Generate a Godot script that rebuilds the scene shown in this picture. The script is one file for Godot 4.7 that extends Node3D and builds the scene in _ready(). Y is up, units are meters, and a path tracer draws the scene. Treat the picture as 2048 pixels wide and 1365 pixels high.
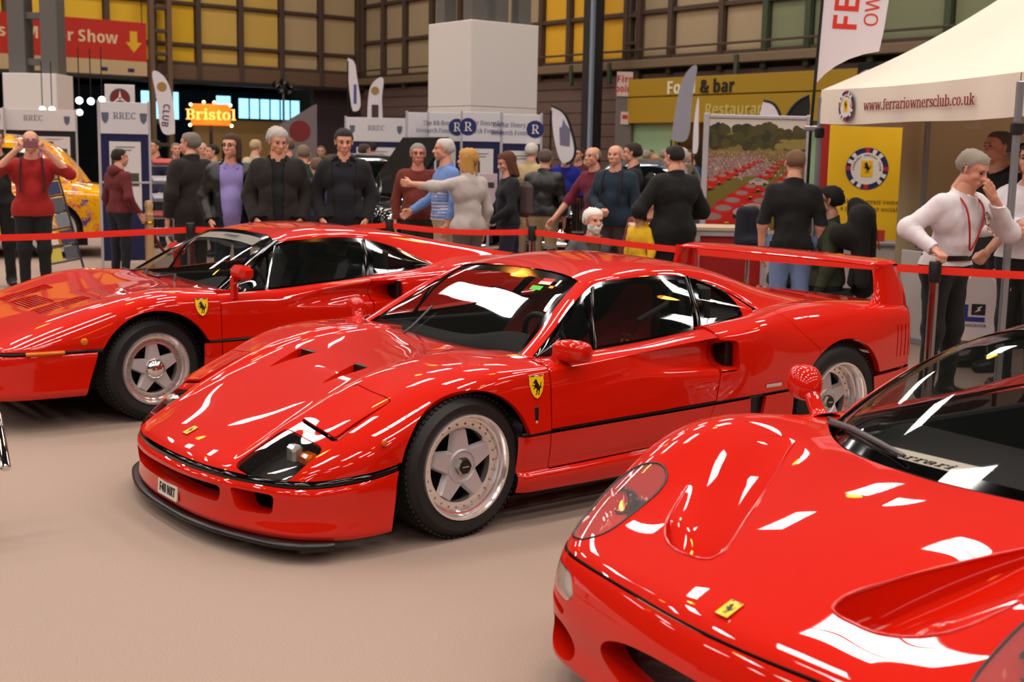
extends Node3D
# A motor show hall: three red sports cars behind a tape barrier, visitors, stands and the hall round them.
# Units are metres, y is up. The camera stands at the origin, eye height 1.65 m, looking along -z.

const HALL := 0.657            # how far the hall's and the cars' axes are turned from the picture's

func _ready() -> void:
	var env := Environment.new()
	env.background_mode = Environment.BG_COLOR
	env.background_color = Color(0.02, 0.02, 0.025)
	env.tonemap_mode = Environment.TONE_MAPPER_LINEAR
	env.tonemap_exposure = 1.0
	env.sdfgi_enabled = true
	env.ssao_enabled = true
	env.ssil_enabled = true
	var we := WorldEnvironment.new()
	we.name = "environment"
	we.environment = env
	add_child(we)
	var cam := Camera3D.new()
	cam.name = "camera"
	var pitch := 0.14917
	var roll := 0.01919
	cam.transform = Transform3D(Basis(Vector3.RIGHT, -pitch) * Basis(Vector3.BACK, roll), Vector3(0, 1.6463, 0))
	cam.fov = 30.54
	cam.far = 200.0
	var lens := CameraAttributesPhysical.new()
	lens.frustum_focal_length = 44.0
	lens.frustum_focus_distance = 6.0
	lens.exposure_aperture = 3.8
	cam.attributes = lens
	add_child(cam)
	build_lights()
	build_hall()
	build_cars()
	build_stands()
	build_crowd()

# ---------------------------------------------------------------- mesh collecting
class Shape:
	var v := PackedVector3Array()
	var n := PackedVector3Array()
	var t := PackedInt32Array()
	var uv := PackedVector2Array()
	var rim := PackedInt32Array()      # cut edges left by clip()

	func add(o: Shape) -> Shape:
		var k := v.size()
		v.append_array(o.v)
		n.append_array(o.n)
		uv.append_array(o.uv)
		for i in o.t:
			t.append(i + k)
		for i in o.rim:
			rim.append(i + k)
		return self

	func moved(x: Transform3D) -> Shape:
		var r := Shape.new()
		r.v = x * v
		var b := x.basis.inverse().transposed()
		for a in n:
			r.n.append((b * a).normalized())
		r.t = t.duplicate()
		r.uv = uv.duplicate()
		r.rim = rim.duplicate()
		return r

	func mirrored() -> Shape:          # the other side of a car: z changes sign
		var r := Shape.new()
		for a in v:
			r.v.append(Vector3(a.x, a.y, -a.z))
		for a in n:
			r.n.append(Vector3(a.x, a.y, -a.z))
		r.t = t.duplicate()
		r.uv = uv.duplicate()
		r.rim = rim.duplicate()
		return r

	func both() -> Shape:
		var r := Shape.new()
		r.add(self)
		r.add(mirrored())
		return r

	func tri(a: Vector3, b: Vector3, c: Vector3, nn := Vector3.ZERO) -> void:
		var k := v.size()
		if nn == Vector3.ZERO:
			nn = (c - a).cross(b - a).normalized()
		v.append(a); v.append(b); v.append(c)
		n.append(nn); n.append(nn); n.append(nn)
		t.append(k); t.append(k + 1); t.append(k + 2)

	func quad(a: Vector3, b: Vector3, c: Vector3, d: Vector3, nn := Vector3.ZERO) -> void:
		var k := v.size()
		if nn == Vector3.ZERO:
			nn = (c - a).cross(b - d).normalized()
		v.append(a); v.append(b); v.append(c); v.append(d)
		for i in 4:
			n.append(nn)
		for i in [0, 1, 2, 0, 2, 3]:
			t.append(k + i)

	func uvquad(a: Vector3, b: Vector3, c: Vector3, d: Vector3) -> Shape:   # a top left, b top right, c bottom right, d bottom left
		quad(a, b, c, d, (d - a).cross(b - a).normalized())
		uv.append_array(PackedVector2Array([Vector2(0, 0), Vector2(1, 0), Vector2(1, 1), Vector2(0, 1)]))
		return self

	func box(c: Vector3, s: Vector3, bevel := 0.0) -> Shape:      # bevelled box
		var h := s * 0.5
		var b := minf(bevel, minf(h.x, minf(h.y, h.z)) * 0.95)
		for ax in 3:
			var u := (ax + 1) % 3
			var w := (ax + 2) % 3
			for sg in [-1.0, 1.0]:
				var p := []
				for q in [[-1, -1], [1, -1], [1, 1], [-1, 1]]:
					var d := Vector3.ZERO
					d[ax] = sg * h[ax]
					d[u] = q[0] * (h[u] - b)
					d[w] = q[1] * (h[w] - b)
					p.append(c + d)
				var nn := Vector3.ZERO
				nn[ax] = sg
				quad(p[0], p[1], p[2], p[3], nn)
		if b > 0.0:
			for ax in 3:
				var u := (ax + 1) % 3
				var w := (ax + 2) % 3
				for su in [-1.0, 1.0]:
					for sw in [-1.0, 1.0]:
						var p := []
						for q in [[-1, 0], [1, 0], [1, 1], [-1, 1]]:
							var d := Vector3.ZERO
							d[ax] = q[0] * (h[ax] - b)
							d[u] = su * (h[u] - (b if q[1] == 1 else 0.0))
							d[w] = sw * (h[w] - (0.0 if q[1] == 1 else b))
							p.append(c + d)
						var nn := Vector3.ZERO
						nn[u] = su
						nn[w] = sw
						quad(p[0], p[1], p[2], p[3], nn.normalized())
			for sx in [-1.0, 1.0]:
				for sy in [-1.0, 1.0]:
					for sz in [-1.0, 1.0]:
						var g := Vector3(sx, sy, sz)
						tri(c + g * Vector3(h.x, h.y - b, h.z - b), c + g * Vector3(h.x - b, h.y, h.z - b), c + g * Vector3(h.x - b, h.y - b, h.z), g.normalized())
		return self

	func grid(g: Array, flip := false, closed := false) -> Shape:  # rows of points -> smooth surface
		var nu: int = g.size()
		var nv: int = g[0].size()
		var k := v.size()
		for i in nu:
			for j in nv:
				v.append(g[i][j])
				var i0 := maxi(i - 1, 0)
				var i1 := mini(i + 1, nu - 1)
				var j0 := maxi(j - 1, 0)
				var j1 := mini(j + 1, nv - 1)
				if closed:
					j0 = (j - 1 + nv - 1) % (nv - 1)
					j1 = (j + 1) % (nv - 1)
				var du: Vector3 = g[i1][j] - g[i0][j]
				var dv: Vector3 = g[i][j1] - g[i][j0]
				if du.length_squared() < 1e-12:
					du = g[mini(i1 + 1, nu - 1)][j] - g[maxi(i0 - 1, 0)][j]
				if dv.length_squared() < 1e-12:
					var ii := 1 if i == 0 else i - 1
					dv = g[ii][j1] - g[ii][j0]
				var nn := dv.cross(du)
				if nn.length_squared() < 1e-18:
					nn = Vector3.UP
				n.append((-nn if flip else nn).normalized())
		for i in nu - 1:
			for j in nv - 1:
				var a := k + i * nv + j
				var c := a + nv
				t.append(a); t.append(a + 1); t.append(c + 1)
				t.append(a); t.append(c + 1); t.append(c)
		return self

	func tube(path: Array, r, seg := 8, caps := true, squash := 1.0) -> Shape:   # round bar along a path; r a number or a list
		var g := []
		var side := Vector3.ZERO
		var np := path.size()
		for i in np:
			var d: Vector3 = (path[mini(i + 1, np - 1)] - path[maxi(i - 1, 0)]).normalized()
			if side == Vector3.ZERO:
				side = d.cross(Vector3.UP)
				if side.length() < 0.05:
					side = d.cross(Vector3.RIGHT)
			side = (side - d * side.dot(d)).normalized()
			var up := side.cross(d)
			var rr: float = r[i] if r is Array else r
			var row := []
			for j in seg + 1:
				var a := TAU * j / seg
				row.append(path[i] + side * cos(a) * rr + up * sin(a) * rr * squash)
			g.append(row)
		if caps:
			var r0 := []
			var r1 := []
			for j in seg + 1:
				r0.append(path[0])
				r1.append(path[np - 1])
			g.push_front(r0)
			g.push_back(r1)
		grid(g, true, true)
		return self

	func lathe(prof: Array, seg := 32, axis := Transform3D.IDENTITY) -> Shape:   # profile of Vector2(radius, height) turned round y
		for i in prof.size() - 1:
			var a: Vector2 = prof[i]
			var b: Vector2 = prof[i + 1]
			var d := b - a
			if d.length() < 1e-6:
				continue
			var pn := Vector2(d.y, -d.x).normalized()
			var na := pn
			var nb := pn
			if i > 0 and (prof[i] - prof[i - 1]).normalized().dot(d.normalized()) > 0.75:
				var e: Vector2 = prof[i] - prof[i - 1]
				na = (Vector2(e.y, -e.x).normalized() + pn).normalized()
			if i < prof.size() - 2 and (prof[i + 2] - prof[i + 1]).normalized().dot(d.normalized()) > 0.75:
				var e: Vector2 = prof[i + 2] - prof[i + 1]
				nb = (Vector2(e.y, -e.x).normalized() + pn).normalized()
			var k := v.size()
			for j in seg + 1:
				var c := cos(TAU * j / seg)
				var s := sin(TAU * j / seg)
				v.append(axis * Vector3(a.x * c, a.y, a.x * s))
				v.append(axis * Vector3(b.x * c, b.y, b.x * s))
				n.append((axis.basis * Vector3(na.x * c, na.y, na.x * s)).normalized())
				n.append((axis.basis * Vector3(nb.x * c, nb.y, nb.x * s)).normalized())
			for j in seg:
				var q := k + j * 2
				for m in [0, 1, 3, 0, 3, 2]:
					t.append(q + m)
		return self

	func ball(c: Vector3, r: Vector3, seg := 12, rings := 8) -> Shape:
		var k := v.size()
		for i in rings + 1:
			var th := PI * i / rings
			for j in seg + 1:
				var ph := TAU * j / seg
				var d := Vector3(sin(th) * cos(ph), cos(th), sin(th) * sin(ph))
				v.append(c + d * r)
				n.append((d / r).normalized())
		for i in rings:
			for j in seg:
				var a := k + i * (seg + 1) + j
				var b := a + seg + 1
				for m in [a, a + 1, b + 1, a, b + 1, b]:
					t.append(m)
		return self

	func slab(poly: PackedVector2Array, x: Transform3D, depth: float, bevel := 0.0) -> Shape:   # polygon in the xy plane of x, raised along +z by depth
		var top := poly
		if bevel > 0.0:
			var off := Geometry2D.offset_polygon(poly, -bevel, Geometry2D.JOIN_MITER)
			if off.size() == 1 and off[0].size() == poly.size():
				var best := 0
				for i in off[0].size():
					if off[0][i].distance_squared_to(poly[0]) < off[0][best].distance_squared_to(poly[0]):
						best = i
				top = PackedVector2Array()
				for i in off[0].size():
					top.append(off[0][(best + i) % off[0].size()])
				if Geometry2D.is_polygon_clockwise(top) != Geometry2D.is_polygon_clockwise(poly):
					top.reverse()
		var k := v.size()
		var up := x.basis.z.normalized()
		for p in top:
			v.append(x * Vector3(p.x, p.y, depth))
			n.append(up)
		for i in Geometry2D.triangulate_polygon(top):
			t.append(k + i)
		var m := poly.size()
		for i in m:
			var j := (i + 1) % m
			quad(x * Vector3(poly[i].x, poly[i].y, 0), x * Vector3(poly[j].x, poly[j].y, 0), x * Vector3(top[j].x, top[j].y, depth), x * Vector3(top[i].x, top[i].y, depth), _side(poly, i, j, x, bevel))
		return self

	func _side(poly: PackedVector2Array, i: int, j: int, x: Transform3D, bevel: float) -> Vector3:
		var e := poly[j] - poly[i]
		var o := Vector2(e.y, -e.x).normalized()
		if Geometry2D.is_polygon_clockwise(poly):
			o = -o
		return (x.basis * Vector3(o.x, o.y, 0.6 if bevel > 0.0 else 0.0)).normalized()

	func clip(f: Callable, gap := 0.0) -> Array:       # [where f > gap, where f < -gap]
		var d := PackedFloat32Array()
		d.resize(v.size())
		for i in v.size():
			d[i] = f.call(v[i])
		return [_half(d, gap, 1.0), _half(d, gap, -1.0)]

	func keep(f: Callable, gap := 0.0) -> Shape:
		var d := PackedFloat32Array()
		d.resize(v.size())
		for i in v.size():
			d[i] = f.call(v[i])
		return _half(d, gap, 1.0)

	func _half(d: PackedFloat32Array, gap: float, sg: float) -> Shape:
		var r := Shape.new()
		var map := PackedInt32Array()
		map.resize(v.size())
		map.fill(-1)
		var cut := {}
		for q in range(0, t.size(), 3):
			var ids := [t[q], t[q + 1], t[q + 2]]
			var w := [d[ids[0]] * sg - gap, d[ids[1]] * sg - gap, d[ids[2]] * sg - gap]
			if w[0] < 0.0 and w[1] < 0.0 and w[2] < 0.0:
				continue
			var out := PackedInt32Array()
			var cuts := PackedInt32Array()
			for e in 3:
				var a: int = ids[e]
				var b: int = ids[(e + 1) % 3]
				var wa: float = w[e]
				var wb: float = w[(e + 1) % 3]
				if wa >= 0.0:
					if map[a] < 0:
						map[a] = r.v.size()
						r.v.append(v[a])
						r.n.append(n[a])
					out.append(map[a])
				if (wa >= 0.0) != (wb >= 0.0):
					var key := mini(a, b) * 1000000 + maxi(a, b)
					if not cut.has(key):
						cut[key] = r.v.size()
						var s := wa / (wa - wb)
						r.v.append(v[a].lerp(v[b], s))
						r.n.append(n[a].lerp(n[b], s).normalized())
					out.append(cut[key])
					cuts.append(cut[key])
			for i in range(1, out.size() - 1):
				r.t.append(out[0]); r.t.append(out[i]); r.t.append(out[i + 1])
			if cuts.size() == 2:
				r.rim.append_array(cuts)
		for i in range(0, rim.size(), 2):
			if map[rim[i]] >= 0 and map[rim[i + 1]] >= 0:
				r.rim.append(map[rim[i]])
				r.rim.append(map[rim[i + 1]])
		return r

	func lips(depth: float, along := Vector3.ZERO) -> Shape:      # turn the cut edges in, so that a panel shows a thickness
		var e := rim
		rim = PackedInt32Array()
		for i in range(0, e.size(), 2):
			var a := v[e[i]]
			var b := v[e[i + 1]]
			if a.distance_squared_to(b) < 1e-10:
				continue
			var da := (n[e[i]] if along == Vector3.ZERO else along) * depth
			var db := (n[e[i + 1]] if along == Vector3.ZERO else along) * depth
			quad(a, b, b - db, a - da)
		return self

	func smooth() -> Shape:                           # normals anew from the faces, keeping the side they looked to
		var acc := PackedVector3Array()
		acc.resize(v.size())
		for q in range(0, t.size(), 3):
			var f := (v[t[q + 1]] - v[t[q]]).cross(v[t[q + 2]] - v[t[q]])
			if f.dot(n[t[q]]) < 0.0:
				f = -f
			for k in 3:
				acc[t[q + k]] += f
		for i in v.size():
			if acc[i].length_squared() > 1e-20:
				n[i] = acc[i].normalized()
		return self

	func rim_path(guide: Array) -> Array:             # the cut edge nearest to each guide point (ahead, left), as a path
		var out := []
		for g in guide:
			var best := INF
			var at := Vector3.ZERO
			for i in rim:
				var d := Vector2(v[i].x - g.x, -v[i].z - g.y).length_squared()
				if d < best:
					best = d
					at = v[i]
			out.append(at)
		return out

	func pushed(dist: float) -> Shape:                # offset along the normals
		var r := Shape.new()
		r.add(self)
		for i in r.v.size():
			r.v[i] += r.n[i] * dist
		return r

	func mesh() -> ArrayMesh:
		var ix := t.duplicate()
		for q in range(0, ix.size(), 3):
			var a := ix[q]
			var b := ix[q + 1]
			var c := ix[q + 2]
			if (v[b] - v[a]).cross(v[c] - v[a]).dot(n[a] + n[b] + n[c]) > 0.0:
				ix[q + 1] = c
				ix[q + 2] = b
		var arr := []
		arr.resize(Mesh.ARRAY_MAX)
		arr[Mesh.ARRAY_VERTEX] = v
		arr[Mesh.ARRAY_NORMAL] = n
		if uv.size() == v.size():
			arr[Mesh.ARRAY_TEX_UV] = uv
		arr[Mesh.ARRAY_INDEX] = ix
		var m := ArrayMesh.new()
		m.add_surface_from_arrays(Mesh.PRIMITIVE_TRIANGLES, arr)
		return m


static func knots_basis(k: PackedFloat64Array, m: int) -> Array:     # natural cubic spline through knots k, as m rows of weights
	var c := k.size()
	var rows := []
	var second := []
	for e in c:
		var y := PackedFloat64Array()
		y.resize(c)
		y[e] = 1.0
		var s := PackedFloat64Array()
		s.resize(c)
		var u := PackedFloat64Array()
		u.resize(c)
		for i in range(1, c - 1):
			var sig := (k[i] - k[i - 1]) / (k[i + 1] - k[i - 1])
			var p := sig * s[i - 1] + 2.0
			s[i] = (sig - 1.0) / p
			u[i] = (6.0 * ((y[i + 1] - y[i]) / (k[i + 1] - k[i]) - (y[i] - y[i - 1]) / (k[i] - k[i - 1])) / (k[i + 1] - k[i - 1]) - sig * u[i - 1]) / p
		s[c - 1] = 0.0
		for i in range(c - 2, -1, -1):
			s[i] = s[i] * s[i + 1] + u[i]
		second.append(s)
	for q in m:
		var x := k[c - 1] * q / (m - 1.0)
		var i := 0
		while i < c - 2 and x > k[i + 1]:
			i += 1
		var h := k[i + 1] - k[i]
		var a := (k[i + 1] - x) / h
		var b := (x - k[i]) / h
		var w := PackedFloat64Array()
		w.resize(c)
		for e in c:
			w[e] = ((a * a * a - a) * second[e][i] + (b * b * b - b) * second[e][i + 1]) * h * h / 6.0
		w[i] += a
		w[i + 1] += b
		rows.append(w)
	return rows


static func net_points(ctrl: Array, nu: int, nv: int) -> Array:      # ctrl[curve][row] -> grid[u along the rows][v across the curves]
	var nc := ctrl.size()
	var nr: int = ctrl[0].size()
	var ku := PackedFloat64Array([0.0])
	for i in nr - 1:
		var s := 0.0
		for c in nc:
			s += sqrt(ctrl[c][i].distance_to(ctrl[c][i + 1]))
		ku.append(ku[i] + maxf(s / nc, 1e-4))
	var kv := PackedFloat64Array([0.0])
	for c in nc - 1:
		var s := 0.0
		for i in nr:
			s += sqrt(ctrl[c][i].distance_to(ctrl[c + 1][i]))
		kv.append(kv[c] + maxf(s / nr, 1e-4))
	var bu := knots_basis(ku, nu)
	var bv := knots_basis(kv, nv)
	var mid := []
	for c in nc:
		var row := PackedVector3Array()
		for q in nu:
			var p := Vector3.ZERO
			for i in nr:
				p += ctrl[c][i] * bu[q][i]
			row.append(p)
		mid.append(row)
	var g := []
	for q in nu:
		var row := PackedVector3Array()
		for s in nv:
			var p := Vector3.ZERO
			for c in nc:
				p += mid[c][q] * bv[s][c]
			row.append(p)
		g.append(row)
	return g


static func net(ctrl: Array, nu: int, nv: int, flip := false) -> Shape:
	return Shape.new().grid(net_points(ctrl, nu, nv), flip)


static func C(x: float, y: float, z: float) -> Vector3:       # car coordinates: ahead of the front axle, to the left, up
	return Vector3(x, z, -y)


static func spline(pts: Array, m: int) -> Array:              # smooth curve through points
	var k := PackedFloat64Array([0.0])
	for i in pts.size() - 1:
		k.append(k[i] + maxf(sqrt(pts[i].distance_to(pts[i + 1])), 1e-4))
	var b := knots_basis(k, m)
	var out := []
	for q in m:
		var p = pts[0] * 0.0
		for i in pts.size():
			p += pts[i] * b[q][i]
		out.append(p)
	return out


static func poly_dist(p: Vector2, poly: PackedVector2Array) -> float:     # > 0 inside
	var d := INF
	var s := -1.0
	var m := poly.size()
	var j := m - 1
	for i in m:
		var e := poly[j] - poly[i]
		var w := p - poly[i]
		var b := w - e * clampf(w.dot(e) / e.length_squared(), 0.0, 1.0)
		d = minf(d, b.length_squared())
		if (p.y >= poly[i].y) != (p.y >= poly[j].y):
			if (w.x < e.x * w.y / e.y):
				s = -s
		j = i
	return s * sqrt(d)


static func rounded(pts: Array, r: float, seg := 4) -> PackedVector2Array:   # polygon with rounded corners
	var out := PackedVector2Array()
	var m := pts.size()
	for i in m:
		var p: Vector2 = pts[i]
		var a: Vector2 = pts[(i - 1 + m) % m] - p
		var b: Vector2 = pts[(i + 1) % m] - p
		var rr := minf(r, minf(a.length(), b.length()) * 0.45)
		var q0 := p + a.normalized() * rr
		var q1 := p + b.normalized() * rr
		for k in seg + 1:
			var s := float(k) / seg
			out.append(q0.lerp(p, s).lerp(p.lerp(q1, s), s))
	return out


static func circle(c: Vector2, r: float, seg := 24) -> PackedVector2Array:
	var out := PackedVector2Array()
	for i in seg:
		out.append(c + Vector2(cos(TAU * i / seg), sin(TAU * i / seg)) * r)
	return out


# ---------------------------------------------------------------- nodes
var taken := {}

func numbered(called: String) -> String:
	if not taken.has(called):
		taken[called] = 0
		return called
	taken[called] += 1
	return "%s_%03d" % [called, taken[called]]


func thing(called: String, label: String, category: String, at := Vector3.ZERO, turn := 0.0, group := "") -> Node3D:
	var o := Node3D.new()
	o.name = numbered(called)
	add_child(o)
	o.position = at
	o.rotation.y = turn
	mark(o, label, category, group)
	return o


func mark(o: Node3D, label: String, category := "", group := "") -> void:
	if label != "":
		o.set_meta("label", label)
	if category != "":
		o.set_meta("category", category)
	if group != "":
		o.set_meta("group", group)


func part(called: String, s, m: Material, parent: Node = null, label := "") -> MeshInstance3D:
	var o := MeshInstance3D.new()
	o.name = called if parent != null else numbered(called)
	o.mesh = s.mesh() if s is Shape else s
	o.material_override = m
	(parent if parent != null else self).add_child(o, true)
	if label != "":
		o.set_meta("label", label)
	return o


func structure(called: String, s, m: Material, parent: Node = null) -> MeshInstance3D:
	var o := part(called, s, m, parent)
	if parent == null:
		o.set_meta("kind", "structure")
	return o


func object(called: String, label: String, category: String, s, m: Material, group := "") -> MeshInstance3D:
	var o := part(called, s, m)
	mark(o, label, category, group)
	return o


# ---------------------------------------------------------------- materials
var mats := {}

func mat(key: String, c: Color, rough := 0.6, metal := 0.0) -> StandardMaterial3D:
	if mats.has(key):
		return mats[key]
	var m := StandardMaterial3D.new()
	m.resource_name = key
	m.albedo_color = c
	m.roughness = rough
	m.metallic = metal
	mats[key] = m
	return m


func paint(key: String, c: Color) -> StandardMaterial3D:        # lacquered car paint
	if mats.has(key):
		return mats[key]
	var m := mat(key, c, 0.45)
	m.metallic_specular = 0.15
	m.clearcoat_enabled = true
	m.clearcoat = 1.0
	m.clearcoat_roughness = 0.015
	return m


func pane(key: String, c: Color, alpha: float, rough := 0.02) -> StandardMaterial3D:
	if mats.has(key):
		return mats[key]
	var m := mat(key, Color(c.r, c.g, c.b, alpha), rough)
	m.transparency = BaseMaterial3D.TRANSPARENCY_ALPHA
	return m


func cloth(key: String, c: Color, grain := 0.12) -> StandardMaterial3D:     # woven cloth: fine mottling and a soft sheen
	if mats.has(key):
		return mats[key]
	var m := mat(key, c, 0.92)
	m.rim_enabled = true
	m.rim = 0.25
	return m


func glow(key: String, c: Color, e: float) -> StandardMaterial3D:
	if mats.has(key):
		return mats[key]
	var m := mat(key, c, 0.5)
	m.emission_enabled = true
	m.emission = c
	m.emission_energy_multiplier = e
	return m

# ---------------------------------------------------------------- the hall
func H(u: float, y: float, w: float) -> Vector3:              # hall axes: u along the cars, w across them
	return Basis(Vector3.UP, HALL) * Vector3(u, y, w)


func hall_box(u0: float, u1: float, y0: float, y1: float, w0: float, w1: float, bevel := 0.0) -> Shape:
	return Shape.new().box(Vector3((u0 + u1) / 2, (y0 + y1) / 2, (w0 + w1) / 2), Vector3(absf(u1 - u0), absf(y1 - y0), absf(w1 - w0)), bevel).moved(Transform3D(Basis(Vector3.UP, HALL), Vector3.ZERO))


func spot(px: float, z: float, y := 0.0) -> Vector3:          # a place z metres ahead, so far to the side
	return Vector3((px - 1031.0) / 2500.0 * z * .989, y, -z)


func build_lights() -> void:
	var frame := mat("skylight frame", Color(.35, .35, .36), .5)
	for i in 8:
		for j in 9:
			var at := H(-19.0 + i * 5.0, 11.3, 13.0 - j * 5.4)
			var o := thing("skylight", "rectangular rooflight high up in the hall roof", "rooflight", at, HALL, "rooflights in the hall roof")
			part("pane", Shape.new().box(Vector3(0, .06, 0), Vector3(1.9, .02, 1.05)), glow("daylight pane", Color(.93, .96, 1.0), 3.0), o)
			var fr := Shape.new()
			for s in [-1.0, 1.0]:
				fr.box(Vector3(0, .02, .56 * s), Vector3(2.04, .12, .07), .01)
				fr.box(Vector3(.985 * s, .02, 0), Vector3(.07, .12, 1.05), .01)
			part("frame", fr, frame, o)
			part("glazing_bar", Shape.new().box(Vector3(.32, .0, 0), Vector3(.03, .05, 1.05)), frame, o)
			part("glazing_bar", Shape.new().box(Vector3(-.32, .0, 0), Vector3(.03, .05, 1.05)), frame, o)
			var l := AreaLight3D.new()
			l.name = "daylight"
			l.area_size = Vector2(1.88, 1.03)
			l.area_normalize_energy = false
			l.light_energy = 8.8
			l.light_color = Color(1.0, .975, .95)
			l.area_range = 80.0
			l.shadow_enabled = true
			l.rotation = Vector3(-PI / 2, 0, 0)
			l.position = Vector3(0, .045, 0)
			o.add_child(l)
	for i in 7:
		for j in 7:
			if (i + j) % 2 == 0:
				lamp_bay(H(-16.5 + i * 5.0, 10.2, 9.0 - j * 5.4))


func lamp_bay(at: Vector3) -> void:                            # amber discharge lamp under a bell
	var o := thing("high_bay_lamp", "amber discharge lamp hanging from the hall roof", "lamp", at, 0.0, "amber lamps in the hall roof")
	part("bell", Shape.new().lathe([Vector2(.10, .45), Vector2(.16, .38), Vector2(.30, .10), Vector2(.34, .0)], 20), mat("lamp bell", Color(.25, .25, .25), .4, .6), o)
	part("bulb", Shape.new().lathe([Vector2(.0001, .03), Vector2(.26, .04), Vector2(.27, .06), Vector2(.0001, .07)], 20), glow("amber glow", Color(1.0, .62, .18), 14.0), o)
	part("rod", Shape.new().tube([Vector3(0, .45, 0), Vector3(0, 1.35, 0)], .02, 6), mat("lamp bell", Color(.25, .25, .25), .4, .6), o)
	var l := SpotLight3D.new()
	l.name = "amber_light"
	l.light_color = Color(1.0, .66, .28)
	l.light_energy = 6.0
	l.spot_angle = 70.0
	l.spot_range = 60.0
	l.spot_attenuation = 2.0
	l.light_size = .25
	l.shadow_enabled = true
	l.rotation = Vector3(-PI / 2, 0, 0)
	l.position = Vector3(0, -.02, 0)
	o.add_child(l)


func noise_texture(seed_: int, freq: float, c0: Color, c1: Color, size := 512) -> NoiseTexture2D:
	var n := FastNoiseLite.new()
	n.seed = seed_
	n.frequency = freq
	n.fractal_octaves = 5
	var t := NoiseTexture2D.new()
	t.noise = n
	t.width = size
	t.height = size
	t.seamless = true
	var g := Gradient.new()
	g.set_color(0, c0)
	g.set_color(1, c1)
	t.color_ramp = g
	return t


func build_hall() -> void:
	var carpet := mat("carpet", Color(1, 1, 1), .97)
	carpet.albedo_texture = noise_texture(3, .16, Color(.55, .48, .435), Color(.66, .585, .535))
	carpet.uv1_triplanar = true
	carpet.uv1_world_triplanar = true
	carpet.uv1_scale = Vector3(1.7, 1.7, 1.7)
	carpet.metallic_specular = .2
	structure("floor", hall_box(-24, 21, -.2, 0, -42, 18), carpet)
	structure("ceiling", hall_box(-24, 21, 11.5, 11.7, -42, 18), mat("roof dark", Color(.10, .10, .10), .9))
	var truss := mat("truss grey", Color(.22, .22, .22), .6)
	for i in 9:
		structure("trim_%d" % (i + 1), hall_box(-24, 21, 10.8, 11.1, 15.6 - i * 5.4, 15.75 - i * 5.4), truss)
	structure("wall_right", hall_box(20.9, 21.1, 0, 11.5, -42, 18), mat("wall beige", Color(.50, .42, .35), .8))
	structure("wall_near", hall_box(-24.2, -24, 0, 11.5, -42, 18), mat("wall dim", Color(.28, .26, .25), .8))
	structure("wall_front", hall_box(-24, 21, 0, 11.5, 18, 18.2), mat("wall dim", Color(.28, .26, .25), .8))
	structure("wall_back", hall_box(-24, 21, 0, 11.5, -42.2, -42), mat("wall far", Color(.16, .15, .16), .8))
	left_wall()
	right_wall()
	columns()


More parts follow.
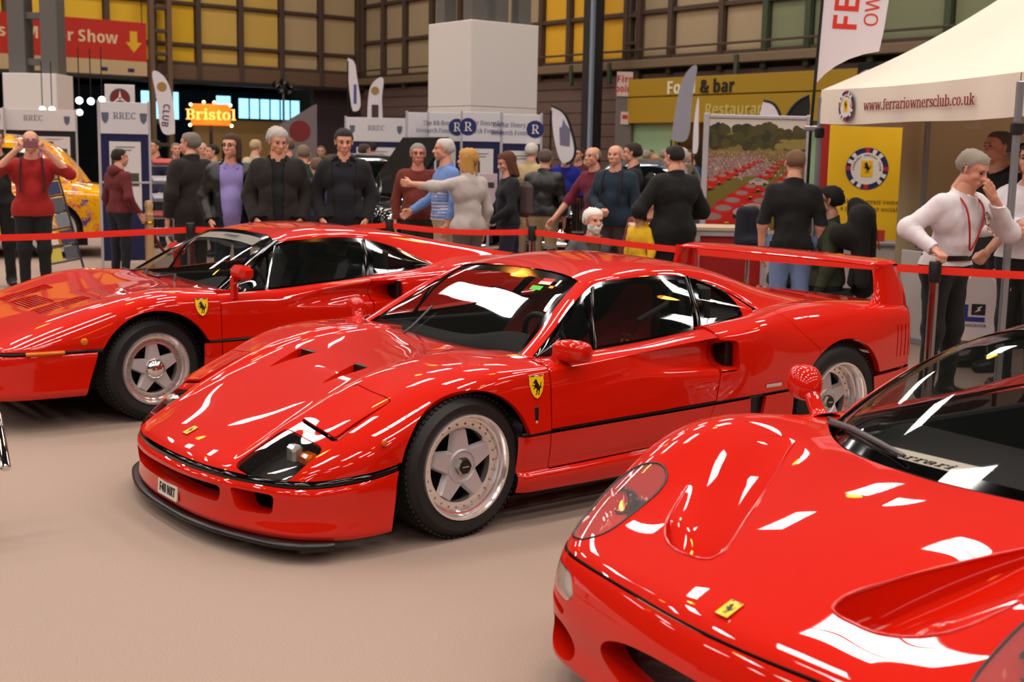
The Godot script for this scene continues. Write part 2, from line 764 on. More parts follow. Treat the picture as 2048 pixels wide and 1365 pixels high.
func left_wall() -> void:
	var W := -34.4
	var o := Node3D.new()
	o.name = "wall_left"
	add_child(o)
	o.set_meta("kind", "structure")
	var steel := mat("girder brown", Color(.30, .22, .17), .6)
	var cream := mat("panel cream", Color(.74, .63, .46), .55)
	var lit_yellow := mat("panel painted yellow light", Color(.88, .68, .10), .5)  # cream panels here: the yellow light on this end is put into their colour
	var half_lit := mat("panel honey", Color(.82, .66, .32), .5)  # same panels, the fading yellow light painted in more weakly
	var rails := [3.98, 4.50, 5.64, 6.80, 8.0]
	for i in 21:
		var u := 20.27 - i * 1.31
		if u < 2.0:
			break
		part("post", hall_box(u - .07, u + .07, 3.5, 8.5, W - .02, W + .14, .01), steel, o)
		for j in 4:
			var m: Material = cream
			if u < 15.5:
				m = lit_yellow
			elif u < 18.0:
				m = half_lit
			part("panel", hall_box(u - 1.23, u - .08, rails[j] + .05, rails[j + 1] - .05, W - .06, W - .02, .01), m, o)
	for r in rails:
		part("rail", hall_box(1.5, 20.4, r - .05, r + .05, W - .05, W + .07, .01), steel, o)
	part("girder", hall_box(1.5, 20.4, 3.52, 3.93, W - .1, W + .10, .02), mat("girder tan", Color(.42, .31, .22), .6), o)
	part("girder_flange", hall_box(1.5, 20.4, 3.42, 3.53, W - .15, W + .22, .02), mat("girder dark", Color(.10, .07, .06), .6), o)
	part("backing", hall_box(1.5, 20.4, 3.45, 11.5, W - .25, W - .12), mat("panel backing", Color(.2, .16, .12), .8), o)
	# lattice column in front of the wall
	var c := Node3D.new()
	c.name = "trim_20"
	add_child(c)
	c.set_meta("kind", "structure")
	for du in [0.0, .5]:
		part("upright", hall_box(13.45 + du, 13.58 + du, 0, 9, W + .3, W + .5, .01), mat("girder tan", Color(.42, .31, .22), .6), c)
	for k in 14:
		part("batten", hall_box(13.5, 14.0, .4 + k * .62, .5 + k * .62, W + .32, W + .48, .01), steel, c)
	# what lies under the girder: a deeper bay with windows
	structure("wall_bay", hall_box(-2, 20.4, 0, 3.5, -39.9, -39.7), mat("bay dark", Color(.05, .05, .055), .8))
	structure("wall_bay_tan", hall_box(15.9, 18.95, 0, 2.5, -36.86, -36.7), mat("bay tan", Color(.84, .68, .42), .7))
	structure("wall_bay_shutter", hall_box(18.9, 20.4, 0, 3.45, -34.9, -34.7), mat("shutter mauve", Color(.22, .16, .17), .7))
	var glassm := glow("far daylight", Color(.55, .82, .95), 2.2)
	var n := 1
	for w in [[14.3, 15.5, 2.45, 3.3], [16.7, 17.2, 2.5, 3.25], [17.45, 19.6, 2.55, 3.2]]:
		var win := Node3D.new()
		win.name = "window_%d" % n
		n += 1
		add_child(win)
		win.set_meta("kind", "structure")
		var cells := int(round((w[1] - w[0]) / .35))
		for k in cells:
			var a: float = lerpf(w[0], w[1], float(k) / cells)
			var b: float = lerpf(w[0], w[1], float(k + 1) / cells)
			part("pane", hall_box(a + .02, b - .02, w[2] + .02, w[3] - .02, -36.92, -36.90), glassm, win)
			part("mullion", hall_box(b - .02, b + .02, w[2], w[3], -36.93, -36.86), mat("mullion", Color(.12, .14, .16), .5), win)


func right_wall() -> void:
	var U := 20.4
	var o := Node3D.new()
	o.name = "wall_right_frame"
	add_child(o)
	o.set_meta("kind", "structure")
	var steel := mat("girder brown", Color(.30, .22, .17), .6)
	var green := mat("girder green", Color(.24, .27, .17), .6)
	var cream := mat("panel buff", Color(.66, .57, .44), .6)
	var sage := mat("panel sage", Color(.48, .50, .37), .6)
	var gold := mat("panel painted gold light", Color(.88, .66, .16), .5)  # buff panels with the patch of yellow light painted into their colour
	var posts := [-34.2, -33.0, -31.8, -30.4, -29.0, -27.6, -26.4, -25.4, -24.3, -23.2, -22.1, -20.75, -19.2, -17.96, -16.84, -15.28, -13.65, -12.3, -10.8, -9.2]
	var rails := [3.86, 4.9, 6.0, 7.2, 8.5]
	for i in posts.size() - 1:
		var a: float = posts[i]
		var b: float = posts[i + 1]
		var far := a < -19.0
		part("post", hall_box(U - .12, U + .02, 3.5, 9, a - .07, a + .07, .01), steel if far else green, o)
		for j in 4:
			var m: Material = cream if far else sage
			if a > -25.6 and a < -23.0:
				m = gold
			part("panel", hall_box(U + .02, U + .06, rails[j] + .05, rails[j + 1] - .05, a + .08, b - .08, .01), m, o)
	for r in rails:
		part("rail", hall_box(U - .08, U + .04, r - .05, r + .05, -34.4, -9, .01), steel, o)
	part("girder", hall_box(U - .25, U + .02, 3.62, 3.82, -34.4, -9, .02), mat("girder sand", Color(.46, .38, .28), .6), o)
	part("handrail", hall_box(U - .25, U - .2, 4.02, 4.07, -34.4, -9, .01), steel, o)
	part("backing", hall_box(U + .08, U + .3, 3.4, 11.5, -34.6, -9), mat("panel backing", Color(.2, .16, .12), .8), o)
	for k in 12:                                               # sheeting below the girder
		part("cladding", hall_box(U + .0, U + .05, .05 + k * .29, .05 + k * .29 + .275, -34.4, -9, .008), mat("cladding mauve", Color(.40, .31, .27), .7), o)
	for k in 3:
		part("bracket", hall_box(U - .3, U - .2, 3.3, 3.8, [-24.0, -22.6, -18.6][k], [-23.9, -22.5, -18.5][k], .01), green, o)


func columns() -> void:
	var grey := mat("column grey", Color(.36, .34, .32), .6)
	var white := mat("column cladding", Color(.82, .79, .77), .7)
	# clad column in the middle: white box below, steel uprights above
	var c := thing("clad_column", "hall column boxed in white panels with grey steel uprights above", "column", spot(963, 22.0), HALL, "")
	part("cladding", Shape.new().box(Vector3(0, 1.2, 0), Vector3(1.42, 2.4, 1.26), .01), white, c)
	part("cladding", Shape.new().box(Vector3(0, 3.105, 0), Vector3(1.42, 1.4, 1.26), .01), white, c)
	for q in [[-.5, -.4], [.5, -.4], [-.5, .4], [.5, .4], [0, .42]]:
		part("upright", Shape.new().box(Vector3(q[0], 6.5, q[1]), Vector3(.26, 9.6, .24), .01), grey, c)
	for k in 6:
		part("lacing", Shape.new().box(Vector3(0, 4.4 + k * 1.1, -.4), Vector3(1.0, .12, .06), .01), grey, c)
	# open steel column at the left, boxed at the foot
	var d := thing("steel_column", "open grey steel column with a boxed foot beside the hanging sign", "column", spot(82, 27.0), 0.0, "")
	part("foot_box", Shape.new().box(Vector3(0, 1.55, 0), Vector3(1.12, 3.1, 1.0), .01), white, d)
	for s in [-1.0, 1.0]:
		part("upright", Shape.new().box(Vector3(.34 * s, 6.5, 0), Vector3(.36, 9.5, .5), .01), grey, d)
	for k in 7:
		part("lacing", Shape.new().box(Vector3(0, 3.35 + k * .95, .1), Vector3(.4, .14, .1), .01), grey, d)
	# slim column right of the middle
	var e := thing("steel_column", "slim dark grey steel column between the feather flag and the fire point", "column", spot(1180, 29.5), HALL, "")
	part("upright", Shape.new().box(Vector3(0, 5.5, 0), Vector3(.28, 11.0, .42), .01), mat("column slate", Color(.16, .15, .15), .5), e)
	part("conduit", Shape.new().box(Vector3(-.2, 5.5, .2), Vector3(.09, 11.0, .09), .01), mat("column pale", Color(.50, .54, .60), .5), e)
	var f := thing("steel_column", "lattice steel column behind the fire point sign", "column", spot(1258, 29.8), HALL, "")
	for s in [-1.0, 1.0]:
		part("upright", Shape.new().box(Vector3(0, 5.5, .22 * s), Vector3(.16, 11.0, .12), .01), mat("girder brown", Color(.30, .22, .17), .6), f)
	for k in 16:
		part("batten", Shape.new().box(Vector3(0, .5 + k * .62, 0), Vector3(.12, .08, .4), .01), mat("girder brown", Color(.30, .22, .17), .6), f)


func build_cars() -> void:
	build_f40()
	build_gto()
	build_f50()

# ---------------------------------------------------------------- the wedge-nosed car in the middle
func wheel(parent: Node3D, at: Vector3, r: float, w: float, rim_r: float, dish: float, left: bool, steer: float, chrome_cap: bool) -> void:
	var o := Node3D.new()
	o.name = "wheel"
	parent.add_child(o, true)
	o.position = at
	o.rotation.y = steer + (0.0 if left else PI)
	# the wheel's axle is z; its outer face looks along -z
	var ax := Transform3D(Basis(Vector3.RIGHT, -PI / 2), Vector3.ZERO)      # lathe height -> -z
	var rubber := mat("tyre rubber", Color(0.028, 0.026, 0.026), 0.62)
	var h := w * 0.5
	var prof := [Vector2(rim_r - 0.012, h - 0.022), Vector2(rim_r + 0.004, h - 0.006), Vector2(rim_r + 0.02, h), Vector2(rim_r + (r - rim_r) * 0.55, h + 0.004), Vector2(r - 0.022, h - 0.014), Vector2(r - 0.008, h - 0.028), Vector2(r, h - 0.05)]
	var full := prof.duplicate()
	for k in 5:
		var y := lerpf(h - 0.06, -h + 0.06, k / 4.0)
		full.append_array([Vector2(r, y + 0.006), Vector2(r - 0.008, y + 0.004), Vector2(r - 0.008, y - 0.004), Vector2(r, y - 0.006)])
	for i in range(prof.size() - 1, -1, -1):
		full.append(Vector2(prof[i].x, -prof[i].y))
	full.reverse()
	part("tyre", Shape.new().lathe(full, 72, ax), rubber, o)
	var sp := Shape.new()                                 # tread blocks along the shoulder
	for k in 72:
		var a := TAU * k / 72.0
		sp.add(Shape.new().box(Vector3(0, r - 0.004, 0), Vector3(0.016, 0.010, 0.05), 0.002).moved(Transform3D(Basis(Vector3.BACK, a), Vector3.ZERO) * Transform3D(Basis(), Vector3(0, 0, -(h - 0.046)))))
		sp.add(Shape.new().box(Vector3(0, r - 0.004, 0), Vector3(0.016, 0.010, 0.05), 0.002).moved(Transform3D(Basis(Vector3.BACK, a), Vector3.ZERO) * Transform3D(Basis(), Vector3(0, 0, h - 0.046))))
	part("tread_blocks", sp, rubber, o)
	var alloy := mat("polished rim", Color(0.92, 0.90, 0.89), 0.16, .85)
	var rp := [Vector2(rim_r - 0.006, h - 0.03), Vector2(rim_r + 0.006, h - 0.006), Vector2(rim_r + 0.003, h + 0.004), Vector2(rim_r - 0.006, h + 0.003), Vector2(rim_r - 0.014, h - 0.012), Vector2(rim_r - 0.018, h - dish * 0.55), Vector2(rim_r - 0.026, h - dish * 0.6), Vector2(rim_r - 0.032, h - dish * 0.95), Vector2(rim_r - 0.05, h - dish), Vector2(rim_r - 0.064, h - dish), Vector2(rim_r - 0.066, h - dish - 0.03), Vector2(rim_r - 0.03, h - dish - 0.05), Vector2(rim_r - 0.03, -h + 0.02)]
	rp.reverse()
	part("rim", Shape.new().lathe(rp, 72, ax), alloy, o)
	var satin := mat("satin alloy", Color(0.76, 0.74, 0.75), 0.36, 0.45)
	var ri := rim_r - 0.060
	var star := PackedVector2Array()
	for k in 5:
		var a0 := TAU * k / 5.0 + PI / 2 + 0.05
		star.append(Vector2(cos(a0 - 0.20), sin(a0 - 0.20)) * ri)
		star.append(Vector2(cos(a0 + 0.20), sin(a0 + 0.20)) * ri)
		star.append(Vector2(cos(a0 + PI / 5), sin(a0 + PI / 5)) * ri * 0.52)
	var face := Transform3D(Basis(Vector3.UP, PI), Vector3(0, 0, -(h - dish - 0.025)))
	part("spokes", Shape.new().slab(star, face, 0.034, 0.008), satin, o)
	var hub := [Vector2(0.075, h - dish - 0.02), Vector2(0.075, h - dish + 0.012), Vector2(0.068, h - dish + 0.016), Vector2(0.058, h - dish + 0.004)]
	if chrome_cap:
		hub = [Vector2(0.075, h - dish - 0.02), Vector2(0.074, h - dish + 0.010)]
	hub.append(Vector2(0.0001, hub[-1].y))
	hub.reverse()
	hub.reverse()
	var hb := hub.duplicate()
	part("hub", Shape.new().lathe(hb, 40, ax), satin, o)
	if chrome_cap:
		var cp := []
		for k in 9:
			cp.append(Vector2(0.064 * cos(PI / 2 * k / 8.0) + 0.0001, h - dish + 0.01 + 0.046 * sin(PI / 2 * k / 8.0)))
		part("centre_cap", Shape.new().lathe(cp, 32, ax), mat("chrome", Color(0.9, 0.9, 0.9), 0.05, 1.0), o)
	else:
		var hexa := PackedVector2Array()
		for k in 6:
			hexa.append(Vector2(cos(TAU * k / 6), sin(TAU * k / 6)) * 0.042)
		var nut := part("centre_nut", Shape.new().slab(hexa, Transform3D(Basis(Vector3.UP, PI), Vector3(0, 0, -(h - dish))), 0.034, 0.006), mat("nut metal", Color(0.45, 0.42, 0.38), 0.25, 1.0), o)
		part("nut_bore", Shape.new().lathe([Vector2(0.031, h - dish + 0.03), Vector2(0.031, h - dish + 0.0352), Vector2(0.0001, h - dish + 0.0352)], 24, ax), mat("bore", Color(0.02, 0.02, 0.02), 0.4), nut)
		part("nut_bar", Shape.new().box(Vector3(0, 0, -(h - dish + 0.036)), Vector3(0.036, 0.006, 0.004), 0.001), mat("chrome", Color(0.9, 0.9, 0.9), 0.05, 1.0), nut)
	var bolts := Shape.new()
	for k in 26:
		var a := TAU * k / 26.0
		bolts.add(Shape.new().ball(Vector3(cos(a) * (ri + 0.017), sin(a) * (ri + 0.017), -(h - dish + 0.001)), Vector3(0.0052, 0.0052, 0.006), 8, 6))
	part("rim_bolts", bolts, mat("bolt steel", Color(0.5, 0.5, 0.52), 0.3, 1.0), o)
	# brake disc behind the spokes
	var disc := [Vector2(0.0001, h - dish - 0.075), Vector2(rim_r - 0.055, h - dish - 0.075), Vector2(rim_r - 0.055, h - dish - 0.1)]
	disc.reverse()
	part("brake_disc", Shape.new().lathe(disc, 40, ax), mat("brake disc", Color(0.035, 0.035, 0.035), 0.5, 0.3), o)


func curve_rows(y: float, xz: Array) -> Array:
	var out := []
	for p in xz:
		out.append(C(p[0], y if p.size() < 3 else p[2], p[1]))
	return out


func arch(cx: float, cz: float, r: float, outer: float) -> Callable:       # > 0 outside the wheel opening
	return func(p: Vector3) -> float:
		if absf(p.z) < outer:
			return 1.0
		var q := Vector2(p.x - cx, p.y - cz)
		if q.y < 0.0:
			q.y *= 0.12
		return q.length() - r


func in_side(poly: PackedVector2Array) -> Callable:                        # > 0 inside a polygon drawn in side view
	var lo := poly[0]
	var hi := poly[0]
	for p in poly:
		lo = lo.min(p)
		hi = hi.max(p)
	return func(p: Vector3) -> float:
		if p.x < lo.x - 0.06 or p.x > hi.x + 0.06 or p.y < lo.y - 0.06 or p.y > hi.y + 0.06:
			return -0.06
		return poly_dist(Vector2(p.x, p.y), poly)


func in_plan(poly: PackedVector2Array) -> Callable:                        # polygon drawn from above as (ahead, left)
	var lo := poly[0]
	var hi := poly[0]
	for p in poly:
		lo = lo.min(p)
		hi = hi.max(p)
	return func(p: Vector3) -> float:
		if p.x < lo.x - 0.06 or p.x > hi.x + 0.06 or -p.z < lo.y - 0.06 or -p.z > hi.y + 0.06:
			return -0.06
		return poly_dist(Vector2(p.x, -p.z), poly)


func in_front(poly: PackedVector2Array) -> Callable:                       # polygon drawn from ahead as (left, up)
	return func(p: Vector3) -> float:
		return poly_dist(Vector2(-p.z, p.y), poly) if p.x > 0.0 else -0.06


func cutx(x: float) -> Callable:
	return func(p: Vector3) -> float: return p.x - x


func cuty(y: float) -> Callable:
	return func(p: Vector3) -> float: return p.y - y


func build_f40() -> void:
	var car := thing("sports_car", "red sports car with a tall rear wing and white number plate, in the middle", "car", Vector3(-0.7473, 0, -5.9272), 3.79868, "red sports cars on display")
	var red := paint("red lacquer", Color(.77, .085, .008))
	var black := mat("black trim", Color(0.012, 0.012, 0.012), 0.4)
	var gloss := mat("black gloss", Color(0.01, 0.01, 0.011), 0.08)
	# ---- front clamshell: bonnet, wings
	var rows := [
		curve_rows(0.0, [[.952, .336], [.927, .360], [.845, .402], [.70, .464], [.5, .542], [.3, .613], [.1, .668], [-.15, .697], [-.42, .700], [-.66, .69]]),
		curve_rows(0.22, [[.942, .335], [.917, .359], [.838, .401], [.695, .464], [.5, .543], [.3, .616], [.1, .673], [-.15, .703], [-.42, .705], [-.66, .69]]),
		curve_rows(0.37, [[.920, .334], [.896, .356], [.822, .394], [.685, .461], [.5, .544], [.3, .621], [.1, .681], [-.15, .714], [-.42, .713], [-.66, .69]]),
		curve_rows(0.44, [[.900, .333], [.878, .353], [.81, .390], [.68, .458], [.495, .547], [.3, .629], [.1, .690], [-.15, .725], [-.42, .72], [-.66, .69]]),
		curve_rows(0.475, [[.888, .332], [.866, .353], [.80, .394], [.67, .467], [.49, .558], [.3, .643], [.1, .701], [-.15, .738], [-.42, .729], [-.66, .70]]),
		curve_rows(0.62, [[.826, .328], [.805, .348], [.75, .386], [.632, .457], [.47, .545], [.295, .628], [.1, .700], [-.15, .741], [-.42, .734], [-.66, .71]]),
		curve_rows(0.75, [[.738, .325, .75], [.722, .344, .752], [.686, .378, .755], [.59, .447, .76], [.45, .533, .765], [.29, .611, .77], [.1, .690, .77], [-.15, .735, .77], [-.42, .732, .77], [-.66, .72, .77]]),
		curve_rows(0.85, [[.632, .330, .832], [.620, .347, .836], [.598, .374, .842], [.53, .428, .855], [.42, .497, .868], [.28, .565, .878], [.1, .655, .882], [-.15, .712, .882], [-.42, .717, .88], [-.66, .722, .88]]),
		curve_rows(0.93, [[.52, .347, .890], [.512, .360, .893], [.496, .382, .897], [.45, .418, .908], [.37, .468, .918], [.25, .522, .929], [.09, .600, .938], [-.15, .662, .938], [-.42, .690, .932], [-.66, .705, .932]]),
		curve_rows(0.95, [[.44, .360, .915], [.435, .370, .916], [.425, .383, .917], [.39, .405, .923], [.32, .432, .930], [.22, .462, .938], [.07, .515, .947], [-.15, .545, .952], [-.42, .57, .952], [-.66, .59, .952]]),
		curve_rows(0.96, [[.355, .378, .928], [.352, .380, .928], [.346, .383, .929], [.32, .386, .932], [.26, .391, .937], [.18, .397, .942], [.05, .405, .950], [-.15, .417, .957], [-.42, .432, .960], [-.66, .44, .960]])]
	var clam := net(rows, 84, 84)
	clam = clam.keep(arch(0.0, .314, .338, .6)).lips(.03)
	clam = clam.keep(func(p: Vector3) -> float: return p.x + .432 if absf(p.z) > .76 else p.x + .60).lips(.02)
	# headlamp opening and pop-up cover
	var hl := rounded([Vector2(.866, .485), Vector2(.632, .498), Vector2(.598, .765), Vector2(.745, .745), Vector2(.83, .64)], .035)
	var h2 := clam.clip(in_plan(hl), .002)
	var lens: Shape = h2[0]
	clam = h2[1].lips(.02)
	var flap := rounded([Vector2(.572, .52), Vector2(.300, .512), Vector2(.285, .778), Vector2(.556, .772)], .02)
	var h3 := clam.clip(in_plan(flap), .0025)
	clam = h3[1].lips(.015)
	var cover: Shape = h3[0].lips(.015)
	for i in cover.v.size():                          # the cover stands a little proud at its front edge
		cover.v[i] += Vector3(0, .016 * clampf((cover.v[i].x - .30) / .26, 0, 1), 0)
	# bonnet ducts
	var duct := PackedVector2Array([Vector2(.345, .255), Vector2(.115, .190), Vector2(.095, .195), Vector2(.125, .325), Vector2(.145, .322)])
	var h4 := clam.clip(in_plan(duct), 0.0)
	clam = h4[1].lips(.035)
	var dfloor: Shape = h4[0]
	for i in dfloor.v.size():
		dfloor.v[i].y -= .042 * clampf((.345 - dfloor.v[i].x) / .22, 0, 1)
	part("front_clamshell", clam.both(), red, car)
	for sd in 2:
		var fl := cover if sd == 0 else cover.mirrored()
		part("headlamp_cover", fl, red, car)
		part("bonnet_duct", dfloor if sd == 0 else dfloor.mirrored(), red, car)
		var db := Shape.new().box(C(.112, .255, .647), Vector3(.03, .05, .12), .002)
		part("duct_throat", db if sd == 0 else db.mirrored(), black, car)
	car_lamp(car, lens)
	# ---- black waist strip: a dark band set behind the gap
	var strip := []
	for p in [[.962, 0.0, .318], [.952, .22, .317], [.919, .40, .315], [.888, .50, .314], [.827, .63, .312], [.744, .755, .309], [.645, .838, .315], [.53, .895, .331], [.44, .920, .346], [.352, .932, .366]]:
		strip.append(C(p[0], p[1], p[2]))
	var sc := spline(strip, 60)
	var gs := []
	for p in sc:
		var out: Vector3 = Vector3(p.x * .7 + .1, 0, p.z).normalized()
		gs.append([p + Vector3(0, .012, 0) - out * .03, p + Vector3(0, .010, 0) - out * .008, p + Vector3(0, -.014, 0) - out * .004, p + Vector3(0, -.03, 0) - out * .022])
	part("waist_strip", Shape.new().grid(gs, true).both(), gloss, car)
	# ---- front bumper
	var br := [
		[[.958, 0, .303], [.948, .22, .302], [.915, .40, .300], [.884, .50, .299], [.824, .63, .297], [.742, .755, .294], [.643, .838, .300], [.53, .896, .316], [.44, .921, .331], [.347, .934, .352]],
		[[.972, 0, .286], [.962, .22, .285], [.928, .40, .283], [.896, .50, .282], [.835, .63, .280], [.751, .763, .277], [.653, .846, .283], [.54, .902, .298], [.445, .925, .312], [.352, .936, .333]],
		[[.972, 0, .255], [.962, .22, .255], [.928, .40, .254], [.896, .50, .253], [.836, .63, .252], [.752, .766, .25], [.655, .849, .254], [.54, .905, .265], [.445, .927, .275], [.360, .938, .29]],
		[[.966, 0, .205], [.956, .22, .205], [.923, .40, .205], [.892, .50, .205], [.834, .63, .205], [.752, .766, .205], [.655, .850, .208], [.54, .906, .215], [.445, .928, .222], [.366, .939, .228]],
		[[.957, 0, .155], [.948, .22, .155], [.918, .40, .155], [.889, .50, .155], [.834, .63, .155], [.754, .768, .155], [.658, .853, .158], [.54, .908, .162], [.445, .929, .168], [.374, .939, .172]],
		[[.954, 0, .110], [.946, .22, .110], [.918, .40, .110], [.891, .50, .110], [.840, .63, .110], [.762, .772, .108], [.664, .857, .108], [.545, .910, .110], [.45, .930, .113], [.382, .939, .116]],
		[[.937, 0, .088], [.929, .22, .088], [.902, .40, .088], [.876, .50, .088], [.828, .63, .088], [.752, .765, .086], [.656, .851, .087], [.54, .905, .09], [.447, .926, .096], [.384, .935, .103]]]
	var bc := []
	for c in br:
		var row := []
		for p in c:
			row.append(C(p[0], p[1], p[2]))
		bc.append(row)
	var bump := net(bc, 90, 50)
	var mouth := rounded([Vector2(-.6, .273), Vector2(.458, .266), Vector2(.438, .193), Vector2(-.6, .200)], .03, 6)
	bump = bump.clip(in_front(mouth), 0.0)[1]
	var duct2 := rounded([Vector2(.505, .272), Vector2(.705, .265), Vector2(.695, .182), Vector2(.530, .178)], .024, 5)
	var brush := func(p: Vector3) -> float:
		return poly_dist(Vector2(-p.z, p.y), duct2) if p.x > .5 and p.z < 0.0 else -.06
	bump = bump.clip(brush, 0.0)[1]
	bump.lips(.10, Vector3(1, 0, 0))
	bump.rim = PackedInt32Array()
	part("front_bumper", bump.both(), red, car)
	var gr := Shape.new()
	gr.box(C(.80, 0, .23), Vector3(.02, .13, 1.0), .004)
	part("grille", gr, black, car, "black mesh grille in the nose")
	for sg in [1.0, -1.0]:
		part("brake_duct", Shape.new().box(C(.715, .615 * sg, .225), Vector3(.05, .12, .22), .01), black, car)
	# chin splitter of black rubber
	var chin := []
	for p in [[.955, 0], [.949, .22], [.922, .40], [.896, .50], [.855, .63], [.784, .775], [.684, .86], [.62, .885]]:
		chin.append(C(p[0], p[1], .074))
	var cg := []
	for p in spline(chin, 50):
		var out: Vector3 = Vector3(p.x * .8, 0, p.z).normalized()
		cg.append([p - out * .05 + Vector3(0, .018, 0), p + out * .012 + Vector3(0, .016, 0), p + out * .024 + Vector3(0, .006, 0), p + out * .024 - Vector3(0, .006, 0), p + out * .01 - Vector3(0, .014, 0), p - out * .05 - Vector3(0, .014, 0)])
	part("chin_splitter", Shape.new().grid(cg, true).both(), mat("splitter rubber", Color(0.02, 0.018, 0.018), 0.3), car)
	# number plate
	var np := facing(C(.958, .02, .158), C(1, 0, .06))
	var plate := part("number_plate", Shape.new().slab(rounded([Vector2(-.105, -.034), Vector2(.105, -.034), Vector2(.105, .034), Vector2(-.105, .034)], .01), np, .006), mat("plate white", Color(.82, .80, .74), .4), car, "white number plate with black letters")
	lettering(plate, "plate_letters", "F40 NRT", .040, np * Transform3D(Basis().scaled(Vector3(.8, 1, 1)), Vector3(0, 0, .007)), mat("plate black", Color(.02, .02, .02), .5), "Droid Sans", 700)
	f40_sides(car, red, black, gloss)
	f40_rear(car, red, black, gloss)
	f40_cabin(car, red, black, gloss)
	wheel(car, C(0, .80, .314), .314, .245, .226, .05, true, .06, false)
	wheel(car, C(0, -.80, .314), .314, .245, .226, .05, false, .06, false)
	wheel(car, C(-2.45, .80, .333), .333, .335, .226, .10, true, 0.0, false)
	wheel(car, C(-2.45, -.80, .333), .333, .335, .226, .10, false, 0.0, false)


func lettering(parent: Node, called: String, words: String, height: float, x: Transform3D, m: Material, face := "Droid Sans", heavy := 400, depth := 0.002, slanted := false) -> MeshInstance3D:
	var tm := TextMesh.new()
	var f := SystemFont.new()
	f.font_names = PackedStringArray([face])
	f.font_weight = heavy
	f.font_italic = slanted
	tm.font = f
	tm.text = words
	tm.font_size = 48
	tm.pixel_size = height / (48.0 * 0.72)
	tm.depth = depth
	tm.curve_step = 2.0
	var o := MeshInstance3D.new()
	o.name = called
	o.mesh = tm
	o.material_override = m
	o.transform = x
	parent.add_child(o, true)
	return o


func horse_outline() -> PackedVector2Array:
	var p := PackedVector2Array()
	for q in [.33, 1.22, .24, 1.08, .12, .95, .16, .89, .28, .95, .31, .84, .22, .76, .08, .80, .02, .72, .06, .70, .11, .74, .25, .66, .27, .60, .16, .55, .12, .45, .17, .45, .21, .51, .34, .54, .42, .50, .46, .42, .36, .32, .42, .22, .36, .10, .28, .06, .29, .02, .42, .04, .50, .22, .47, .32, .56, .38, .62, .28, .60, .14, .54, .04, .56, .0, .66, .02, .69, .28, .74, .42, .76, .54, .84, .50, .90, .60, .84, .76, .92, .95, .88, 1.0, .78, .80, .80, .66, .72, .64, .66, .78, .56, .92, .50, 1.08, .44, 1.2]:
		if p.size() > 0 and p[-1].y > 900.0:
			p[-1].y = q - .61
		else:
			p.append(Vector2(q - .46, 999.0))
	return p


func emblem(parent: Node3D, x: Transform3D, h: float, shield: bool) -> void:        # yellow badge with a black rearing horse
	var o := Node3D.new()
	o.name = "badge"
	parent.add_child(o, true)
	o.transform = x
	var w := h * .72
	var poly := PackedVector2Array()
	if shield:
		for q in [[-.5, .5], [-.25, .46], [0, .48], [.25, .46], [.5, .5], [.5, .1], [.38, -.22], [.2, -.42], [0, -.5], [-.2, -.42], [-.38, -.22], [-.5, .1]]:
			poly.append(Vector2(q[0] * w, q[1] * h))
	else:
		poly = PackedVector2Array([Vector2(-w / 2, h / 2), Vector2(w / 2, h / 2), Vector2(w / 2, -h / 2), Vector2(-w / 2, -h / 2)])
	var edge := PackedVector2Array()
	for p in poly:
		edge.append(p * 1.06)
	part("border", Shape.new().slab(edge, Transform3D.IDENTITY, h * .03), mat("chrome", Color(.9, .9, .9), .05, 1.0), o)
	part("field", Shape.new().slab(poly, Transform3D(Basis(), Vector3(0, 0, h * .02)), h * .02), mat("badge yellow", Color(.93, .76, .02), .35), o)
	var hp := PackedVector2Array()
	for p in horse_outline():
		hp.append(p * h * .55 + Vector2(0, -h * .02))
	part("horse", Shape.new().slab(hp, Transform3D(Basis(), Vector3(0, 0, h * .038)), h * .012), mat("badge black", Color(.015, .015, .015), .4), o)
	for k in 3:
		part("band", Shape.new().box(Vector3(w * (-.3 + .3 * k), h * .445, h * .045), Vector3(w * .3, h * .045, h * .012)), [mat("band green", Color(.05, .35, .12), .5), mat("band white", Color(.85, .85, .82), .5), mat("band red", Color(.7, .05, .04), .5)][k], o)


func facing(at: Vector3, normal: Vector3, up := Vector3.UP) -> Transform3D:          # a frame at a point whose z looks along normal
	var z := normal.normalized()
	var x := up.cross(z).normalized()
	return Transform3D(Basis(x, z.cross(x), z), at)


func rows_of(data: Array) -> Array:                # lists of [x, y, z] in car coordinates -> control rows
	var out := []
	for c in data:
		var row := []
		for p in c:
			row.append(C(p[0], p[1], p[2]))
		out.append(row)
	return out


func ruled(a: Array, b: Array, bulge: float, nu: int, nv: int, flip := false) -> Shape:    # surface between two curves, bulged to the left
	var m := []
	for i in a.size():
		m.append((a[i] + b[i]) * .5 + Vector3(0, bulge * .4, -bulge))
	return net([a, m, b], nu, nv, flip)


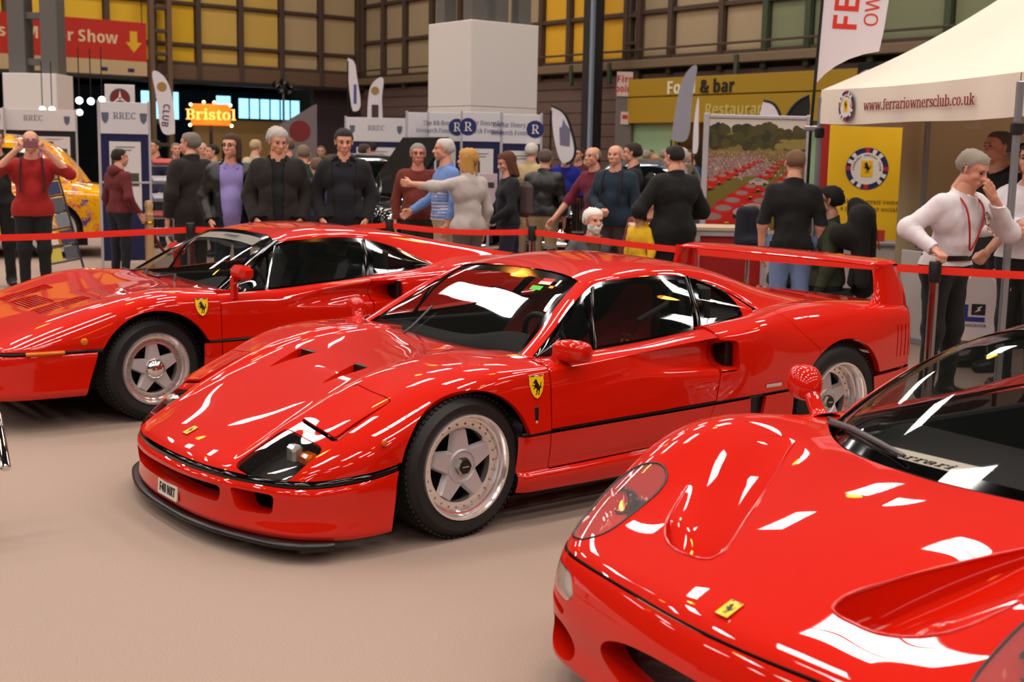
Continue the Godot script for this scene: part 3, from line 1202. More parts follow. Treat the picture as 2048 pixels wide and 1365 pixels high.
func f40_sides(car: Node3D, red: Material, black: Material, gloss: Material) -> void:
	var xs := [-.40, -.60, -.86, -1.10, -1.30, -1.50, -1.70]
	var yz := [
		[[.745, .722], [.765, .728], [.772, .738], [.776, .752], [.778, .768], [.780, .786], [.775, .80]],
		[[.84, .728], [.84, .737], [.84, .749], [.84, .763], [.84, .778], [.84, .794], [.84, .81]],
		[[.905, .715], [.905, .725], [.905, .739], [.905, .753], [.905, .767], [.905, .780], [.905, .79]],
		[[.932, .695], [.934, .709], [.936, .726], [.938, .742], [.938, .755], [.938, .766], [.938, .77]],
		[[.938, .683], [.940, .698], [.940, .716], [.930, .734], [.918, .748], [.902, .757], [.82, .757]],
		[[.951, .63], [.953, .64], [.952, .665], [.926, .680], [.896, .69], [.866, .692], [.76, .692]],
		[[.954, .59], [.957, .60], [.958, .632], [.947, .636], [.924, .632], [.898, .626], [.79, .622]],
		[[.956, .56], [.960, .57], [.963, .606], [.962, .612], [.958, .610], [.953, .604], [.95, .60]],
		[[.959, .50], [.963, .505], [.966, .51], [.967, .52], [.967, .52], [.966, .52], [.965, .52]],
		[[.960, .438], [.964, .443], [.967, .447], [.968, .451], [.968, .455], [.968, .458], [.968, .461]]]
	var ctrl := []
	for c in yz:
		var row := []
		for i in xs.size():
			row.append(C(xs[i], c[i][0], c[i][1]))
		ctrl.append(row)
	var whole := net(ctrl, 90, 90)
	var seam := func(p: Vector3) -> float:
		var z := p.y
		var x := -1.505
		if z < .6:
			x = lerpf(-1.472, -1.505, clampf((z - .434) / .166, 0, 1)) if z > .434 else lerpf(-1.405, -1.472, clampf((z - .26) / .174, 0, 1))
		return p.x - x
	var door := whole.keep(func(p: Vector3) -> float: return -.4365 - p.x)
	door = door.keep(seam, .0025).lips(.02)
	# the duct behind the door carries the hollow on into the body
	var duct := whole.clip(seam, .0025)[1] as Shape
	duct = duct.keep(func(p: Vector3) -> float: return minf(p.y - .598, .758 - p.y))
	# lower flank: behind the front wheel, under the door and on to the rear wheel
	var lx := [-.275, -.30, -.36, -.6, -1.0, -1.4, -1.8, -2.06]
	var low := [[.925, .950, .955, .959, .962, .963, .966, .970], [.925, .948, .953, .955, .957, .958, .962, .968], [.915, .938, .943, .945, .946, .946, .953, .962], [.912, .934, .940, .941, .941, .941, .950, .960], [.925, .948, .955, .957, .957, .957, .957, .960], [.925, .948, .955, .957, .957, .957, .957, .960], [.91, .932, .94, .942, .942, .942, .942, .945]]
	var lz := [[.414, .414, .415, .420, .426, .432, .442, .449], [.36, .36, .36, .36, .365, .37, .37, .37], [.29, .29, .29, .295, .30, .302, .305, .31], [.252, .252, .252, .257, .265, .272, .28, .285], [.240, .240, .240, .245, .252, .26, .268, .272], [.20, .20, .20, .20, .20, .20, .20, .20], [.160, .160, .160, .158, .156, .155, .155, .155]]
	var lc := []
	for c in 7:
		var row := []
		for i in lx.size():
			row.append(C(lx[i], low[c][i], lz[c][i]))
		lc.append(row)
	var flank := net(lc, 90, 46)
	var indoor := func(p: Vector3) -> float:
		var base := lerpf(.254, .276, clampf((-.43 - p.x) / 1.0, 0, 1))
		return minf(minf(-.4365 - p.x, seam.call(p)), p.y - base)
	var fl := flank.clip(indoor, .0025)
	var doorlow: Shape = fl[0].lips(.02)
	var naca := rounded([Vector2(-1.73, .447), Vector2(-1.852, .447), Vector2(-1.832, .33), Vector2(-1.745, .335)], .01)
	var sill: Shape = fl[1].clip(in_side(naca))[1]
	sill.lips(.02)
	for sd in 2:
		var d := door if sd == 0 else door.mirrored()
		var dn := part("door", d, red, car)
		part("lower_door", doorlow if sd == 0 else doorlow.mirrored(), red, dn)
		part("intake_duct", duct if sd == 0 else duct.mirrored(), red, car)
		part("sill_panel", sill if sd == 0 else sill.mirrored(), red, car)
		var sg := 1.0 if sd == 0 else -1.0
		var g := []
		for p in [[-.34, .952, .428], [-.6, .958, .432], [-1.0, .962, .438], [-1.4, .963, .444], [-1.8, .966, .453], [-2.075, .970, .461]]:
			var q := C(p[0], p[1] * sg, p[2])
			g.append([q + Vector3(0, .02, .03 * sg), q + Vector3(0, .014, .010 * sg), q + Vector3(0, -.014, .010 * sg), q + Vector3(0, -.02, .03 * sg)])
		part("waist_strip", Shape.new().grid(g, sd == 0), black, car)
		part("wing_slot", Shape.new().box(C(-.352, .951 * sg, .490), Vector3(.026, .115, .012), .004), black, car, "black vertical latch slot behind the front wheel")
		part("latch_screw", Shape.new().ball(C(-.352, .958 * sg, .478), Vector3(.007, .007, .003)), mat("chrome", Color(.9, .9, .9), .05, 1.0), car)
		part("wing_slot", Shape.new().box(C(-.355, .950 * sg, .426), Vector3(.16, .014, .012), .003), black, car)
		part("intake_throat", Shape.new().box(C(-1.65, .83 * sg, .68), Vector3(.12, .17, .17), .01), black, car)
		part("side_duct", Shape.new().box(C(-1.79, .93 * sg, .39), Vector3(.13, .12, .02), .003), black, car)
		part("side_marker", Shape.new().ball(C(.408, .9185 * sg, .473), Vector3(.014, .014, .010)), mat("amber lens", Color(.75, .33, .03), .1), car)
	emblem(car, facing(C(-.353, .9465, .636), C(.03, 1, .12)), .105, true)
	emblem(car, facing(C(-.353, -.9465, .636), C(.03, -1, .12)), .105, true)
	emblem(car, facing(C(.842, 0, .4065), C(.42, 0, 1), C(-1, 0, .42)), .06, false)


func f40_rear(car: Node3D, red: Material, black: Material, gloss: Material) -> void:
	var xs := [-1.46, -1.66, -1.85, -2.05, -2.25, -2.45, -2.65, -2.85, -3.0, -3.10, -3.155]
	var ys := [
		[.76, .755, .74, .70, .66, .64, .64, .64, .64, .63, .62],
		[.83, .83, .82, .79, .77, .76, .76, .76, .76, .755, .74],
		[.895, .90, .905, .89, .885, .885, .88, .872, .862, .85, .82],
		[.932, .945, .95, .945, .945, .945, .94, .932, .918, .90, .868],
		[.955, .962, .968, .972, .978, .98, .976, .962, .945, .925, .885],
		[.965, .97, .974, .98, .988, .99, .986, .968, .948, .928, .89],
		[.968, .972, .976, .98, .985, .985, .98, .964, .945, .925, .885]]
	var zs := [
		[.790, .806, .822, .85, .862, .862, .858, .848, .838, .832, .825],
		[.804, .82, .836, .856, .868, .870, .866, .856, .846, .838, .83],
		[.788, .800, .82, .828, .838, .842, .841, .838, .834, .828, .82],
		[.766, .770, .776, .768, .778, .788, .794, .80, .802, .80, .80],
		[.70, .70, .70, .69, .70, .71, .71, .71, .71, .71, .71],
		[.60, .60, .60, .60, .62, .63, .62, .60, .60, .60, .60],
		[.453, .457, .462, .468, .472, .475, .48, .485, .49, .495, .50]]
	var ctrl := []
	for c in 7:
		var row := []
		for i in xs.size():
			row.append(C(xs[i], ys[c][i], zs[c][i]))
		ctrl.append(row)
	var q := net(ctrl, 110, 64)
	q = q.keep(arch(-2.45, .333, .362, .55)).lips(.03)
	var inlet := rounded([Vector2(-1.40, .765), Vector2(-1.632, .742), Vector2(-1.640, .592), Vector2(-1.40, .594)], .026, 5)
	q = q.clip(in_side(inlet))[1].lips(.06)
	var seam2 := func(p: Vector3) -> float:
		var z := p.y
		var x := -1.507
		if z < .6:
			x = lerpf(-1.474, -1.507, clampf((z - .434) / .166, 0, 1))
		return x - p.x
	q = q.keep(seam2, .0025).lips(.02)
	# seam between the body and the rear clamshell
	var rc := func(p: Vector3) -> float:
		var z := p.y
		var x := -2.037 if z > .84 else (lerpf(-2.10, -2.037, (z - .762) / .078) if z > .762 else lerpf(-2.235, -2.10, clampf((z - .655) / .107, 0, 1)))
		return p.x - x
	var two := q.clip(rc, .0022)
	var fore: Shape = two[0].lips(.02)
	var aft: Shape = two[1].lips(.02)
	# louvres in the tail flank
	for k in 4:
		var lx := -2.945 - .042 * k
		var lv := rounded([Vector2(lx, .735), Vector2(lx - .014, .735), Vector2(lx - .014, .545), Vector2(lx, .545)], .006, 3)
		var cu := aft.clip(in_side(lv))
		aft = cu[1]
	aft.lips(.02)
	for sd in 2:
		part("quarter_panel", fore if sd == 0 else fore.mirrored(), red, car)
		part("rear_clamshell", aft if sd == 0 else aft.mirrored(), red, car)
		var sg := 1.0 if sd == 0 else -1.0
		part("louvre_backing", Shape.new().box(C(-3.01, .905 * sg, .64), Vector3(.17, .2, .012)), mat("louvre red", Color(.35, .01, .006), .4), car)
		part("name_plate", Shape.new().box(C(-1.888, .977 * sg, .497), Vector3(.12, .022, .006), .002), mat("chrome", Color(.9, .9, .9), .05, 1.0), car, "chrome name plate ahead of the rear wheel")
	# lower tail behind the wheel
	var lr := rows_of([
		[[-2.72, .978, .462], [-2.85, .962, .466], [-3.0, .943, .472], [-3.10, .922, .478], [-3.16, .88, .482], [-3.24, .70, .485], [-3.285, .4, .487], [-3.295, 0, .487]],
		[[-2.74, .972, .36], [-2.85, .957, .36], [-3.0, .938, .36], [-3.10, .916, .36], [-3.155, .875, .36], [-3.235, .70, .36], [-3.28, .4, .36], [-3.29, 0, .36]],
		[[-2.78, .95, .25], [-2.87, .935, .25], [-3.0, .915, .25], [-3.08, .89, .25], [-3.13, .85, .25], [-3.20, .68, .25], [-3.24, .4, .25], [-3.25, 0, .25]]])
	part("rear_bumper", net(lr, 60, 16).both(), red, car)
	var tail := rows_of([
		[[-3.155, .62, .825], [-3.21, .5, .822], [-3.25, .3, .82], [-3.26, 0, .82]],
		[[-3.155, .82, .82], [-3.24, .6, .80], [-3.285, .35, .80], [-3.30, 0, .80]],
		[[-3.155, .868, .80], [-3.25, .66, .74], [-3.30, .36, .74], [-3.315, 0, .74]],
		[[-3.155, .89, .62], [-3.25, .68, .62], [-3.30, .37, .62], [-3.315, 0, .62]],
		[[-3.155, .885, .50], [-3.245, .68, .50], [-3.29, .37, .50], [-3.30, 0, .50]]])
	part("tail_panel", net(tail, 30, 30).both(), red, car)
	for y in [.62, .44, -.44, -.62]:
		part("tail_lamp", Shape.new().lathe([Vector2(.075, -.02), Vector2(.075, .012), Vector2(.06, .02), Vector2(.0001, .022)], 24, Transform3D(Basis(Vector3.BACK, PI / 2), C(-3.275 + absf(y) * .06, y, .64))), mat("lamp red", Color(.5, .01, .01), .1), car)
	# rear wing: two uprights and a blade
	var up := []
	for k in 15:
		var s := k / 14.0
		var z := lerpf(.79, 1.062, s)
		var f := lerpf(-2.875, -2.925, s) - .02 * sin(s * PI)
		var b := -3.155 - .02 * sin(s * 2.0) + .085 * s * s
		var yo := lerpf(.868, .812, minf(1.0, s * 1.1))
		var yi := yo - lerpf(.10, .045, minf(1.0, s * 2.5))
		up.append([C(f, yi, z), C(f + .012, lerpf(yi, yo, .5), z), C(f - .012, yo, z), C(lerpf(f, b, .35), yo + .008, z), C(lerpf(f, b, .7), yo + .006, z), C(b, yo - .012, z), C(b, yi + .012, z), C(lerpf(f, b, .6), yi - .004, z), C(f, yi, z)])
	var upr := Shape.new().grid(up, false)
	var wing := Node3D.new()
	wing.name = "rear_wing"
	car.add_child(wing)
	part("wing_upright", upr, red, wing)
	part("wing_upright", upr.mirrored(), red, wing)
	var bl := []
	for k in 41:
		var y := lerpf(-.815, .815, k / 40.0)
		var bow := 1.0 - y * y / .664
		var e := clampf((.815 - absf(y)) / .05, 0, 1)
		var dz := -.018 * (1.0 - e) * (1.0 - e)
		var f := -2.925 - .085 * bow
		var b := -3.10 - .125 * bow
		bl.append([C(b, y, 1.066 + dz), C(b + .004, y, 1.079 + dz), C(lerpf(f, b, .6), y, 1.078 + dz), C(lerpf(f, b, .25), y, 1.071 + dz), C(f + .006, y, 1.058 + dz), C(f + .006, y, 1.047), C(lerpf(f, b, .3), y, 1.040), C(lerpf(f, b, .7), y, 1.048), C(b, y, 1.066 + dz)])
	part("wing_blade", Shape.new().grid(bl, true), red, wing)
	# deck between the rear wings with its black slot
	var deck := rows_of([
		[[-2.66, 0, .842], [-2.85, 0, .842], [-3.05, 0, .836], [-3.26, 0, .82]],
		[[-2.66, .42, .838], [-2.85, .42, .840], [-3.05, .42, .832], [-3.235, .42, .82]],
		[[-2.60, .66, .845], [-2.85, .66, .846], [-3.05, .66, .836], [-3.15, .66, .825]]])
	var dk := net(deck, 30, 24)
	var slot := PackedVector2Array([Vector2(-2.80, .56), Vector2(-2.83, .655), Vector2(-3.05, .655), Vector2(-2.93, .60)])
	dk = dk.clip(in_plan(slot))[1].lips(.05)
	part("rear_deck", dk.both(), red, car)
	for sg in [1.0, -1.0]:
		part("deck_vent", Shape.new().box(C(-2.93, .60 * sg, .80), Vector3(.3, .02, .16)), black, car)


func f40_cabin(car: Node3D, red: Material, black: Material, gloss: Material) -> void:
	var roof := rows_of([
		[[-1.01, 0, 1.060], [-1.15, 0, 1.092], [-1.35, 0, 1.115], [-1.6, 0, 1.113], [-1.8, 0, 1.088], [-2.0, 0, 1.045], [-2.25, 0, .965], [-2.5, 0, .893], [-2.72, 0, .843]],
		[[-1.003, .25, 1.056], [-1.15, .25, 1.087], [-1.35, .25, 1.109], [-1.6, .25, 1.108], [-1.8, .25, 1.083], [-2.0, .25, 1.04], [-2.25, .25, .962], [-2.5, .25, .891], [-2.72, .25, .842]],
		[[-.985, .41, 1.044], [-1.15, .42, 1.073], [-1.35, .42, 1.092], [-1.6, .42, 1.09], [-1.8, .43, 1.066], [-2.0, .44, 1.022], [-2.23, .46, .950], [-2.46, .48, .888], [-2.68, .49, .843]],
		[[-.968, .485, 1.031], [-1.14, .497, 1.058], [-1.35, .502, 1.073], [-1.6, .505, 1.07], [-1.79, .515, 1.043], [-1.98, .54, .992], [-2.18, .57, .930], [-2.35, .60, .888], [-2.5, .63, .862]],
		[[-.965, .535, 1.012], [-1.13, .545, 1.040], [-1.35, .545, 1.052], [-1.6, .545, 1.045], [-1.75, .562, 1.015], [-1.88, .605, .968], [-1.98, .655, .915], [-2.03, .70, .875], [-2.05, .735, .852]],
		[[-.972, .55, .998], [-1.13, .556, 1.028], [-1.35, .556, 1.040], [-1.6, .556, 1.033], [-1.735, .572, 1.006], [-1.86, .612, .956], [-1.955, .66, .902], [-2.0, .70, .866], [-2.02, .732, .845]]])
	var rf := net(roof, 90, 60)
	var back := rounded([Vector2(-1.80, -.5), Vector2(-2.64, -.5), Vector2(-2.64, .475), Vector2(-1.80, .405)], .05, 5)
	var sp := rf.clip(in_plan(back), .002)
	var glass: Shape = sp[0]
	var shell: Shape = sp[1].lips(.015)
	part("roof", shell.both(), red, car)
	part("engine_window", glass.both(), pane("clear perspex", Color(.75, .72, .66), .22, .06), car)
	for k in 11:
		var x := -1.88 - .07 * k
		var z := lerpf(1.066, .852, (k + .0) / 10.5) - .018
		part("engine_slat", Shape.new().box(C(x, 0, z), Vector3(.045, .006, .8 + .01 * k), .002).moved(Transform3D.IDENTITY), mat("slat grey", Color(.35, .33, .31), .4), car)
	part("engine_bay", Shape.new().box(C(-2.2, 0, .70), Vector3(1.0, .06, 1.2), .01), mat("engine bay", Color(.03, .03, .03), .7), car)
	# windscreen
	var ws := rows_of([
		[[-.462, 0, .694], [-.642, 0, .832], [-.823, 0, .958], [-1.008, 0, 1.058]],
		[[-.463, .30, .700], [-.641, .27, .835], [-.820, .26, .957], [-1.003, .25, 1.054]],
		[[-.466, .52, .711], [-.642, .48, .839], [-.814, .445, .954], [-.988, .40, 1.042]],
		[[-.474, .672, .722], [-.632, .616, .825], [-.795, .552, .930], [-.962, .488, 1.024]]])
	var w := net(ws, 40, 40)
	var clear := w.keep(func(p: Vector3) -> float:
		var s := clampf((p.y - .70) / .35, 0, 1)
		return minf(lerpf(.648, .452, s) - absf(p.z), minf(1.028 - absf(p.z) * absf(p.z) * .09 - p.y, p.y - .69)))
	part("windscreen", clear.both(), pane("car glass", Color(.10, .12, .11), .28), car)
	part("windscreen_surround", w.pushed(-.004).both().clip(func(p: Vector3) -> float:
		var s := clampf((p.y - .70) / .35, 0, 1)
		return minf(lerpf(.645, .449, s) - absf(p.z), minf(1.025 - absf(p.z) * absf(p.z) * .09 - p.y, p.y - .70)))[1], gloss, car)
	# pillars
	var pin := []
	var pout := []
	for p in [[-.455, .670, .716], [-.632, .614, .826], [-.795, .550, .932], [-.975, .482, 1.030]]:
		pin.append(C(p[0], p[1], p[2]))
	for p in [[-.470, .748, .716], [-.655, .690, .834], [-.83, .622, .940], [-1.0, .556, 1.022]]:
		pout.append(C(p[0], p[1], p[2]))
	var pil := ruled(pin, pout, .012, 30, 12)
	part("windscreen_pillar", pil, red, car)
	part("windscreen_pillar", pil.mirrored(), red, car)
	# side glass and its black surround
	var top := []
	var bot := []
	for p in [[-.485, .752, .725], [-.74, .662, .880], [-.985, .566, 1.010], [-1.15, .556, 1.032], [-1.4, .556, 1.042], [-1.65, .558, 1.026], [-1.78, .585, .985], [-1.90, .632, .930], [-1.985, .695, .866]]:
		top.append(C(p[0], p[1], p[2]))
	for p in [[-.482, .757, .716], [-.64, .764, .722], [-.80, .770, .728], [-.98, .773, .738], [-1.22, .775, .755], [-1.50, .776, .782], [-1.69, .770, .800], [-1.84, .757, .816], [-1.96, .74, .832]]:
		bot.append(C(p[0], p[1], p[2]))
	var side := ruled(top, bot, .016, 80, 30)
	var win1 := rounded([Vector2(-.895, .955), Vector2(-.99, 1.002), Vector2(-1.05, 1.014), Vector2(-1.4, 1.028), Vector2(-1.615, 1.012), Vector2(-1.492, .795), Vector2(-1.2, .768), Vector2(-.845, .748)], .012)
	var win0 := PackedVector2Array([Vector2(-.535, .738), Vector2(-.878, .947), Vector2(-.828, .746)])
	var win2 := rounded([Vector2(-1.69, .995), Vector2(-1.583, .806), Vector2(-1.86, .832), Vector2(-1.80, .93), Vector2(-1.75, .98)], .012)
	var s0 := side.clip(in_side(win0))
	var s1: Array = s0[1].clip(in_side(win1))
	var s2: Array = s1[1].clip(in_side(win2))
	var duct: Array = s2[1].clip(cutx(-1.885))
	for sd in 2:
		var fr: Shape = duct[0]
		part("window_surround", fr if sd == 0 else fr.mirrored(), gloss, car)
		part("pillar_duct", duct[1] if sd == 0 else duct[1].mirrored(), red, car)
		for gl in [s0[0], s1[0], s2[0]]:
			part("side_window", gl if sd == 0 else gl.mirrored(), pane("car glass", Color(.10, .12, .11), .28), car)
		var sg := 1.0 if sd == 0 else -1.0
		part("window_bar", Shape.new().tube([C(-.990, .578 * sg, 1.006), C(-.90, .686 * sg, .88), C(-.838, .782 * sg, .742)], .008, 8), gloss, car)
		part("window_bar", Shape.new().tube([C(-1.640, .570 * sg, 1.024), C(-1.58, .70 * sg, .90), C(-1.525, .788 * sg, .792)], .013, 8), gloss, car)
		# door mirror on its stalk
		var mir := Node3D.new()
		mir.name = "door_mirror"
		car.add_child(mir, true)
		var st := Shape.new().tube([C(-.525, .872 * sg, .690), C(-.525, .874 * sg, .72), C(-.530, .885 * sg, .75), C(-.545, .925 * sg, .772)], [.034, .03, .03, .03], 14, true, 1.2)
		part("stalk", st, red, mir)
		var hg := []
		for k in 13:
			var u := k / 12.0
			var a := PI * u
			var rr := pow(sin(a), .42)
			var y := lerpf(.858, 1.035, .5 - .5 * cos(a))
			var ring := []
			for j in 21:
				var b := TAU * j / 20.0
				var cx := cos(b)
				var cz := sin(b)
				var sq := pow(absf(cx), .7) * signf(cx)
				var sz := pow(absf(cz), .75) * signf(cz)
				ring.append(C(-.548 + (.052 if cx > 0 else .036) * sq * rr - (y - .9) * .25, y * sg, .775 + .052 * sz * rr))
			hg.append(ring)
		part("housing", Shape.new().grid(hg, sd == 0, true), red, mir)
	# cabin floor, bulkheads and fittings
	var dark := mat("cabin dark", Color(.016, .015, .015), .8)
	part("cabin_floor", Shape.new().box(C(-1.0, 0, .20), Vector3(1.3, .04, 1.4), .01), dark, car)
	part("rear_bulkhead", Shape.new().box(C(-1.70, 0, .62), Vector3(.04, .72, 1.36), .01), dark, car)
	part("front_bulkhead", Shape.new().box(C(-.40, 0, .45), Vector3(.04, .44, 1.36), .01), dark, car)
	part("nose_floor", Shape.new().box(C(.35, 0, .16), Vector3(.9, .04, 1.1), .01), dark, car)
	part("tail_floor", Shape.new().box(C(-2.4, 0, .22), Vector3(1.4, .04, 1.1), .01), dark, car)
	for sg in [1.0, -1.0]:
		part("inner_panel", Shape.new().box(C(-1.1, .715 * sg, .47), Vector3(1.25, .5, .05), .01), dark, car)
		part("wheel_well", Shape.new().box(C(.0, .60 * sg, .37), Vector3(.58, .40, .04), .01), dark, car)
		part("wheel_well", Shape.new().box(C(-2.45, .56 * sg, .42), Vector3(.72, .6, .04), .01), dark, car)
	var dash := rows_of([
		[[-.47, .66, .60], [-.52, .66, .71], [-.62, .66, .735], [-.74, .66, .725], [-.80, .66, .66], [-.80, .66, .5]],
		[[-.47, .3, .60], [-.52, .3, .71], [-.62, .3, .765], [-.76, .3, .765], [-.83, .3, .69], [-.82, .3, .5]],
		[[-.47, 0, .60], [-.52, 0, .70], [-.62, 0, .722], [-.74, 0, .715], [-.80, 0, .65], [-.80, 0, .5]],
		[[-.47, -.66, .60], [-.52, -.66, .70], [-.62, -.66, .72], [-.74, -.66, .71], [-.80, -.66, .65], [-.80, -.66, .5]]])
	part("dashboard", net(dash, 30, 24), mat("dash felt", Color(.075, .068, .066), .95), car)
	var sw := []
	for k in 25:
		var a := TAU * k / 24.0
		sw.append(C(-.90 + sin(a) * .055, .34 + cos(a) * .165, .70 + sin(a) * .155))
	part("steering_wheel", Shape.new().tube(sw, .016, 8, false), mat("wheel leather", Color(.02, .02, .02), .5), car)
	part("steering_boss", Shape.new().lathe([Vector2(.05, 0), Vector2(.05, .03), Vector2(.0001, .04)], 20, Transform3D(Basis(Vector3.BACK, PI / 2 - .35), C(-.88, .34, .70))), dark, car)
	for y in [.34, -.34]:
		var seat := Node3D.new()
		seat.name = "seat"
		car.add_child(seat, true)
		var fab := mat("seat cloth", Color(.50, .055, .02), .9)
		var bk := rows_of([
			[[-1.22, y - .20, .34], [-1.27, y - .25, .50], [-1.36, y - .25, .66], [-1.45, y - .18, .80], [-1.50, y - .13, .90], [-1.52, y - .09, .965]],
			[[-1.28, y - .12, .34], [-1.36, y - .15, .50], [-1.44, y - .15, .66], [-1.50, y - .11, .80], [-1.53, y - .08, .90], [-1.545, y - .05, .97]],
			[[-1.30, y, .34], [-1.38, y, .50], [-1.46, y, .66], [-1.52, y, .80], [-1.54, y, .90], [-1.55, y, .975]],
			[[-1.28, y + .12, .34], [-1.36, y + .15, .50], [-1.44, y + .15, .66], [-1.50, y + .11, .80], [-1.53, y + .08, .90], [-1.545, y + .05, .97]],
			[[-1.22, y + .20, .34], [-1.27, y + .25, .50], [-1.36, y + .25, .66], [-1.45, y + .18, .80], [-1.50, y + .13, .90], [-1.52, y + .09, .965]]])
		var fr := net(bk, 26, 22)
		var rear := fr.pushed(.0)
		for i in rear.v.size():
			rear.v[i].x -= .06
		part("backrest", fr, fab, seat)
		part("shell", rear, mat("seat shell", Color(.30, .03, .012), .6), seat)
		part("cushion", Shape.new().box(C(-1.06, y, .33), Vector3(.46, .13, .44), .05), fab, seat)
	part("harness_pad", Shape.new().box(C(-1.33, .46, .62), Vector3(.02, .24, .07), .008).moved(Transform3D.IDENTITY), mat("harness red", Color(.45, .03, .02), .8), car)
	lettering(car, "harness_print", "O M P", .055, Transform3D(facing(C(-1.312, .46, .62), C(1, 0, .1)).basis * Basis(Vector3.BACK, -PI / 2), C(-1.312, .46, .62)), mat("print yellow", Color(.85, .65, .03), .6), "Droid Sans", 800)
	part("roll_bar", Shape.new().tube(spline([C(-1.62, .60, .5), C(-1.62, .56, .90), C(-1.62, .44, 1.03), C(-1.62, 0, 1.06), C(-1.62, -.44, 1.03), C(-1.62, -.56, .90), C(-1.62, -.60, .5)], 40), .02, 8), dark, car)
	part("roll_brace", Shape.new().tube([C(-1.62, .5, .98), C(-1.45, .62, .90), C(-1.2, .68, .84)], .014, 8), dark, car)
	# stickers in the top corner of the windscreen, the wiper
	var stick := facing(C(-.905, .335, 1.017), C(.52, .10, .85))
	for s in [[Vector2(0, .008), Vector2(.075, .024), Color(.75, .10, .04)], [Vector2(-.004, -.018), Vector2(.075, .024), Color(.85, .78, .72)], [Vector2(-.03, -.062), Vector2(.07, .034), Color(.22, .72, .16)], [Vector2(.055, -.045), Vector2(.026, .018), Color(.85, .65, .05)], [Vector2(.075, -.01), Vector2(.014, .05), Color(.85, .85, .82)]]:
		part("sticker", Shape.new().box(Vector3(s[0].x, s[0].y, .002), Vector3(s[1].x, s[1].y, .0015)).moved(stick), mat("sticker %s" % s[2].to_html(), s[2], .6), car)
	part("wiper", Shape.new().tube([C(-.46, -.30, .708), C(-.50, -.28, .742), C(-.62, -.27, .845)], .007, 6), mat("wiper grey", Color(.25, .25, .25), .4), car)


func car_lamp(car: Node3D, lens: Shape) -> void:
	for sd in 2:
		var sg := 1.0 if sd == 0 else -1.0
		var l := Node3D.new()
		l.name = "headlamp"
		car.add_child(l, true)
		part("lens", lens if sd == 0 else lens.mirrored(), pane("smoked lens", Color(.16, .15, .14), .30), l)
		var tub := lens.pushed(-.085) if sd == 0 else lens.pushed(-.085).mirrored()
		part("bucket", tub, mat("lamp bucket", Color(.045, .04, .035), .5), l)
		part("reflector", Shape.new().box(C(.66, .63 * sg, .405), Vector3(.05, .075, .07), .012), mat("lamp glass", Color(.75, .78, .76), .08, .6), l)
		part("indicator", Shape.new().box(C(.64, .71 * sg, .395), Vector3(.06, .05, .085), .012), mat("amber lens", Color(.75, .33, .03), .1), l)

# ---------------------------------------------------------------- the car behind it, on the left
func table_net(xs: Array, ys: Array, zs: Array, nu: int, nv: int) -> Shape:      # one row of y and of z for each lengthwise line
	var ctrl := []
	for c in ys.size():
		var row := []
		for i in xs.size():
			row.append(C(xs[i], ys[c][i] if ys[c] is Array else ys[c], zs[c][i] if zs[c] is Array else zs[c]))
		ctrl.append(row)
	return net(ctrl, nu, nv)


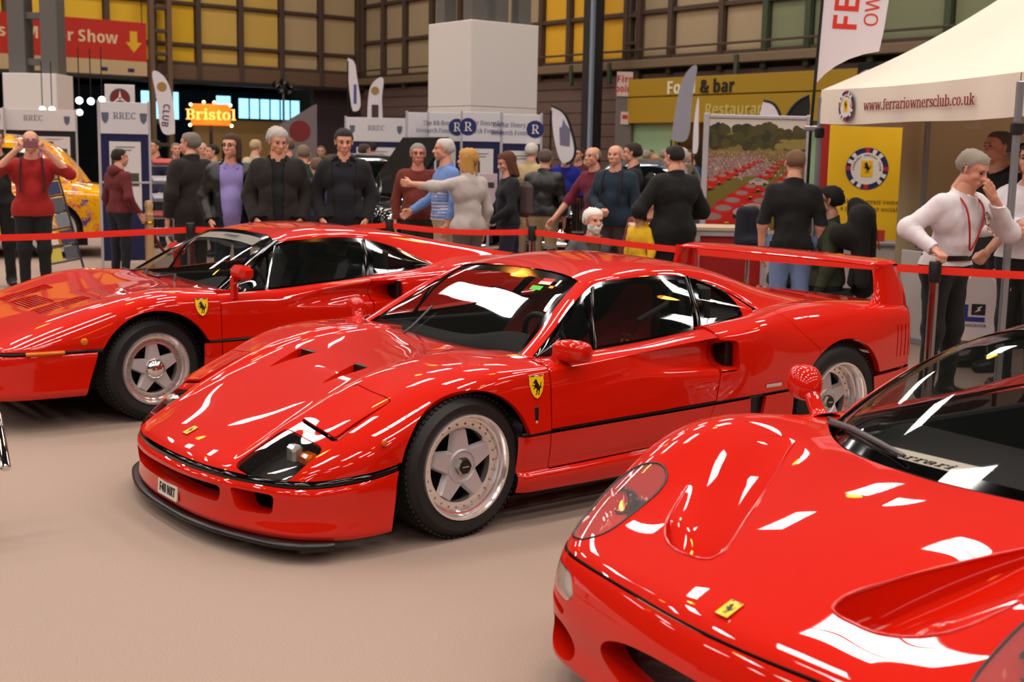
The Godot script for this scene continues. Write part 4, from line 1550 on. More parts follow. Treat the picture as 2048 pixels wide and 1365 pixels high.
func build_gto() -> void:
	var car := thing("sports_car", "red sports car with louvred bonnet and orange indicator, partly cut by the left edge", "car", Vector3(-2.68276, 0, -8.1259), 3.79652, "red sports cars on display")
	var red := paint("red lacquer", Color(.77, .085, .008))
	var black := mat("black trim", Color(0.012, 0.012, 0.012), 0.4)
	var gloss := mat("black gloss", Color(0.01, 0.01, 0.011), 0.08)
	var chrome := mat("chrome", Color(.9, .9, .9), .05, 1.0)
	var clam := net([
		curve_rows(0.0, [[1.02, .48], [1.0, .496], [.9, .530], [.7, .594], [.4, .672], [.15, .720], [-.1, .750], [-.35, .762], [-.62, .75]]),
		curve_rows(0.30, [[1.008, .48], [.988, .496], [.89, .529], [.7, .593], [.4, .673], [.15, .726], [-.1, .757], [-.35, .764], [-.62, .75]]),
		curve_rows(0.52, [[.985, .48], [.966, .495], [.875, .526], [.69, .589], [.4, .674], [.15, .734], [-.1, .768], [-.35, .768], [-.62, .75]]),
		curve_rows(0.64, [[.968, .48], [.95, .494], [.862, .523], [.685, .586], [.4, .677], [.15, .742], [-.1, .778], [-.35, .774], [-.62, .75]]),
		curve_rows(0.75, [[.935, .479, .75], [.918, .492, .752], [.84, .518, .757], [.67, .577, .765], [.39, .668, .775], [.14, .742, .78], [-.1, .780, .78], [-.35, .772, .78], [-.62, .755, .78]]),
		curve_rows(0.85, [[.86, .479, .84], [.845, .490, .845], [.785, .508, .852], [.64, .553, .862], [.38, .633, .873], [.13, .714, .878], [-.1, .754, .88], [-.35, .750, .88], [-.62, .745, .88]]),
		curve_rows(0.91, [[.75, .478, .885], [.74, .485, .888], [.70, .498, .893], [.58, .528, .902], [.36, .588, .912], [.12, .668, .918], [-.1, .706, .92], [-.35, .710, .918], [-.62, .71, .918]]),
		curve_rows(0.925, [[.62, .477, .905], [.612, .480, .906], [.58, .487, .908], [.50, .505, .915], [.32, .54, .925], [.11, .59, .93], [-.1, .615, .933], [-.35, .62, .933], [-.62, .62, .933]]),
		curve_rows(0.93, [[.46, .475, .918], [.455, .4755, .918], [.44, .476, .919], [.40, .476, .922], [.27, .476, .927], [.09, .476, .933], [-.1, .476, .936], [-.35, .476, .938], [-.62, .476, .938]])], 80, 72)
	clam = clam.keep(arch(0.0, .316, .36, .6)).lips(.03)
	clam = clam.keep(func(p: Vector3) -> float: return p.x + .405 if absf(p.z) > .79 else p.x + .58).lips(.02)
	# louvres let into the bonnet
	var beds := [rounded([Vector2(.545, .265), Vector2(.545, .455), Vector2(.225, .455), Vector2(.225, .265)], .01), rounded([Vector2(.545, -.01), Vector2(.545, .20), Vector2(.37, .20), Vector2(.37, -.01)], .01)]
	var bed := Shape.new()
	for b in beds:
		var cu := clam.clip(in_plan(b))
		bed.add(cu[0].pushed(-.014))
		clam = cu[1]
	clam.lips(.016)
	part("front_body", clam.both(), red, car)
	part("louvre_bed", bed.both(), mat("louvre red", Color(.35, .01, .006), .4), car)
	var hood_z := func(x: float) -> float: return lerpf(.672, .634, (x - .4) / .15) if x > .4 else lerpf(.725, .672, (x - .15) / .25)
	for k in 15:
		var x := .235 + .0213 * k
		for sg in [1.0, -1.0]:
			part("slat", Shape.new().box(Vector3.ZERO, Vector3(.014, .006, .176), .002).moved(Transform3D(Basis(Vector3.BACK, -.05), C(x, .36 * sg, hood_z.call(x) - .003))), red, car)
	for k in 8:
		var x := .382 + .0213 * k
		part("slat", Shape.new().box(Vector3.ZERO, Vector3(.014, .006, .39), .002).moved(Transform3D(Basis(Vector3.BACK, -.05), C(x, 0, hood_z.call(x) - .004))), red, car)
	# bumper
	var plan := [[1.02, 0], [1.008, .30], [.985, .52], [.935, .752], [.862, .843], [.752, .888], [.622, .908], [.48, .921], [.36, .928]]
	var zz := [.456, .44, .37, .29, .23, .205]
	var dx := [0.0, .01, .012, .008, .004, -.02]
	var back := [0.0, .004, .025, .05, .066, .072]
	var bc := []
	for c in 6:
		var row := []
		for i in plan.size():
			var s := float(i) / (plan.size() - 1)
			row.append(C(plan[i][0] + dx[c] * (1.0 - s) + back[c] * s, plan[i][1] + dx[c] * s * .6, zz[c]))
		bc.append(row)
	var bump := net(bc, 80, 36)
	var slot := rounded([Vector2(.42, .362), Vector2(.80, .352), Vector2(.79, .292), Vector2(.42, .285)], .02, 4)
	var mouth := rounded([Vector2(-.5, .36), Vector2(.36, .36), Vector2(.36, .26), Vector2(-.5, .26)], .02, 4)
	bump = bump.clip(func(p: Vector3) -> float: return maxf(poly_dist(Vector2(-p.z, p.y), slot), poly_dist(Vector2(-p.z, p.y), mouth)) if p.x > .6 else -.06)[1]
	bump.lips(.08, Vector3.RIGHT)
	part("front_bumper", bump.both(), red, car)
	part("grille", Shape.new().box(C(.88, 0, .32), Vector3(.02, .14, 1.5), .004), black, car)
	var st := []
	for p in plan:
		st.append(C(p[0], p[1], .466))
	st.append(C(.33, .93, .466))
	var sgd := []
	for p in spline(st, 60):
		var out: Vector3 = Vector3(p.x * .7 + .1, 0, p.z).normalized()
		sgd.append([p + Vector3(0, .011, 0) - out * .03, p + Vector3(0, .010, 0) - out * .008, p + Vector3(0, -.010, 0) - out * .008, p + Vector3(0, -.02, 0) - out * .03])
	part("waist_strip", Shape.new().grid(sgd, true).both(), black, car)
	for sg in [1.0, -1.0]:
		part("indicator", Shape.new().tube([C(.757, .893 * sg, .467), C(.65, .909 * sg, .467), C(.548, .919 * sg, .467)], .013, 4), mat("amber strip", Color(.80, .42, .03), .25), car, "long amber indicator lens")
		part("side_marker", Shape.new().ball(C(.434, .919 * sg, .521), Vector3(.022, .022, .010)), mat("amber strip", Color(.80, .42, .03), .25), car)
	# doors, quarters
	var xs := [-.38, -.62, -.86, -1.1, -1.3, -1.5, -1.72]
	var whole := table_net(xs,
		[[.775, .785, .792, .796, .798, .80, .80], .86, [.902, .904, .906, .908, .908, .908, .908], [.918, .92, .922, .92, .915, .91, .90], [.926, .928, .930, .918, .90, .885, .84], [.931, .933, .934, .918, .892, .862, .78], [.933, .935, .937, .932, .918, .90, .82], [.935, .937, .940, .942, .94, .938, .934], [.937, .939, .942, .944, .945, .946, .947], [.938, .940, .943, .945, .946, .947, .948]],
		[[.735, .742, .75, .768, .783, .80, .815], [.745, .752, .76, .777, .79, .806, .82], [.725, .732, .742, .762, .778, .794, .808], [.702, .706, .712, .742, .762, .778, .79], [.68, .682, .690, .722, .742, .757, .768], [.66, .661, .665, .69, .703, .71, .715], [.64, .64, .648, .655, .66, .66, .66], [.62, .62, .628, .632, .638, .64, .642], .55, .478], 80, 80)
	var door := whole.keep(func(p: Vector3) -> float: return minf(-.4095 - p.x, p.x + 1.487)).lips(.02)
	var duct := whole.keep(func(p: Vector3) -> float: return minf(-1.492 - p.x, minf(p.y - .64, .775 - p.y)))
	var lowx := [-.30, -.33, -.40, -.7, -1.2, -1.7, -2.07]
	var flank := table_net(lowx, [[.92, .93, .936, .94, .943, .945, .95], [.918, .928, .933, .936, .938, .94, .945], [.90, .91, .917, .92, .92, .92, .93], [.88, .89, .90, .90, .90, .90, .91]], [.456, .36, .26, .19], 50, 20)
	var fd := flank.clip(func(p: Vector3) -> float: return minf(minf(-.4095 - p.x, p.x + 1.47), p.y - .27), .0025)
	var rear := table_net([-1.46, -1.72, -2.0, -2.25, -2.45, -2.7, -2.95, -3.15],
		[[.78, .77, .74, .62, .60, .60, .60, .58], [.85, .85, .83, .78, .77, .77, .77, .75], [.91, .92, .92, .91, .905, .90, .89, .86], [.938, .95, .953, .952, .952, .948, .935, .89], [.946, .957, .962, .965, .967, .962, .945, .895], [.948, .957, .96, .962, .962, .957, .94, .89]],
		[[.80, .82, .845, .90, .905, .90, .885, .865], [.806, .825, .848, .875, .885, .88, .868, .85], [.79, .80, .815, .83, .838, .835, .825, .81], [.72, .72, .73, .74, .745, .74, .73, .72], .60, .478], 80, 50)
	rear = rear.keep(arch(-2.45, .33, .375, .55)).lips(.03)
	var inlet := rounded([Vector2(-1.38, .788), Vector2(-1.715, .782), Vector2(-1.726, .64), Vector2(-1.38, .64)], .03, 5)
	rear = rear.clip(in_side(inlet))[1].lips(.05)
	rear = rear.keep(func(p: Vector3) -> float: return -1.492 - p.x).lips(.02)
	var lowtail := rows_of([
		[[-2.74, .955, .456], [-2.95, .938, .456], [-3.15, .89, .456], [-3.22, .70, .456], [-3.25, 0, .456]],
		[[-2.76, .94, .33], [-2.95, .92, .33], [-3.13, .87, .33], [-3.20, .68, .33], [-3.23, 0, .33]],
		[[-2.78, .92, .24], [-2.95, .90, .24], [-3.09, .85, .24], [-3.15, .66, .24], [-3.18, 0, .24]]])
	part("rear_bumper", net(lowtail, 40, 12).both(), red, car)
	var tail := rows_of([
		[[-3.15, .58, .865], [-3.19, .3, .868], [-3.20, 0, .87]], [[-3.15, .86, .81], [-3.22, .4, .80], [-3.235, 0, .80]], [[-3.15, .89, .70], [-3.225, .4, .66], [-3.24, 0, .66]], [[-3.15, .89, .478], [-3.22, .4, .478], [-3.235, 0, .478]]])
	part("tail_panel", net(tail, 20, 20).both(), red, car)
	for y in [.64, .44, -.44, -.64]:
		part("tail_lamp", Shape.new().lathe([Vector2(.075, -.02), Vector2(.075, .012), Vector2(.06, .02), Vector2(.0001, .022)], 24, Transform3D(Basis(Vector3.BACK, PI / 2), C(-3.20, y, .64))), mat("lamp red", Color(.5, .01, .01), .1), car)
	part("rear_deck", net(rows_of([
		[[-2.3, 0, .93], [-2.6, 0, .905], [-2.9, 0, .89], [-3.2, 0, .872]], [[-2.3, .62, .905], [-2.6, .62, .902], [-2.9, .62, .885], [-3.15, .62, .864]]]), 12, 8).both(), red, car)
	for sd in 2:
		var sg := 1.0 if sd == 0 else -1.0
		var dn := part("door", door if sd == 0 else door.mirrored(), red, car)
		var dl: Shape = fd[0]
		var sl: Shape = fd[1]
		part("lower_door", dl if sd == 0 else dl.mirrored(), red, dn)
		part("door_handle", Shape.new().box(C(-1.47, .888 * sg, .787), Vector3(.05, .014, .03), .004), black, dn)
		part("sill_panel", sl if sd == 0 else sl.mirrored(), red, car)
		part("intake_duct", duct if sd == 0 else duct.mirrored(), red, car)
		part("intake_throat", Shape.new().box(C(-1.74, .84 * sg, .71), Vector3(.10, .16, .16), .01), black, car)
		part("quarter_panel", rear if sd == 0 else rear.mirrored(), red, car)
		part("waist_strip", Shape.new().tube([C(-.33, .928 * sg, .467), C(-.7, .935 * sg, .467), C(-1.3, .939 * sg, .467), C(-2.05, .945 * sg, .467)], .011, 4), black, car)
		emblem(car, facing(C(-.283, .927 * sg, .682), C(.02, 1.0 * sg, .22)), .11, true)
		# square mirror on an upright
		var mir := Node3D.new()
		mir.name = "door_mirror"
		car.add_child(mir, true)
		mir.position.x = 0.0 if sd == 0 else -.38
		part("stalk", Shape.new().box(C(-.507, .905 * sg, .785), Vector3(.052, .16, .034), .014), red, mir)
		part("housing", Shape.new().box(C(-.532, .965 * sg, .885), Vector3(.095, .09, .175), .026), red, mir)
	# cabin
	var roof := rows_of([
		[[-1.02, 0, 1.078], [-1.15, 0, 1.105], [-1.35, 0, 1.126], [-1.6, 0, 1.122], [-1.85, 0, 1.09], [-2.1, 0, 1.03], [-2.3, 0, .97], [-2.5, 0, .925], [-2.7, 0, .90]],
		[[-1.012, .25, 1.074], [-1.15, .25, 1.101], [-1.35, .25, 1.121], [-1.6, .25, 1.118], [-1.85, .25, 1.088], [-2.1, .25, 1.03], [-2.3, .25, .972], [-2.5, .25, .93], [-2.7, .25, .90]],
		[[-.99, .42, 1.064], [-1.15, .43, 1.09], [-1.35, .43, 1.107], [-1.6, .43, 1.105], [-1.85, .44, 1.083], [-2.1, .45, 1.045], [-2.35, .46, .998], [-2.62, .47, .950], [-2.90, .48, .90]],
		[[-.968, .51, 1.05], [-1.14, .515, 1.072], [-1.35, .518, 1.087], [-1.6, .52, 1.083], [-1.83, .53, 1.055], [-2.08, .54, 1.015], [-2.35, .56, .97], [-2.62, .575, .93], [-2.88, .59, .893]],
		[[-.965, .555, 1.03], [-1.13, .56, 1.055], [-1.35, .56, 1.066], [-1.6, .56, 1.052], [-1.78, .585, 1.016], [-1.92, .63, .968], [-2.02, .69, .91], [-2.10, .735, .872], [-2.16, .77, .852]],
		[[-.972, .565, 1.018], [-1.13, .57, 1.043], [-1.35, .57, 1.054], [-1.6, .57, 1.04], [-1.77, .595, 1.006], [-1.90, .638, .958], [-2.0, .695, .90], [-2.07, .74, .864], [-2.12, .775, .845]]])
	var rf := net(roof, 80, 56)
	var bk := rounded([Vector2(-1.78, -.5), Vector2(-2.2, -.5), Vector2(-2.2, .41), Vector2(-1.78, .38)], .04, 4)
	var sp := rf.clip(in_plan(bk), .002)
	part("roof", sp[1].lips(.015).both(), red, car)
	part("rear_window", sp[0].both(), pane("car glass", Color(.10, .12, .11), .28), car)
	var ws := net(rows_of([
		[[-.43, 0, .745], [-.62, 0, .874], [-.82, 0, .988], [-1.018, 0, 1.076]],
		[[-.435, .30, .748], [-.62, .28, .876], [-.815, .27, .987], [-1.010, .26, 1.072]],
		[[-.45, .54, .750], [-.625, .50, .873], [-.81, .46, .980], [-.990, .42, 1.062]],
		[[-.478, .70, .748], [-.638, .645, .853], [-.80, .58, .955], [-.965, .515, 1.046]]]), 36, 36)
	var inset := func(p: Vector3) -> float:
		var s := clampf((p.y - .745) / .32, 0, 1)
		return minf(lerpf(.672, .485, s) - absf(p.z), minf(1.052 - absf(p.z) * absf(p.z) * .09 - p.y, p.y - .735))
	part("windscreen", ws.keep(inset).both(), pane("car glass", Color(.10, .12, .11), .28), car)
	part("windscreen_surround", ws.pushed(-.003).clip(inset)[1].both(), gloss, car)
	part("sun_strip", net(rows_of([
		[[-.875, 0, 1.022], [-.965, 0, 1.058]], [[-.87, .25, 1.018], [-.96, .25, 1.054]], [[-.855, .44, 1.008], [-.94, .42, 1.044]]]), 6, 14).both(), mat("strip grey", Color(.42, .40, .36), .6), car, "grey lettered strip across the top of the windscreen")
	lettering(car, "strip_letters", "F E R R A R I", .028, Transform3D(facing(C(-.912, 0, 1.042), C(.45, 0, 1), C(-1, 0, .45)).basis * Basis(Vector3.BACK, 0.0), C(-.912, 0, 1.047)), black, "Droid Sans", 700)
	var pin := []
	var pout := []
	for p in [[-.455, .70, .742], [-.635, .643, .854], [-.80, .578, .957], [-.975, .508, 1.05]]:
		pin.append(C(p[0], p[1], p[2]))
	for p in [[-.470, .775, .742], [-.65, .712, .858], [-.82, .645, .955], [-.99, .575, 1.035]]:
		pout.append(C(p[0], p[1], p[2]))
	var pil := ruled(pin, pout, .012, 26, 10)
	part("windscreen_pillar", pil, gloss, car)
	part("windscreen_pillar", pil.mirrored(), gloss, car)
	var top := []
	var bot := []
	for p in [[-.485, .775, .745], [-.73, .68, .90], [-.975, .578, 1.025], [-1.15, .572, 1.046], [-1.4, .57, 1.056], [-1.65, .575, 1.036], [-1.80, .605, .995], [-1.93, .655, .94], [-2.08, .745, .862]]:
		top.append(C(p[0], p[1], p[2]))
	for p in [[-.482, .780, .738], [-.63, .787, .740], [-.78, .793, .745], [-.98, .796, .758], [-1.22, .798, .777], [-1.50, .80, .80], [-1.70, .80, .815], [-1.88, .79, .826], [-2.08, .765, .838]]:
		bot.append(C(p[0], p[1], p[2]))
	var side := ruled(top, bot, .014, 70, 26)
	var w0 := PackedVector2Array([Vector2(-.54, .757), Vector2(-.855, .957), Vector2(-.775, .757)])
	var w1 := rounded([Vector2(-.875, .962), Vector2(-.97, 1.012), Vector2(-1.05, 1.025), Vector2(-1.4, 1.034), Vector2(-1.59, 1.018), Vector2(-1.492, .813), Vector2(-1.2, .787), Vector2(-.80, .760)], .012)
	var w2 := rounded([Vector2(-1.66, 1.0), Vector2(-1.575, .82), Vector2(-1.95, .845), Vector2(-1.80, .955)], .015)
	var s0 := side.clip(in_side(w0))
	var s1: Array = s0[1].clip(in_side(w1))
	var s2: Array = s1[1].clip(in_side(w2))
	for sd in 2:
		var sg := 1.0 if sd == 0 else -1.0
		part("window_surround", s2[1] if sd == 0 else s2[1].mirrored(), gloss, car)
		for gl in [s0[0], s1[0], s2[0]]:
			part("side_window", gl if sd == 0 else gl.mirrored(), pane("car glass", Color(.10, .12, .11), .28), car)
		part("window_bar", Shape.new().tube([C(-.945, .60 * sg, 1.01), C(-.85, .71 * sg, .88), C(-.78, .805 * sg, .752)], .008, 8), chrome, car)
		part("window_bar", Shape.new().tube([C(-1.62, .585 * sg, 1.03), C(-1.57, .71 * sg, .92), C(-1.525, .808 * sg, .805)], .014, 8), gloss, car)
	var dark := mat("cabin dark", Color(.016, .015, .015), .8)
	part("cabin_floor", Shape.new().box(C(-1.0, 0, .22), Vector3(1.3, .04, 1.4), .01), dark, car)
	part("rear_bulkhead", Shape.new().box(C(-1.74, 0, .60), Vector3(.04, .72, 1.4), .01), dark, car)
	part("front_bulkhead", Shape.new().box(C(-.40, 0, .46), Vector3(.04, .5, 1.4), .01), dark, car)
	part("nose_floor", Shape.new().box(C(.35, 0, .22), Vector3(.95, .04, 1.1), .01), dark, car)
	part("tail_floor", Shape.new().box(C(-2.4, 0, .24), Vector3(1.4, .04, 1.1), .01), dark, car)
	for sg in [1.0, -1.0]:
		part("inner_panel", Shape.new().box(C(-1.1, .74 * sg, .48), Vector3(1.25, .5, .05), .01), dark, car)
		part("wheel_well", Shape.new().box(C(.0, .62 * sg, .40), Vector3(.6, .44, .04), .01), dark, car)
		part("wheel_well", Shape.new().box(C(-2.45, .58 * sg, .42), Vector3(.72, .6, .04), .01), dark, car)
		var seat := Node3D.new()
		seat.name = "seat"
		car.add_child(seat, true)
		var hide := mat("seat hide", Color(.03, .035, .045), .5)
		part("cushion", Shape.new().box(C(-1.08, .36 * sg, .36), Vector3(.48, .14, .5), .05), hide, seat)
		part("backrest", Shape.new().box(Vector3.ZERO, Vector3(.12, .56, .48), .05).moved(Transform3D(Basis(Vector3.BACK, .38), C(-1.42, .36 * sg, .64))), hide, seat)
		part("headrest", Shape.new().box(Vector3.ZERO, Vector3(.08, .15, .24), .035).moved(Transform3D(Basis(Vector3.BACK, .3), C(-1.55, .36 * sg, .95))), hide, seat)
	part("dashboard", net(rows_of([
		[[-.45, .68, .6], [-.5, .68, .72], [-.62, .68, .745], [-.74, .68, .735], [-.80, .68, .66], [-.80, .68, .5]],
		[[-.45, .36, .6], [-.5, .36, .72], [-.62, .36, .79], [-.76, .36, .79], [-.83, .36, .70], [-.82, .36, .5]],
		[[-.45, 0, .6], [-.5, 0, .72], [-.62, 0, .74], [-.74, 0, .73], [-.80, 0, .65], [-.80, 0, .5]],
		[[-.45, -.68, .6], [-.5, -.68, .72], [-.62, -.68, .74], [-.74, -.68, .73], [-.80, -.68, .65], [-.80, -.68, .5]]]), 26, 20), mat("dash black", Color(.022, .021, .021), .85), car)
	var sw := []
	for k in 25:
		var a := TAU * k / 24.0
		sw.append(C(-.92 + sin(a) * .06, .36 + cos(a) * .175, .73 + sin(a) * .165))
	part("steering_wheel", Shape.new().tube(sw, .016, 8, false), mat("wheel leather", Color(.02, .02, .02), .5), car)
	for y in [.12, -.38]:
		part("wiper", Shape.new().tube([C(-.44, y, .752), C(-.46, y - .02, .80), C(-.42, y - .25, .765), C(-.43, y - .42, .770)], .009, 6), black, car)
	wheel(car, C(0, .768, .316), .316, .225, .214, .035, true, .10, true)
	wheel(car, C(0, -.768, .316), .316, .225, .214, .035, false, .10, true)
	wheel(car, C(-2.45, .80, .326), .326, .265, .214, .06, true, 0.0, true)
	wheel(car, C(-2.45, -.80, .326), .326, .265, .214, .06, false, 0.0, true)

# ---------------------------------------------------------------- the round-nosed car in the right foreground
func build_f50() -> void:
	var car := thing("sports_car", "red sports car with deep bonnet nostrils and round nose, in the right foreground", "car", Vector3(1.32211, 0, -3.58298), 3.72628, "red sports cars on display")
	var red := paint("red lacquer", Color(.77, .085, .008))
	var black := mat("black trim", Color(0.012, 0.012, 0.012), 0.4)
	var gloss := mat("black gloss", Color(0.01, 0.01, 0.011), 0.08)
	var hood := net([
		curve_rows(0.0, [[.965, .441], [.945, .463], [.90, .490], [.80, .532], [.65, .592], [.5, .643], [.35, .684], [.2, .714], [.05, .737], [-.18, .745]]),
		curve_rows(0.15, [[.960, .441], [.940, .463], [.895, .490], [.80, .530], [.65, .590], [.5, .642], [.35, .684], [.2, .715], [.05, .737], [-.18, .745]]),
		curve_rows(0.30, [[.943, .441], [.924, .461], [.88, .487], [.79, .526], [.645, .585], [.5, .634], [.35, .677], [.2, .709], [.05, .732], [-.18, .742]]),
		curve_rows(0.45, [[.926, .441], [.907, .460], [.865, .484], [.78, .521], [.64, .578], [.5, .628], [.35, .673], [.2, .706], [.05, .727], [-.18, .735]]),
		curve_rows(0.60, [[.905, .441], [.887, .459], [.845, .483], [.765, .525], [.63, .592], [.495, .655], [.35, .708], [.2, .737], [.05, .745], [-.18, .736]]),
		curve_rows(0.72, [[.880, .441], [.862, .458], [.822, .485], [.745, .535], [.615, .617], [.485, .699], [.345, .760], [.2, .784], [.05, .778], [-.18, .75]]),
		curve_rows(0.80, [[.845, .441, .785], [.83, .457, .79], [.795, .484, .795], [.72, .540, .80], [.60, .624, .80], [.475, .704, .80], [.34, .763, .80], [.2, .784, .80], [.05, .777, .80], [-.18, .748, .80]]),
		curve_rows(0.86, [[.79, .441, .84], [.775, .455, .845], [.745, .478, .855], [.68, .522, .868], [.575, .598, .878], [.46, .674, .884], [.33, .73, .887], [.2, .752, .888], [.05, .748, .888], [-.18, .725, .888]]),
		curve_rows(0.91, [[.70, .441, .89], [.69, .453, .893], [.665, .471, .90], [.61, .503, .912], [.53, .563, .922], [.43, .624, .93], [.31, .67, .935], [.19, .69, .938], [.05, .69, .938], [-.18, .68, .935]]),
		curve_rows(0.94, [[.58, .441, .93], [.573, .449, .932], [.555, .461, .935], [.52, .481, .94], [.46, .511, .948], [.38, .541, .953], [.28, .565, .957], [.17, .575, .96], [.05, .575, .96], [-.18, .57, .96]]),
		curve_rows(0.96, [[.45, .441, .953], [.447, .441, .953], [.44, .441, .954], [.42, .441, .955], [.38, .441, .958], [.32, .441, .96], [.24, .441, .963], [.14, .441, .966], [.04, .441, .968], [-.18, .441, .968]])], 110, 120)
	hood = hood.keep(arch(0.0, .315, .36, .6)).lips(.03)
	var cowl := func(y: float) -> float: return .112 - .42 * y * y - .5 * pow(absf(y), 4.0)
	hood = hood.keep(func(p: Vector3) -> float: return p.x - cowl.call(p.z) if absf(p.z) < .70 else (p.x + .16)).lips(.03)
	# headlamps
	var hlp := PackedVector2Array()
	for p in spline([Vector2(.842, .715), Vector2(.80, .652), Vector2(.70, .636), Vector2(.595, .640), Vector2(.545, .668), Vector2(.528, .72), Vector2(.552, .79), Vector2(.60, .846), Vector2(.67, .862), Vector2(.762, .828), Vector2(.825, .785), Vector2(.842, .715)], 48):
		hlp.append(p)
	hlp.remove_at(hlp.size() - 1)
	var h2 := hood.clip(in_plan(hlp), .002)
	var lens: Shape = h2[0]
	hood = h2[1]
	hood.lips(.02)
	# nostrils: hollows that start at a lip in the nose and run out towards the windscreen
	var inner := [Vector2(.775, .30), Vector2(.765, .225), Vector2(.72, .215), Vector2(.65, .245), Vector2(.55, .297), Vector2(.45, .352), Vector2(.35, .410), Vector2(.25, .470), Vector2(.15, .530), Vector2(.08, .566)]
	var outer := [Vector2(.08, .580), Vector2(.16, .618), Vector2(.27, .635), Vector2(.38, .628), Vector2(.50, .598), Vector2(.60, .555), Vector2(.69, .500), Vector2(.745, .430), Vector2(.772, .36), Vector2(.775, .30)]
	var si := spline(inner, 40)
	var so := spline(outer, 40)
	var nose := PackedVector2Array()
	for p in si:
		nose.append(p)
	for i in range(0, so.size() - 1):
		nose.append(so[i])
	var h3 := hood.clip(in_plan(nose))
	hood = h3[1]
	var edge := hood.rim_path(si + so)
	var hollow: Shape = h3[0]
	for i in hollow.v.size():
		var p := hollow.v[i]
		var x := p.x
		var y := absf(p.z)
		var yi := lerpf(.215, .566, clampf((.72 - x) / .64, 0, 1))
		var yo := .635 if x < .35 else lerpf(.635, .43, clampf((x - .35) / .40, 0, 1) ** 1.4)
		var f := clampf((yo - y) / maxf(yo - yi, .04), 0, 1)
		var s := f * f * (3.0 - 2.0 * f)
		var d := .145 * clampf((x - .09) / .66, 0, 1) ** 1.1
		if x > .70:
			d *= 1.0 - .12 * (x - .70) / .08
		hollow.v[i].y -= d * lerpf(s, 1.0, clampf((x - .66) / .11, 0, 1) * .45)
	hollow.smooth()
	hood.lips(.15, Vector3.UP)
	part("bonnet", hood.both(), red, car)
	for sd in 2:
		part("nostril", hollow if sd == 0 else hollow.mirrored(), red, car)
		var bead := Shape.new().tube(edge.slice(0, 38), .005, 6, false)
		part("nostril_edge", bead if sd == 0 else bead.mirrored(), red, car)
		var bead2 := Shape.new().tube(edge.slice(60, 80), .005, 6, false)
		part("nostril_edge", bead2 if sd == 0 else bead2.mirrored(), red, car)
		var sg := 1.0 if sd == 0 else -1.0
		var l := Node3D.new()
		l.name = "headlamp"
		car.add_child(l, true)
		part("lens", lens if sd == 0 else lens.mirrored(), pane("clear lens", Color(.85, .8, .8), .10), l)
		var hr := lens.v[0]
		var ring := []
		for p in hlp:
			var best := INF
			var at := Vector3.ZERO
			for i in lens.rim:
				var d := Vector2(lens.v[i].x - p.x, -lens.v[i].z - p.y).length_squared()
				if d < best:
					best = d
					at = lens.v[i]
			ring.append(Vector3(at.x, at.y, at.z * sg))
		ring.append(ring[0])
		part("gasket", Shape.new().tube(ring, .004, 6, false), mat("gasket grey", Color(.10, .10, .10), .3), l)
		var bk := Shape.new().add(lens)
		for i in bk.v.size():
			var e := poly_dist(Vector2(bk.v[i].x, -bk.v[i].z), hlp)
			bk.v[i].y -= .10 * clampf(e / .05, 0, 1)
		bk.smooth()
		part("bucket", bk if sd == 0 else bk.mirrored(), red, l)
		for q in [[.62, .80, .545], [.64, .70, .535]]:
			var face := Transform3D(Basis(Vector3.BACK, -PI / 2 + .35), C(q[0], q[1] * sg, q[2]))
			part("projector", Shape.new().lathe([Vector2(.046, -.06), Vector2(.046, .0), Vector2(.040, .004), Vector2(.034, -.012), Vector2(.0001, -.02)], 24, face), mat("lamp smoke", Color(.05, .045, .045), .15, .4), l)
	emblem(car, facing(C(.898, 0, .4945), C(.42, 0, 1), C(-1, 0, .42)), .062, false)
	# nose below the seam
	var plan := [[.968, 0], [.958, .18], [.944, .32], [.922, .50], [.886, .72], [.842, .80], [.775, .862], [.68, .905], [.56, .938], [.40, .955]]
	var zz := [.431, .415, .37, .31, .25, .19, .14, .11, .095]
	var fx := [.0, .012, .032, .045, .046, .040, .046, .040, .010]
	var bc := []
	for c in zz.size():
		var row := []
		for i in plan.size():
			var s := float(i) / (plan.size() - 1)
			row.append(C(plan[i][0] + fx[c] * (1.0 - s * s), plan[i][1] + fx[c] * s * .35, zz[c]))
		bc.append(row)
	var bump := net(bc, 100, 60)
	var mouth := PackedVector2Array()
	for k in 40:
		var a := TAU * k / 40.0
		mouth.append(Vector2(pow(absf(cos(a)), .7) * signf(cos(a)) * .44, .245 + sin(a) * .082))
	var oval := PackedVector2Array()
	for k in 28:
		var a := TAU * k / 28.0
		oval.append(Vector2(.70 + cos(a) * .105 + sin(a) * .02, .185 + sin(a) * .058))
	var lampp := rounded([Vector2(.615, .345), Vector2(.655, .395), Vector2(.78, .405), Vector2(.80, .37), Vector2(.76, .325), Vector2(.65, .312)], .02, 4)
	var gill := rounded([Vector2(.66, .285), Vector2(.79, .315), Vector2(.80, .295), Vector2(.67, .262)], .01, 3)
	var fv := func(p: Vector3) -> Vector2: return Vector2(-p.z, p.y)
	var m1 := bump.clip(func(p: Vector3) -> float: return maxf(poly_dist(fv.call(p), mouth), poly_dist(fv.call(p), oval)) if p.x > .55 else -.06)
	bump = m1[1]
	bump.lips(.13, Vector3.RIGHT)
	var m2 := bump.clip(func(p: Vector3) -> float: return poly_dist(fv.call(p), lampp) if p.x > .55 else -.06, .0015)
	bump = m2[1]
	bump.lips(.02, Vector3.RIGHT)
	var cl: Shape = m2[0]
	var m3 := bump.clip(func(p: Vector3) -> float: return poly_dist(fv.call(p), gill) if p.x > .55 else -.06)
	bump = m3[1]
	bump.lips(.03, Vector3.RIGHT)
	part("front_bumper", bump.both(), red, car)
	part("grille", Shape.new().box(C(.87, 0, .245), Vector3(.02, .19, 1.1), .004), black, car)
